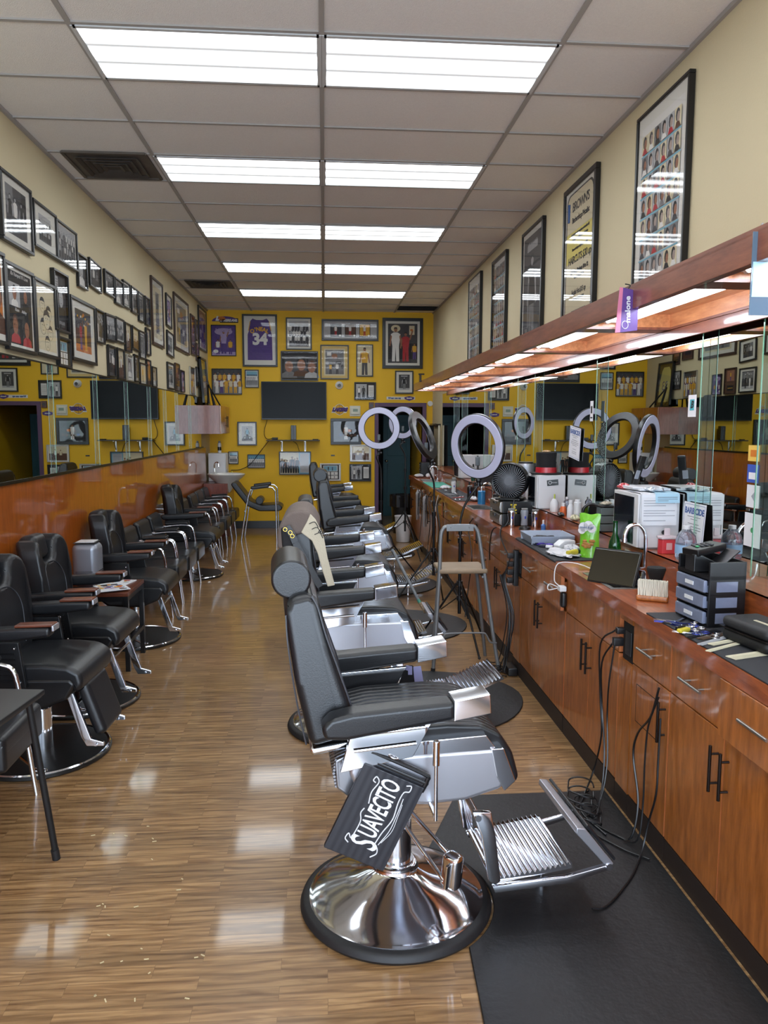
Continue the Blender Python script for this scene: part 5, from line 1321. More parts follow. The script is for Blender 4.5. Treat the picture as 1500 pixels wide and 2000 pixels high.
ring_light('large unlit ring light facing the chairs, nearest one, rising behind the metal stool', (1.20, 6.0, 1.635), (-.74, -.66, -.10), 1.085, 6.05, R=.218, hub=.53, foot=.36, rot0=2.9)
ring_light('ring light seen edge-on with its black back toward the storefront', (.93, 7.3, 1.70), (-.80, .42, -.38), 1.05, 7.3, rot0=1.2)
ring_light('round ring light facing the storefront, farther down the aisle before the doorway', (.63, 8.9, 1.765), (-.12, -1, 0), .66, 8.93, hub=.55, rot0=.2)
ring_light('farthest ring light, half hidden between two others in front of the dark doorway', (1.06, 10.4, 1.835), (-.6, -.8, 0), 1.10, 10.42, R=.18, rot0=.9)

# ------------------------------------------------------------------ things on the worktop
def CTp(px, py, dz=0): return onz(px, py, CT + dz)
mt = wave_bump(mat('black_tool_mat', (38, 40, 44), .7), 60, 'Y', .4, .002)
obj('tool_mat', MB().box((1.52, 1.86, CT + .0035), (.305, 2.52, .006), b=.002), mt, label='black rubber tool mat spread with scissors and combs, nearest the storefront', cat='mat')
obj('tool_mat', MB().box((1.518, 4.87, CT + .0035), (.30, .95, .006), b=.002).cyl((1.366, 4.4, CT - .003), (1.366, 5.34, CT - .003), .009, n=10), mt, label='black rubber mat with a rolled edge under the towel and grey tray', cat='mat')
obj('tool_mat', MB().box((1.52, 8.75, CT + .0035), (.28, 1.5, .006), b=.002), mt, label='black mat crowded with clippers between the two farther sinks', cat='mat')
obj('teal_mat', MB().box((1.52, 10.25, CT + .0035), (.28, .95, .006), b=.002), mat('teal_mat', (70, 158, 138), .6), label='teal green mat on the far half of the worktop', cat='mat')
ZT = CT + .0075
def scissors(x, y, rz, lab, blue=False, s=1.):
    t = thing('scissors', lab, 'scissors', (x, y, ZT), rz, 'haircutting scissors on the mat')
    mm = [mat('blue_steel', (60, 70, 150), .3, .8) if blue else chrome]
    for k, sg in enumerate((-1, 1)):
        m = MB().torus((-.07 * s, sg * .024 * s, .004), .014 * s, .003, n=20, m=6).prism([(-.055 * s, sg * .018 * s), (-.0, sg * .004 * s), (.085 * s, sg * -.003 * s + .001), (.0, sg * -.006 * s), (-.05 * s, sg * .012 * s)], .001 + k * .003, .004 + k * .003, 'z')
        obj('blade', m, mm, t)
    obj('pivot_screw', MB().cyl((0, 0, .0), (0, 0, .010), .004, n=10), chrome, t)
spots = [(1275, 1213, 2.5, 'scissors with dark handles at the front of the pile on the mat', False), (1290, 1220, 2.2, 'silver scissors in the middle of the pile on the mat', False), (1306, 1214, 2.7, 'blue-handled scissors beside the drawer tower', True),
         (1316, 1226, 1.9, 'blue-violet scissors crossing the silver pair', True), (1318, 1236, 2.6, 'silver scissors lying next to the yellow clip', False)]
for px, py, rz, lab, bl in spots: p = CTp(px, py + 8); scissors(min(1.62, max(1.41, p.x + .03)), p.y, rz, lab, bl)
def comb(x, y, rz, L_, w, lab, m_, z=ZT):
    m = MB().box((0, w * .32, .0025), (L_, w * .36, .004), b=.001)
    n = int(L_ / .006)
    for k in range(n): m.box((-L_ / 2 + .004 + k * (L_ - .008) / max(1, n - 1), -w * .16, .0025), (.0028, w * .62, .003))
    obj('comb', m, m_, loc=(x, y, z), rz=rz, label=lab, cat='comb', group='combs on the tool mat')
ivory = mat('ivory_comb', (214, 208, 180), .4)
for px, py, rz, L_, w, lab, m_ in ((1370, 1243, .5, .19, .028, 'long black cutting comb next to the yellow clip', black_pl), (1400, 1246, .45, .2, .03, 'dark brown comb under the zip case edge', mat('brown_comb', (84, 66, 50), .4)), (1385, 1256, .55, .2, .022, 'thin white-grey comb in the middle of the mat', mat('grey_comb', (170, 172, 176), .4)),
                              (1420, 1258, .4, .18, .028, 'cream tail comb in front of the zip case', ivory), (1465, 1285, .3, .18, .045, 'wide ivory clipper comb at the front corner of the mat', ivory), (1410, 1268, .5, .22, .02, 'slim ivory comb lying in front of the others', ivory)):
    p = CTp(px, py); comb(min(1.60, max(1.44, p.x)), p.y, rz, L_, w, lab, m_)
p = CTp(1335, 1238); t = thing('hair_clip', 'yellow and black hair clip between the scissors and combs', 'clip', (min(p.x, 1.6), p.y, ZT), .5)
obj('body', MB().box((0, 0, .008), (.06, .022, .015), b=.004), mat('yellow_clip', (206, 190, 60), .4), t); obj('grip', MB().box((0, .015, .012), (.05, .014, .02), b=.004), black_pl, t)
p = CTp(1425, 1280); m = MB().tube([(-.09, .0, .006), (-.05, .012, .006), (0, .01, .006), (.05, .0, .006), (.06, -.04, .006), (.055, -.09, .006)], .008, 8, sm=4).ball((-.09, 0, .008), .012, 5, sc=(1.4, 1, .6)).ball((.055, -.09, .008), .014, 5, sc=(1, 1.3, .6))
obj('neck_duster_clip', m, black_pl, loc=(1.50, 2.28, ZT), rz=.9, label='bent black clip lying alone at the front of the tool mat', cat='clip')
obj('razor', MB().box((0, 0, .004), (.15, .012, .006), b=.002).box((.09, .006, .004), (.05, .02, .004), b=.001), chrome, loc=(1.46, 2.98, ZT), rz=.75, label='slim silver razor at the far end of the scissors mat', cat='razor')
obj('loose_cord', MB().tube([(0, 0, .004), (.03, .04, .004), (.06, .02, .004), (.05, -.03, .004)], .004, 6, sm=5), black_pl, loc=(1.58, 2.76, ZT), label='short black cord curled beside the drawer tower', cat='cord')
# drawer tower
t = thing('drawer_tower', 'black desktop drawer tower with clear drawers beside the scissors', 'drawer unit', (1.575, 2.98, CT + .0075), radians(4))
obj('housing', MB().bx(-.08, .075, -.12, -.108, 0, .26, b=.004).bx(-.08, .075, .108, .12, 0, .26, b=.004).bx(-.08, .075, -.12, .12, .19, .205).bx(-.08, .075, -.12, .12, 0, .008).bx(-.075, .075, -.12, .12, .064, .068).bx(-.075, .075, -.12, .12, .127, .131).bx(.068, .075, -.12, .12, 0, .26), black_pl, t)
clear = mat('clear_blue_plastic', (120, 128, 150), .2, coat=.5, var=.25, vs=18)
for k in range(3):
    d = obj('drawer', MB().bx(-.095, -.078, -.105, .105, .011 + k * .063, .06 + k * .063, b=.005).bx(-.078, .06, -.104, .104, .012 + k * .063, .04 + k * .063), clear, t)
    obj('label_plate', MB().bx(-.0975, -.0945, -.03, .03, .028 + k * .063, .043 + k * .063), white_pl, d)
    obj('side_window', MB().bx(-.05, .04, -.1215, -.1195, .015 + k * .063, .056 + k * .063), clear, d)
t = thing('card_terminal', 'black card payment terminal with keypad on top of the drawer tower', 'card terminal', (1.55, 3.0, CT + .215))
obj('base', MB().prism([(-.07, 0), (-.07, .07), (-.05, .075), (.06, .02), (.06, 0)], -.06, .02, 'y', bev=.004), black_pl, t)
obj('reader', MB().box((.0, .0, .085), (.16, .085, .03), (0, -.12, .35), b=.006), black_pl, t)
m = MB()
for i in range(4):
    for j in range(3): m.box((-.04 + i * .02, -.02 + j * .02, .103 + (-.04 + i * .02) * .12), (.013, .013, .005), (0, -.12, .35), mi=1 if i == 0 and j == 0 else 0, b=.002)
obj('keypad', m, [mat('dark_grey_keys', (60, 62, 66), .4), mat('green_key', (70, 170, 110), .4)], t)
obj('flap', MB().box((.055, -.055, .055), (.12, .07, .006), (0, -.55, .3), b=.002), black_pl, t)
t = thing('zip_case', 'black zipped hard case lying beside the drawer tower', 'case', (1.575, 2.60, ZT), radians(8))
obj('lower_shell', MB().box((0, 0, .025), (.16, .25, .048), b=.022, seg=4), black_mt, t)
obj('lid', MB().box((0, 0, .070), (.16, .25, .042), b=.02, seg=4), mat('black_eva', (30, 30, 32), .6), t)
obj('zipper', MB().box((0, 0, .0492), (.166, .256, .005), b=.002), dark_metal, t)
obj('pull_strip', MB().box((-.02, -.03, .0925), (.012, .09, .002)), ivory, t)
# tablet on its folio
t = thing('tablet', 'black tablet propped in a folding cover at the front of the worktop sink', 'tablet', (1.462, 3.74, CT + .004), radians(-50))
obj('screen', MB().box((0, 0, .082), (.25, .009, .175), (-.42, 0, 0), b=.004), mat('tablet_glass', (12, 11, 12), .05, coat=1.), t)
obj('case_rim', MB().box((0, .004, .082), (.262, .008, .187), (-.42, 0, 0), b=.004), black_mt, t)
obj('folio', MB().box((0, .09, .004), (.24, .14, .005), b=.002).box((0, .07, .055), (.20, .004, .11), (.5, 0, 0)), mat('grey_folio', (70, 72, 80), .6), t)
t = thing('duster_brush', 'wide white-bristled duster brush lying beside the drawer tower', 'brush', (1.50, 3.36, CT), radians(-30))
obj('handle', MB().box((0, 0, .013), (.14, .05, .026), b=.008, seg=3), cherry, t)
m = MB(); rnd = random.Random(3)
for i in range(26):
    for j in range(3): m.box((-.062 + i * .005, -.014 + j * .014, .06), (.0042, .010, .07), (0, rnd.uniform(-.06, .06), 0))
obj('bristles', m, mat('white_bristles', (214, 208, 190), .8), t)
t = thing('neck_brush', 'black flared neck brush standing behind the white duster', 'brush', (1.585, 3.52, CT))
obj('handle', MB().cyl((0, 0, 0), (0, 0, .02), .03, .026, 20), chrome, t)
obj('bristles', MB().lathe([(.024, .02), (.028, .06), (.045, .115), (.042, .125), (0, .128)], n=32), mat('black_bristles', (16, 16, 17), .8, bump=1., bs=400), t)
def faucet(x, y, lab, s=1.):
    t = thing('faucet', lab, 'faucet', (x, y, CT))
    obj('spout', MB().tube([(0, 0, .0), (0, 0, .2 * s), (-.01, 0, .26 * s), (-.045, 0, .295 * s), (-.09, 0, .285 * s), (-.11, 0, .25 * s), (-.113, 0, .22 * s)], .0095, 12, sm=6).cyl((-.113, 0, .225 * s), (-.113, 0, .205 * s), .013, n=14), chrome, t)
    obj('base', MB().lathe([(0, 0), (.03, 0), (.03, .008), (.02, .02), (.014, .05), (0, .05)], n=24), chrome, t)
    obj('handle', MB().tube([(-.02, -.06, .0), (-.02, -.06, .05), (-.03, -.07, .075), (-.06, -.08, .08)], .009, 10, sm=4).cyl((-.02, -.06, 0), (-.02, -.06, .02), .018, n=16), chrome, t)
faucet(1.648, 3.80, 'tall curved chrome faucet beside the tablet')
faucet(1.648, 7.42, 'curved chrome faucet of the middle sink past the fan', .8)
faucet(1.648, 11.1, 'small chrome faucet at the farthest sink', .7)
def bottle(name, lab, x, y, z, prof, m_, cap=None, cat='bottle', n=24, extra=None):
    t = thing(name, lab, cat, (x, y, z))
    obj('body', MB().lathe([(0, 0)] + prof + [(0, prof[-1][1])], n=n), m_, t)
    if cap: r, h0, h1, mm = cap; obj('cap', MB().cyl((0, 0, h0), (0, 0, h1), r, n=16, bev=.001), mm, t)
    if extra: extra(t)
    return t
gg = mat('green_bottle_glass', (20, 110, 50), .08, trans=.75, coat=.3)
bottle('glass_bottle', 'slim green glass bottle in front of the folded newspaper', 1.61, 4.12, CT, [(.033, 0), (.035, .005), (.035, .12), (.030, .16), (.014, .2), (.012, .265), (.014, .268), (.014, .275)], gg)
clr = mat('clear_bottle_plastic', (206, 214, 236), .08, trans=.8)
bottle('water_jug', 'clear plastic water bottle with white cap on the ledge behind the card terminal', 1.775, 3.62, LZ, [(.045, 0), (.05, .01), (.05, .09), (.044, .12), (.022, .145), (.018, .15)], clr, (.018, .15, .168, white_pl), extra=lambda t: obj('label_band', MB().cyl((0, 0, .03), (0, 0, .075), .0508, n=24), mat('pale_blue_label', (150, 190, 226), .5), t))
t = thing('sharps_container', 'red sharps container with clear lid on the ledge near the microwave', 'container', (1.76, 3.80, LZ))
obj('body', MB().prism([(-.035, -.03), (.035, -.03), (.045, 0), (.035, .03), (-.035, .03), (-.045, 0)], 0, .075, 'z', bev=.004), mat('red_plastic', (206, 60, 66), .35), t)
obj('lid', MB().prism([(-.04, -.034), (.04, -.034), (.05, 0), (.04, .034), (-.04, .034), (-.05, 0)], .076, .09, 'z', bev=.004).box((.0, 0, .11), (.03, .01, .04), b=.003), mat('frosted_lid', (216, 200, 204), .4), t)
obj('label_plate', MB().box((-.0, -.0315, .04), (.03, .002, .035)), mat('pink_label', (226, 170, 170), .5), t)
def oven(name, lab, x0, x1, y0, y1, z0, z1, cat):
    t = thing(name, lab, cat, ((x0 + x1) / 2, (y0 + y1) / 2, z0)); dx, dy, h = (x1 - x0) / 2, (y1 - y0) / 2, z1 - z0
    obj('body', MB().bx(-dx + .012, dx, -dy, dy, .006, h, b=.006).bx(-dx + .03, dx - .02, -dy + .02, dy - .02, 0, .006), white_pl, t)
    d = obj('door', MB().bx(-dx, -dx + .011, -dy, dy, .008, h - .002, b=.003), white_pl, t)
    obj('door_window', MB().bx(-dx - .003, -dx, -dy + .05, dy - .012, .02, h - .02, b=.001), mat('dark_oven_glass', (16, 22, 32), .1, coat=.5), d)
    return t
mw = oven('microwave_oven', 'white microwave oven on the ledge, covered with printed sheets and plastic bags', 1.655, 1.885, 3.93, 4.27, LZ + .001, 1.44, 'microwave')
obj('side_knob', MB().cyl((.03, -.171, .09), (.03, -.178, .09), .012, n=14).cyl((.03, -.171, .045), (.03, -.18, .045), .011, n=14), black_pl, mw)
# sheets over the microwave
def sheet(lab, x0, x1, y, ztop, zbot, back, m_=paper, lines=9, name='printed_sheet', dz=0., lead=0.):
    m = MB()
    Q = [(y + back, ztop), (y + .012, ztop), (y - .004, ztop - .006), (y - .007, ztop - .02), (y - .012 - lead, zbot)]
    for (ya, za), (yb, zb) in zip(Q, Q[1:]): m.poly([(x0, ya, za), (x1, ya, za), (x1, yb, zb), (x0, yb, zb)], 0)
    o = obj(name, m, [m_, ink], label=lab, cat='paper')
    k = MB()
    for i in range(lines):
        f = .12 + i * .8 / lines; ya = Q[3][0] + (Q[4][0] - Q[3][0]) * f; za = Q[3][1] + (zbot - Q[3][1]) * f
        if i % 4 == 3: continue
        k.bx(x0 + .012, x1 - .012 - (.05 if i % 3 == 2 else 0), ya - .0014, ya - .0006, za - .0012, za + .0012)
    if lines: obj('print', k, mat('grey_text_ink', (120, 122, 130), .7), o)
sheet('white printed sheet hanging down the side of the microwave', 1.668, 1.862, 3.924, 1.4445, 1.275, .2)
sheet('pale blue printed strip lying over the upper edge of the white sheet', 1.74, 1.872, 3.918, 1.449, 1.395, .15, mat('pale_blue_paper', (176, 214, 232), .7), 3)
obj('paper_stack', MB().box((1.775, 4.14, 1.456), (.18, .24, .01), (0, 0, .1)).box((1.77, 4.14, 1.464), (.19, .22, .004), (0, 0, -.08)), paper, label='stack of loose white papers on top of the microwave', cat='paper')
rnd = random.Random(8)
def crumple(lab, c, s, m_, seed, name='plastic_bag', cat='bag', f=.25):
    rr = random.Random(seed); ph = [rr.uniform(0, 6) for _ in range(6)]
    def fn(u, v):
        a, b = 2 * pi * u, pi * (v - .5)
        k = 1 + f * (sin(5 * a + ph[0]) * .4 + sin(9 * a + 4 * b + ph[1]) * .35 + sin(13 * b + 3 * a + ph[2]) * .3)
        return (c[0] + s[0] * cos(b) * cos(a) * k, c[1] + s[1] * cos(b) * sin(a) * k, c[2] + s[2] * (sin(b) + 1) * (1 + .2 * sin(4 * a + ph[3])))
    return obj(name, MB().grid(fn, 36, 14), m_, label=lab, cat=cat, ang=80)
crumple('clear crumpled plastic bag beside the papers on the microwave', (1.77, 4.0, 1.4475), (.05, .06, .012), mat('clear_bag_plastic', (190, 198, 206), .2, coat=.8), 1)
crumple('red printed plastic bag at the far side of the microwave top', (1.70, 4.24, 1.4415), (.035, .05, .015), mat('red_bag_plastic', (190, 60, 66), .25, coat=.6, var=.4, vs=30), 2)
t = thing('cordless_phone', 'black cordless phone standing on the microwave pile near the mirror', 'phone', (1.765, 4.2, 1.467))
obj('body', MB().box((0, 0, .085), (.045, .022, .17), (.25, .1, .5), b=.008), black_pl, t)
obj('keypad', MB().box((-.012, -.012, .06), (.03, .006, .05), (.25, .1, .5), b=.002), grey_pl, t)
# certificates and stickers on the mirrors
def cert(lab, y0, y1, z0, z1, title, x=XR - .012, lean=0., cat='certificate', roll=0., name='certificate'):
    w, h = abs(y1 - y0), z1 - z0
    m = MB().bx(-w / 2, w / 2, -h / 2, h / 2, 0, .0015)
    for a_ in (-1, 1): m.bx(a_ * w * .46 - .001, a_ * w * .46 + .001, -h * .46, h * .46, .0015, .002, 1).bx(-w * .46, w * .46, a_ * h * .46 - .001, a_ * h * .46 + .001, .0015, .002, 1)
    m.text(title, w * .19, T(0, h * .33, .0022), 1, .0003, off=.0015, sp=.95)
    for k, (f, l) in enumerate(((.22, .6), (.17, .3), (.08, .5), (.02, .7), (-.03, .7), (-.08, .4), (-.2, .3), (-.28, .4), (-.33, .4))): m.bx(-w * l / 2, w * l / 2, h * f - .0015, h * f + .0015, .0015, .002, 2)
    return obj(name, m, [paper, mat('navy_ink', (70, 96, 150), .6), mat('grey_text_ink', (120, 122, 130), .7)], label=lab, cat=cat, X=wall_xf('R', (x, (y0 + y1) / 2, (z0 + z1) / 2), lean, roll))
cert('white barber disinfection certificate leaning on the mirror beside the microwave', 3.63, 3.86, 1.155, 1.41, 'BARBICIDE', x=XR - .03, lean=-.06)
cert('white certificate taped high on the mirror above the black hat', 5.55, 5.80, 1.55, 1.79, 'BARBICIDE', x=XR - .02, roll=radians(-6))
def sticker(lab, y, z, w, h, fn=None, mats=None, x=XR - .0095):
    m = MB().box((0, 0, .0006), (w, h, .001), b=.0003)
    if fn: fn(m)
    return obj('mirror_sticker', m, mats or [paper], label=lab, cat='sticker', X=wall_xf('R', (x, y, z)))
teal_i = mat('teal_ink', (70, 170, 180), .6)
sticker('white booking sticker with a teal square on the mirror joint above the microwave', 3.78, 1.90, .085, .11, lambda m: m.box((0, .005, .0015), (.045, .055, .001), mi=1).text('B', .05, T(0, .005, .0024), 2, .0003, off=.002, shear=.3), [paper, teal_i, ink], x=XR - .047)
sticker('small white tag with dark print high on the mirror joint by the certificate', 5.25, 1.90, .06, .14, lambda m: m.box((0, .01, .0015), (.03, .05, .001), mi=1).box((0, -.045, .0015), (.04, .01, .001), mi=1), [paper, ink], x=XR - .047)
sticker('yellow and orange sticker at the mirror edge nearest the storefront', 3.26, 1.68, .09, .07, lambda m: m.box((0, 0, .0015), (.05, .03, .001), mi=1), [mat('yellow_sticker', (230, 190, 90), .5), mat('orange_ink', (206, 120, 40), .5)])
sticker('blue bordered sticker below the yellow one on the mirror edge', 3.26, 1.59, .09, .08, lambda m: m.box((0, -.01, .0015), (.06, .03, .001), mi=1), [mat('blue_sticker', (60, 90, 180), .5), paper])
sticker('plain pale card on the mirror edge beneath the blue sticker', 3.25, 1.49, .10, .10, lambda m: m.prism([(-.012, 0), (.012, .02), (.012, -.02)], .001, .0016, 'z', 1), [paper, grey_pl])
sticker('white sheet with a green dot low on the mirror edge', 3.24, 1.34, .13, .15, lambda m: m.cyl((0, 0, .001), (0, 0, .002), .012, n=14, mi=1), [paper, mat('green_ink', (60, 150, 90), .6)])
# lanyard of tickets and little sign hung from the soffit
t = thing('event_ticket', 'pink and purple pass reading malone hanging from the front of the light box', 'pass', (1.30, 3.28, 2.385), radians(18))
m = MB().prism([(-.062, -.19), (-.036, -.188), (-.028, 0), (-.045, .0)], -.002, 0, 'y', 0).prism([(-.036, -.188), (.055, -.175), (.058, -.01), (-.028, .0)], -.002, 0, 'y', 1)
m.text('malone', .038, Matrix.Translation((.0, -.0035, -.09)) @ Matrix.Rotation(pi / 2, 4, 'X') @ Matrix.Rotation(pi / 2 + .04, 4, 'Z'), 2, .0004, off=.001)
m.torus((-.012, -.003, -.155), .016, .0015, (pi / 2, 0, 0), 20, 6, 2)
obj('card', m, [mat('pink_card', (214, 128, 158), .5), mat('violet_card', (98, 70, 140), .5, var=.25, vs=20), paper], t)
obj('cord', MB().tube([(-.0, 0, -.003), (.01, .0, .012), (.0, .02, .02)], .0025, 6, sm=4), black_pl, t)
t = thing('hanging_sign', 'clear acrylic sign with a pale sheet hanging from the light box end', 'sign', (1.31, 2.33, 2.14))
obj('acrylic', MB().bx(0, .30, 0, .004, 0, .25, b=.001), mat('smoky_acrylic', (90, 112, 130), .1, coat=.5), t)
obj('sheet', MB().bx(.004, .29, -.0015, -.0003, .055, .16), mat('pale_blue_paper', (176, 214, 232), .7), t)
obj('hook', MB().tube([(.02, .002, .235), (.02, .002, .26), (.03, .002, .275)], .003, 6), chrome, t)
# middle station
t = thing('utility_tray', 'shallow grey plastic tray at the back half of the rolled-edge mat', 'tray', (1.52, 5.12, ZT))
m = MB().box((0, 0, .003), (.25, .26, .005), b=.002)
for a_ in (-1, 1): m.prism([(-.125, .003), (-.145, .055), (-.150, .058), (-.15, .05), (-.13, 0)] if a_ < 0 else [(.125, .003), (.145, .055), (.15, .058), (.15, .05), (.13, 0)], -.14, .14, 'y').prism([(a_ * .13, .003), (a_ * .15, .055), (a_ * .155, .058), (a_ * .155, .05), (a_ * .135, 0)], -.145, .145, 'x')
obj('shell', m, mat('grey_tray_plastic', (164, 174, 190), .35, var=.05), t)
crumple('crumpled black gloves lying inside the grey tray', (1.52, 5.12, ZT + .007), (.09, .10, .014), black_mt, 5, 'glove_pile', 'gloves', .35)
crumple('white towel spread over the front of the rolled-edge mat', (1.47, 4.60, ZT), (.085, .16, .012), white_cl, 6, 'hand_towel', 'towel', .3)
crumple('second white cloth bunched toward the riser beyond the towel', (1.57, 4.72, ZT), (.05, .06, .018), white_cl, 9, 'hand_towel', 'towel', .3)
t = thing('squeeze_tube', 'yellow squeeze tube with a dark cap lying on the white towel', 'tube', (1.50, 4.50, ZT + .03), .5)
obj('body', MB().cyl((-.05, 0, 0), (.03, 0, 0), .012, .018, 14, bev=.002), mat('yellow_tube', (196, 182, 60), .4), t); obj('cap', MB().cyl((.031, 0, 0), (.055, 0, 0), .013, n=14), black_pl, t)
for i, (x, y, c_, lab) in enumerate(((1.44, 4.98, (70, 50, 150), 'purple clipper guard beside the grey tray'), (1.48, 4.93, (90, 70, 170), 'violet clipper guard near the white device'), (1.41, 5.0, (44, 46, 60), 'dark clipper guard at the rolled mat edge'), (1.43, 4.90, (50, 54, 70), 'slate clipper guard in front of the violet one'), (1.46, 4.86, (220, 220, 224), 'white clipper guard next to the towel'))):
    m = MB().box((0, 0, .008), (.04, .045, .014), b=.003)
    for k in range(7): m.box((-.025, -.018 + k * .006, .006), (.016, .003, .006))
    obj('clipper_guard', m, mat('guard_%d' % i, c_, .4), loc=(x, y, ZT), rz=.3 * i, label=lab, cat='clipper guard', group='clipper guards on the mat')
t = thing('charger_dock', 'white charging device with a wire in front of the snack pouch', 'charger', (1.56, 4.86, ZT), .2)
obj('body', MB().prism([(-.06, 0), (.06, 0), (.06, .05), (-.02, .05), (-.06, .02)], -.04, .04, 'y', bev=.006), white_pl, t)
obj('wire', MB().tube([(.05, -.03, .02), (.09, -.05, .03), (.08, -.09, .01), (.03, -.1, .005)], .0025, 6, sm=5), grey_pl, t)
t = thing('snack_pouch', 'standing green snack pouch with a white cloud label and nuts picture', 'pouch', (1.60, 4.50, CT + .001), radians(-35))
def pf(u, v):
    x = (u - .5) * .13 * (1 - .12 * sin(v * pi)); th = .035 * sin(pi * min(1, u * 1.0)) ** .6 * (1 - v) ** .7
    return x, th, v * .27 + .0 + .004 * sin(9 * u)
m = MB().grid(lambda u, v: (pf(u, v)[0], -pf(u, v)[1], pf(u, v)[2]), 16, 16).grid(lambda u, v: (pf(u, v)[0], pf(u, v)[1], pf(u, v)[2]), 16, 16)
obj('foil', m, mat('green_foil', (120, 196, 50), .3, coat=.6, bump=.5, bs=40, var=.15), t)
m = MB()
for x, z, r in ((-.03, .19, .03), (.0, .2, .03), (.02, .185, .026), (-.04, .17, .022)): m.cyl((x, -.030, z), (x, -.032, z), r, n=20)
m.text('mixed & gel', .018, Matrix.Translation((-.01, -.034, .19)) @ Matrix.Rotation(pi / 2, 4, 'X'), 1, .0003)
obj('cloud_print', m, [paper, mat('navy_ink', (70, 96, 150), .6)], t)
m = MB()
for k in range(12): m.ball((random.Random(k).uniform(-.035, .035), -.036, random.Random(k + 50).uniform(.07, .11)), .011, 5, 0, (1.3, .5, .9))
obj('nut_print', m, mat('nut_brown', (170, 120, 60), .6), t)
m = MB().box((1.655, 4.0, CT + .06), (.006, .22, .12), (0, .22, 0)).box((1.645, 4.0, CT + .055), (.003, .2, .11), (0, .3, 0))
for k in range(6): m.box((1.638, 4.0, CT + .02 + k * .015), (.003, .16, .004), (0, .3, 0), mi=1)
obj('newspaper', m, [mat('newsprint', (196, 196, 188), .8), mat('grey_text_ink', (120, 122, 130), .7)], label='folded newspaper flyer leaning on the riser behind the green bottle', cat='newspaper')
t = thing('mini_drawers', 'small smoky plastic three-drawer box on the ledge past the microwave', 'drawer unit', (1.74, 4.62, LZ))
obj('housing', MB().bx(-.045, .045, -.045, .045, .155, .165, b=.003).bx(.038, .045, -.045, .045, 0, .155).bx(-.045, .045, .038, .045, 0, .155).bx(-.045, .045, -.045, .045, 0, .004), black_pl, t)
sm_ = mat('smoky_drawer', (96, 104, 104), .2, coat=.5)
for k in range(3): obj('drawer', MB().bx(-.046, .036, -.046, .036, .006 + k * .05, .052 + k * .05, b=.004), sm_, t)
crumple('beige knotted cloth on top of the small drawer box', (1.74, 4.62, LZ + .166), (.035, .03, .010), mat('beige_cloth', (186, 176, 156), .9), 12, 'cloth', 'cloth')
t = thing('table_mirror', 'small round mirror in a black frame standing on the ledge', 'mirror', (1.76, 4.93, LZ), radians(-15))
obj('frame', MB().torus((0, 0, .085), .055, .010, (pi / 2, 0, 0)).cyl((0, 0, 0), (0, 0, .03), .006).cyl((0, 0, 0), (0, 0, .006), .035, n=20), black_pl, t)
obj('mirror_glass', MB().cyl((0, -.002, .085), (0, .002, .085), .05, n=32), mirror_m, t)
W_ = white_pl; O_ = mat('orange_plastic', (226, 110, 60), .4); G_ = mat('green_plastic', (60, 150, 90), .4)
for lab, x, y, prof, m_, cap in (
    ('white pump bottle with a yellow-green nozzle, first on the ledge past the white cabinet', 1.75, 5.72, [(.03, 0), (.034, .01), (.034, .07), (.014, .10)], W_, (.006, .10, .135, mat('lime_plastic', (190, 206, 80), .4))),
    ('clear squat bottle behind the white pump bottle', 1.81, 5.60, [(.026, 0), (.026, .09), (.012, .11)], clr, (.012, .11, .125, W_)),
    ('orange bottle with a white cap on the ledge', 1.75, 5.50, [(.024, 0), (.024, .05), (.018, .065)], O_, (.014, .065, .09, W_)),
    ('white spray bottle with a blue label on the ledge', 1.76, 5.36, [(.025, 0), (.025, .07), (.012, .10)], W_, (.016, .10, .125, W_)),
    ('tall white canister on the ledge', 1.77, 5.24, [(.027, 0), (.027, .12), (.02, .125)], W_, (.02, .125, .14, W_)),
    ('short white canister beside the tall one', 1.82, 5.15, [(.032, 0), (.032, .09), (.03, .095)], W_, (.031, .095, .115, grey_pl)),
    ('green tub with a white lid next to the round table mirror', 1.755, 5.05, [(.028, 0), (.028, .05)], G_, (.026, .05, .07, W_)),
    ('dark glass jar near the small drawer box', 1.82, 4.76, [(.025, 0), (.025, .08), (.015, .1)], mat('amber_glass', (60, 40, 26), .15), (.015, .1, .12, black_pl))):
    bottle('bottle', lab, x, y, LZ, prof, m_, cap)
crumple('pale yellow sponge cloth on the ledge between bottles', (1.73, 5.17, LZ), (.03, .05, .018), mat('pale_yellow_cloth', (206, 200, 168), .9), 20, 'cloth', 'cloth')
crumple('folded black sunglasses case by the orange bottle', (1.715, 5.44, LZ), (.02, .06, .012), black_pl, 21, 'glasses_case', 'case', .05)
hb = oven('sterilizer_cabinet', 'white countertop cabinet with dark door under the black hat', 1.655, 1.885, 5.88, 6.14, LZ + .001, 1.415, 'cabinet')
obj('emblem_plate', MB().box((.01, -.132, .21), (.09, .003, .045), (0, -.1, 0)), black_pl, hb)
obj('emblem', MB().torus((-.012, -.135, .21), .012, .002, (pi / 2, 0, 0), 16, 6).text('BARBER', .012, Matrix.Translation((.025, -.1345, .21)) @ Matrix.Rotation(pi / 2, 4, 'X'), 0, .0003), paper, hb)
t = thing('top_hat', 'black felt hat with a shiny red band on the white countertop cabinet', 'hat', (1.76, 6.0, 1.4165))
felt = mat('black_felt', (20, 18, 20), .9)
obj('brim', MB().lathe([(0, .0), (.118, .0), (.126, .008), (.12, .012), (0, .012)], n=40), felt, t)
obj('crown', MB().lathe([(.082, .01), (.078, .1), (.082, .165), (.078, .172), (0, .165)], n=40), felt, t)
obj('band', MB().lathe([(.0835, .013), (.082, .055), (.0805, .055)], n=40), mat('red_satin', (190, 36, 48), .3), t)
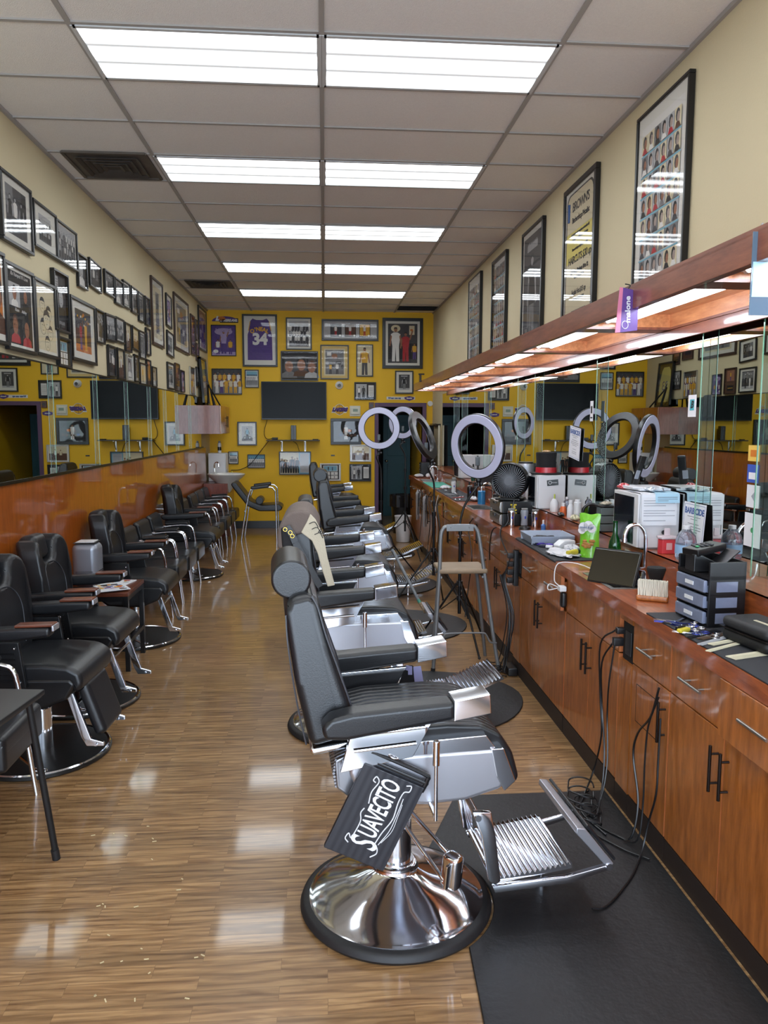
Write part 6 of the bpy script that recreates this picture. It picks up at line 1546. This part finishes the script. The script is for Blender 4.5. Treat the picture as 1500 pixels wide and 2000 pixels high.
crumple('tan ribbon bow lying on the crown of the red-banded hat', (1.76, 6.0, 1.587), (.035, .02, .008), mat('tan_ribbon', (196, 160, 120), .7), 30, 'ribbon', 'ribbon')
# tool chest, fan
t = thing('tool_chest', 'black two-tier tool chest with silver front on the worktop, carrying the fan', 'tool chest', (1.53, 6.18, CT))
for k in range(2):
    d = obj('tier', MB().bx(-.115, .135, -.19, .19, .003 + k * .1, .098 + k * .1, b=.006), black_pl, t)
    obj('silver_front', MB().prism([(-.116, .006 + k * .1), (-.116, .095 + k * .1), (-.135, .09 + k * .1), (-.14, .05 + k * .1), (-.135, .012 + k * .1)], -.185, .185, 'y', bev=.003), steel, d)
    obj('latch', MB().box((-.143, 0, .075 + k * .1), (.01, .08, .02), b=.003), black_pl, d)
m = MB().cyl((-.03, -.1905, .15), (-.03, -.193, .15), .017, n=18)
for a_ in (-1, 1): m.box((-.03, -.192, .118), (.06, .003, .009), (0, a_ * .5, 0), b=.001)
m.box((-.03, -.192, .172), (.05, .003, .012), b=.002)
m.text('CASE', .016, Matrix.Translation((-.03, -.193, .098)) @ Matrix.Rotation(pi / 2, 4, 'X'), 0, .0003)
obj('emblem', m, mat('yellow_print', (220, 196, 60), .5), t)
t = thing('desk_fan', 'round black desk fan standing on the tool chest', 'fan', (1.51, 6.13, CT + .2), radians(-28))
obj('stand', MB().prism([(-.11, 0), (-.06, .13), (-.03, .13), (.02, .05), (.11, 0)], .10, .118, 'y', bev=.004).box((0, 0, .01), (.2, .22, .018), b=.006).box((.0, .14, .10), (.09, .02, .18), b=.008), black_pl, t)
obj('housing', MB(Matrix.Translation((0, -.02, .155)) @ Matrix.Rotation(pi / 2, 4, 'X')).lathe([(.145, -.05), (.148, -.03), (.148, .045), (.142, .052), (.130, .045), (.130, -.04), (.145, -.05)], n=48), black_pl, t)
m = MB(Matrix.Translation((0, -.075, .155)) @ Matrix.Rotation(pi / 2, 4, 'X'))
for k in range(42):
    a_ = 2 * pi * k / 42
    m.tube([(.036 * cos(a_), .036 * sin(a_), .012), (.085 * cos(a_ + .25), .085 * sin(a_ + .25), .006), (.134 * cos(a_ + .45), .134 * sin(a_ + .45), -.012)], .0031, 5)
m.cyl((0, 0, .004), (0, 0, .018), .04, .034, 28)
obj('grille', m, mat('grey_black_grille', (112, 116, 122), .45), t)
m = MB(Matrix.Translation((0, -.02, .155)) @ Matrix.Rotation(pi / 2, 4, 'X'))
for k in range(5): m.box((.07 * cos(k * 1.256), .07 * sin(k * 1.256), 0), (.1, .06, .004), (.5, 0, k * 1.256), b=.002)
obj('blades', m, black_mt, t)
obj('back_cover', MB(Matrix.Translation((0, -.02, .155)) @ Matrix.Rotation(pi / 2, 4, 'X')).lathe([(.14, -.045), (.10, -.075), (.04, -.09), (0, -.09)], n=40), black_pl, t)
def clipper(lab, x, y, z=CT, rz=0., body=chrome, tilt=0., group='hair clippers on the worktop'):
    t = thing('hair_clipper', lab, 'hair clipper', (x, y, z), group=group, rot=(tilt, 0, rz))
    obj('body', MB().lathe([(0, 0), (.022, 0), (.028, .02), (.026, .07), (.032, .115), (.028, .135), (0, .138)], n=16), body, t)
    obj('blade', MB().box((0, 0, .145), (.05, .014, .014), b=.002), steel, t)
    obj('switch', MB().box((0, -.0275, .08), (.012, .006, .02), b=.002), mat('blue_plastic', (40, 60, 180), .4), t)
clipper('silver clipper standing at the near side of the tool chest, beside its emblem', 1.47, 5.93)
clipper('grey trimmer with a blue light, middle one before the tool chest', 1.575, 5.93, body=grey_pl)
clipper('chrome clipper standing by the riser in front of the tool chest', 1.64, 5.85)
obj('dome_charger', MB().lathe([(0, .03), (.02, .03), (.042, .018), (.048, .0), (0, 0)][::-1], n=28), black_pl, loc=(1.545, 5.80, CT), label='low round black dome lying before the standing clippers', cat='charger')
bottle('oil_bottle', 'tiny blue-labelled oil bottle with a white cap near the chrome clipper', 1.65, 5.66, CT, [(.018, 0), (.018, .05), (.008, .06)], mat('blue_label', (70, 120, 190), .4), (.008, .06, .09, W_))
bottle('steel_canister', 'large brushed steel canister on the ledge behind the fan', 1.785, 6.72, LZ, [(.075, 0), (.078, .01), (.078, .30), (.07, .32)], satin, (.065, .32, .335, black_pl))
bottle('lotion_bottle', 'white bottle on the ledge between the fan and steel canister', 1.74, 6.42, LZ, [(.03, 0), (.03, .14), (.012, .17)], W_, (.012, .17, .2, black_pl))
# red-brimmed caps and boxes farther on the ledge
for y, lab in ((7.25, 'black baseball cap with a red brim on the ledge past the steel canister'),):
    t = thing('baseball_cap', lab, 'cap', (1.79, y, LZ + .17))
    obj('crown', MB().lathe([(.085, 0), (.085, .05), (.07, .1), (.03, .125), (0, .13)], n=28), felt, t)
    obj('brim', MB().box((-.10, 0, .006), (.10, .15, .008), b=.003), mat('red_brim', (170, 40, 50), .6), t)
    obj('carton', MB().box((1.78, y, LZ + .085), (.19, .24, .168), b=.003), mat('white_carton', (206, 210, 214), .7), label='white carton on the ledge under the baseball cap', cat='box')
oven('towel_warmer', 'white towel warmer on the ledge midway down the counter', 1.66, 1.885, 9.4, 9.75, LZ + .001, 1.43, 'towel warmer')
obj('carton', MB().box((1.78, 8.3, LZ + .06), (.18, .2, .12), b=.003), mat('dark_carton', (40, 40, 44), .6), label='dark box on the ledge behind the crowded clipper mat', cat='box')
t = thing('phone_handset', 'tall black telephone handset standing by the middle sink', 'phone', (1.60, 7.06, CT), radians(-30))
obj('body', MB().box((0, 0, .085), (.055, .03, .16), b=.01, seg=3), black_pl, t); obj('cradle', MB().box((0, 0, .015), (.08, .07, .03), b=.008), black_pl, t)
m = MB()
for i in range(4):
    for j in range(3): m.box((-.015 + j * .015, -.0165, .03 + i * .016), (.009, .004, .008), b=.001)
obj('keypad', m, grey_pl, t); obj('display', MB().box((0, -.016, .12), (.035, .003, .03)), mat('grey_lcd', (120, 130, 130), .2), t)
for lab, x, y, prof, m_, cap in (
    ('yellow cleaner bottle by the black handset', 1.645, 7.16, [(.03, 0), (.03, .13), (.012, .17)], mat('yellow_cleaner', (214, 206, 60), .35), (.012, .17, .2, W_)),
    ('blue barber disinfectant jar past the middle sink', 1.60, 7.72, [(.04, 0), (.04, .13), (.03, .14)], mat('blue_liquid', (40, 130, 190), .15, coat=.5), (.03, .14, .17, chrome)),
    ('clear bottle beside the blue jar', 1.65, 7.86, [(.022, 0), (.022, .12), (.01, .15)], clr, (.01, .15, .17, W_)),
    ('black spray bottle on the crowded clipper mat', 1.63, 8.22, [(.025, 0), (.025, .12), (.01, .15)], black_pl, (.014, .15, .19, black_pl)),
    ('brown bottle at the back of the crowded clipper mat', 1.64, 8.6, [(.022, 0), (.022, .1), (.01, .13)], mat('amber_glass', (60, 40, 26), .15), (.01, .13, .16, black_pl)),
    ('small white bottle standing near the teal mat', 1.63, 9.62, [(.022, 0), (.022, .1), (.01, .12)], W_, (.01, .12, .15, black_pl)),
    ('white lotion bottle in front of the farthest drawer box', 1.62, 11.45, [(.03, 0), (.03, .12), (.012, .16)], W_, (.012, .16, .2, W_)),
    ('green bottle on the ledge beyond the crowded clipper mat', 1.76, 9.0, [(.025, 0), (.025, .14), (.01, .17)], mat('dark_green_glass', (20, 70, 50), .2), (.01, .17, .2, black_pl))):
    bottle('bottle', lab, x, y, CT if x < 1.67 else LZ, prof, m_, cap)
clipper('white upright trimmer in the middle of the crowded mat', 1.52, 8.95, body=W_, z=ZT)
clipper('dark clipper standing behind the white trimmer', 1.57, 9.2, body=black_pl, z=ZT)
clipper('black clipper beside the blue jar end of the crowded mat', 1.56, 8.15, body=black_pl, z=ZT)
clipper('silver trimmer standing near the teal mat', 1.60, 9.42, body=steel, z=ZT)
rnd = random.Random(11)
for i, (x, y, lab) in enumerate(((1.42, 8.2, 'silver shears'), (1.45, 8.5, 'pair of black-handled shears'), (1.43, 8.85, 'shears lying open'))):
    scissors(x + .03, y, 1.2 + i, lab + ' on the crowded mat, number %s from the blue jar' % ['first', 'second', 'third'][i])
for i, (x, y, c_, lab) in enumerate(((1.43, 8.35, (190, 60, 60), 'red-handled razor'), (1.47, 8.65, (60, 60, 64), 'black comb'), (1.42, 8.75, (210, 210, 214), 'white comb'), (1.46, 9.05, (40, 40, 44), 'dark comb'), (1.44, 9.3, (180, 180, 186), 'grey comb'))):
    comb(x + .04, y, .6 + i, .16, .028, lab + ' on the crowded mat past the middle sink', mat('comb_%d' % i, c_, .4))
crumple('white crumpled cloth at the teal mat end of the crowded mat', (1.52, 9.62, CT), (.06, .10, .02), white_cl, 40, 'cloth', 'towel')
crumple('white cloth curled on the crowded mat near the blue jar', (1.58, 8.02, ZT), (.04, .07, .02), white_cl, 41, 'cloth', 'towel')
crumple('folded white towels at the far end of the worktop', (1.46, 11.85, CT), (.07, .14, .022), white_cl, 42, 'towel_stack', 'towel', .1)
crumple('second folded towel resting behind the farthest sink', (1.60, 11.68, CT), (.05, .1, .03), white_cl, 43, 'towel_stack', 'towel', .1)
t = thing('drawer_tower', 'black three-tier drawer box at the far end of the worktop', 'drawer unit', (1.58, 12.05, CT))
obj('housing', MB().bx(-.07, .07, -.1, .1, 0, .22, b=.006), black_pl, t)
for k in range(3): d = obj('drawer', MB().bx(-.076, -.0705, -.09, .09, .01 + k * .07, .07 + k * .07, b=.002), black_mt, t); obj('pull', MB().bx(-.084, -.0765, -.02, .02, .035 + k * .07, .045 + k * .07), steel, d)
# ------------------------------------------------------------------ along the cabinet fronts and the far corner
def fx(px, py, x=1.352): p = onx(px, py, x); return (x, p.y, p.z)
def plug(lab, y, z, x=1.378, m_=black_pl, s=(.04, .03, .03)):
    return obj('power_plug', MB().box((0, 0, 0), s, b=.006), m_, loc=(x - s[0] / 2, y, z), label=lab, cat='plug', group='plugs in the cabinet outlets')
plug('black plug in the upper socket of the outlet panel beside the sink cabinet', 3.37, .86)
plug('second black plug below it in the same outlet panel', 3.38, .805, s=(.05, .03, .04))
t = thing('wall_charger', 'white charger cube on a black adapter hanging at the edge of the towel-mat cabinet', 'charger', (1.352, 4.2, .86))
obj('cube', MB().box((-.01, 0, .02), (.04, .05, .03), b=.005), white_pl, t); obj('adapter', MB().box((-.0, .0, -.045), (.035, .045, .09), b=.014, seg=3), black_pl, t)
obj('white_wire', MB().tube([(-.02, .02, .03), (-.04, .05, .06), (-.02, .06, .15), (.06, .0, .165), (.13, -.1, .146), (.12, -.42, .148)], .0028, 6, sm=6).tube([(-.02, .02, .02), (-.07, .06, .0), (-.06, .08, .03), (-.02, .03, .02)], .0028, 6, sm=5), white_pl, t)
CAB = 'loose black power cables along the cabinets'
cable('thick black cable falling from the sink-side outlet to the floor coil', [(1.34, 3.38, .86), (1.315, 3.50, .76), (1.33, 3.52, .5), (1.335, 3.50, .3), (1.32, 3.55, .1), (1.24, 3.45, .02), (1.18, 3.3, .018), (1.22, 3.1, .018)], .0045, group=CAB)
cable('second black cable beside it, twisting down to the floor coil', [(1.335, 3.39, .80), (1.31, 3.46, .68), (1.34, 3.52, .45), (1.33, 3.44, .25), (1.3, 3.38, .08), (1.22, 3.25, .02), (1.2, 3.42, .02), (1.28, 3.5, .02)], .0045, group=CAB)
cable('thin black cable of the outlet bundle closest to the storefront', [(1.335, 3.37, .80), (1.325, 3.40, .6), (1.345, 3.46, .42), (1.33, 3.40, .2), (1.27, 3.33, .04), (1.15, 3.2, .018), (1.24, 3.0, .018), (1.33, 2.9, .018)], .004, group=CAB)
cable('cable hanging from the narrow drawer past the cut hatch to the floor', [(1.352, 2.93, .74), (1.345, 2.98, .60), (1.345, 3.10, .48), (1.345, 3.14, .36), (1.345, 3.07, .18), (1.31, 3.05, .03), (1.26, 3.1, .018), (1.2, 3.2, .018)], .005, group=CAB)
cable('thin black cable right beside the hatch cable', [(1.352, 2.93, .70), (1.345, 3.0, .55), (1.345, 3.02, .38), (1.345, 3.02, .2), (1.32, 3.0, .05), (1.28, 3.05, .018)], .004, group=CAB)
cable('grey-black cable sweeping from the door seam across the mat to the footrest', [(1.352, 2.905, .62), (1.35, 2.905, .45), (1.345, 2.90, .30), (1.34, 2.95, .15), (1.30, 2.92, .03), (1.20, 2.78, .018), (1.05, 2.62, .018), (.98, 2.60, .018)], .0045, group=CAB)
m = MB(); rnd = random.Random(4)
for k in range(4):
    cx, cy, r = 1.2 + .03 * rnd.random(), 3.28 + .06 * k, .09 + .02 * rnd.random()
    m.tube([(cx + r * .6 * cos(a) + .01 * sin(3 * a), cy + r * sin(a), .022 + .012 * k + .01 * sin(2 * a)) for a in [i * pi / 10 for i in range(20)]], .0042, 6, sm=2)
obj('cable_coil', m, black_pl, label='loose coil of black cable on the floor mat under the sink cabinet', cat='cable')
t = thing('power_strip', 'black power strip crowded with plugs on the filler panel behind the metal stool', 'power strip', (1.37, 5.37, .78))
obj('body', MB().box((0, 0, 0), (.035, .055, .26), b=.006), black_pl, t)
for k in range(4): obj('plug', MB().box((-.04, 0, -.09 + k * .06), (.045, .04, .038), b=.006), black_pl, t)
rnd = random.Random(21)
for k in range(7):
    y = 5.30 + k * .028
    cable('black cable of the bundle under the power strip, strand beside the stool leg' , [(1.31, y, .86 - .04 * k), (1.285, y + .03, .7), (1.34, y - .01 + rnd.uniform(-.03, .03), .45), (1.32, y + rnd.uniform(-.05, .05), .2), (1.29, y + rnd.uniform(-.08, .08), .02)], .004, group='cable strands under the power strip')
m = MB()
for k in range(4):
    r = .05 + .02 * rnd.random()
    m.tube([(1.26 + r * .7 * cos(a), 5.32 + .05 * k + r * sin(a), .012 + .008 * k + .006 * sin(3 * a)) for a in [i * pi / 9 for i in range(18)]], .004, 6, sm=2)
obj('cable_coil', m, black_pl, label='tangle of black cable on the floor at the foot of the metal stool', cat='cable')
obj('adapter_box', MB().box((1.345, 5.36, .031), (.07, .16, .06), b=.01), black_pl, label='black adapter brick on the floor beside the stool leg', cat='adapter')
cable('black appliance cable from the tool chest down the worktop edge', [(1.42, 5.94, CT + .02), (1.375, 5.85, CT + .012), (1.335, 5.72, .97), (1.33, 5.55, .9), (1.335, 5.4, .84)], .006)
cable('black cable running from the fan across the tool chest to the counter edge', [(1.50, 5.97, 1.21), (1.47, 5.955, 1.1), (1.42, 5.93, CT + .01), (1.345, 6.0, .98), (1.34, 6.1, .85), (1.35, 6.15, .7)], .005)
for k, y in enumerate((6.94, 8.9, 8.97, 9.5, 9.75, 10.6)):
    lab = ['cable falling from the outlet by the middle sink', 'cable hanging over the many-cable panel, nearer strand', 'cable hanging over the many-cable panel, farther strand', 'cable hanging beside the draped towels, nearer one', 'looped cable below the draped towels', 'cable beside the white device near the counter end'][k]
    cable(lab, [(1.36, y, .95), (1.33, y + .05, .85), (1.345, y - .06, .6), (1.34, y + .06, .3), (1.30, y, .02)], .0045, m=black_pl, group='cables hanging over the farther cabinets')
cable('white cable hanging from the many-cable panel', [(1.36, 9.1, .97), (1.33, 9.12, .8), (1.34, 9.05, .6), (1.345, 9.1, .4)], .004, white_pl)
t = thing('phone_bracket', 'white plug box on the cabinet front near the counter end', 'device', (1.36, 11.0, .82))
obj('body', MB().box((0, 0, 0), (.05, .11, .10), b=.01), white_pl, t); obj('adapter', MB().box((-.01, .01, -.09), (.05, .06, .07), b=.01), black_pl, t)
# towel rack
t = thing('towel_rack', 'black wire rack on the cabinet fronts holding two white towels', 'rack', (1.36, 10.1, .80))
m = MB()
for z in (.08, -.02, -.12): m.cyl((-.04, -.25, z), (-.04, .65, z), .005)
for y in (-.25, .2, .65): m.cyl((-.04, y, -.14), (-.04, y, .1), .005).cyl((-.04, y, .08), (.02, y, .08), .004)
obj('wire_frame', m, black_pl, t)
for y, lab in ((10.75, 'white towel draped over the rack, the one nearer the doorway'), (9.98, 'white towel draped over the rack, the one nearer the storefront')):
    m = MB().grid(lambda u, v: (1.318 + (.004 if v < .5 else .0) - .028 * abs(sin(pi * v)) * 0 + (-.022 if v < .5 else .014) + .006 * sin(9 * u + 4 * v), y - .075 + .15 * u * (1 + .15 * abs(v - .5)), .89 - .42 * abs(v - .5) * 2 + .0 * u), 10, 20, thick=.006)
    obj('towel', m, white_cl, label=lab, cat='towel', ang=80)
# bins
t = thing('waste_bin', 'white round waste bin on the floor by the far cabinets', 'bin', (1.21, 11.75, 0))
obj('body', MB().lathe([(0, .005), (.10, .005), (.105, .01), (.13, .40), (.136, .40), (.136, .41), (.124, .41), (.10, .02), (0, .02)], n=36), white_pl, t)
t = thing('waste_bin', 'tall black bagged bin in the shadow beside the doorway end of the counter', 'bin', (1.30, 12.75, 0))
obj('body', MB().lathe([(0, .005), (.16, .005), (.2, .62), (.19, .63), (0, .6)], n=28), black_pl, t)
obj('bag', MB().grid(lambda u, v: ((.205 + .012 * sin(14 * 2 * pi * u)) * cos(2 * pi * u), (.205 + .012 * sin(14 * 2 * pi * u)) * sin(2 * pi * u), .65 - .2 * v), 70, 6), black_pl, t)
# coat rack with clothes
t = thing('coat_rack', 'dark hook rail on the cream wall beside the far end of the mirrors', 'coat rack', (1.895, 12.9, 1.80))
m = MB().box((-.01, 0, 0), (.02, .8, .05), b=.003)
for k in range(5): m.tube([(-.02, -.32 + k * .16, 0), (-.06, -.32 + k * .16, -.01), (-.07, -.32 + k * .16, .03)], .006, 6, sm=3)
obj('rail', m, dark_metal, t)
for i, (y, lab) in enumerate(((12.66, 'black coat hanging nearest the mirrors on the hook rail'), (12.9, 'black apron in the middle of the hook rail'), (13.12, 'dark jacket closest to the corner on the hook rail'))):
    ph = i * 1.7
    m = MB().grid(lambda u, v: (1.80 - .05 * sin(pi * u) + .015 * sin(20 * u + ph) * v, y + (u - .5) * (.10 + .16 * v), 1.80 - .75 * v + .03 * sin(6 * u + ph) * v), 24, 14, thick=.012)
    obj('garment', m, mat('dark_cloth_%d' % i, (24 + 8 * i, 24 + 6 * i, 28 + 8 * i), .9), label=lab, cat='clothes', ang=80)
obj('pipe', MB().cyl((1.86, 12.42, 1.15), (1.86, 12.42, 1.80), .018, n=14), mat('ivory_pipe', (206, 200, 180), .5), label='short ivory pipe on the wall at the far end of the mirrors', cat='pipe')
obj('soffit_bracket', MB().bx(0, .02, 0, .12, 0, .1, b=.004).bx(-.02, .06, .0, .02, .09, .11, b=.003), dark_metal, loc=(SX - .022, 10.5, SZ + .09), label='small dark bracket on top of the light box at its far end', cat='bracket')
# scattered hair clippings on the floor by the waiting side
rnd = random.Random(77)
m = MB()
for k in range(26):
    p = onz(rnd.uniform(180, 400), rnd.uniform(1600, 1960), 0)
    m.box((p.x, p.y, .0012), (.014 * rnd.uniform(.5, 1.3), .004, .002), (0, 0, rnd.uniform(0, 3)))
obj('floor_debris', m, mat('pale_debris', (206, 190, 150), .8), label='tiny pale scraps scattered on the wood floor near the storefront', cat='debris', kind='stuff')
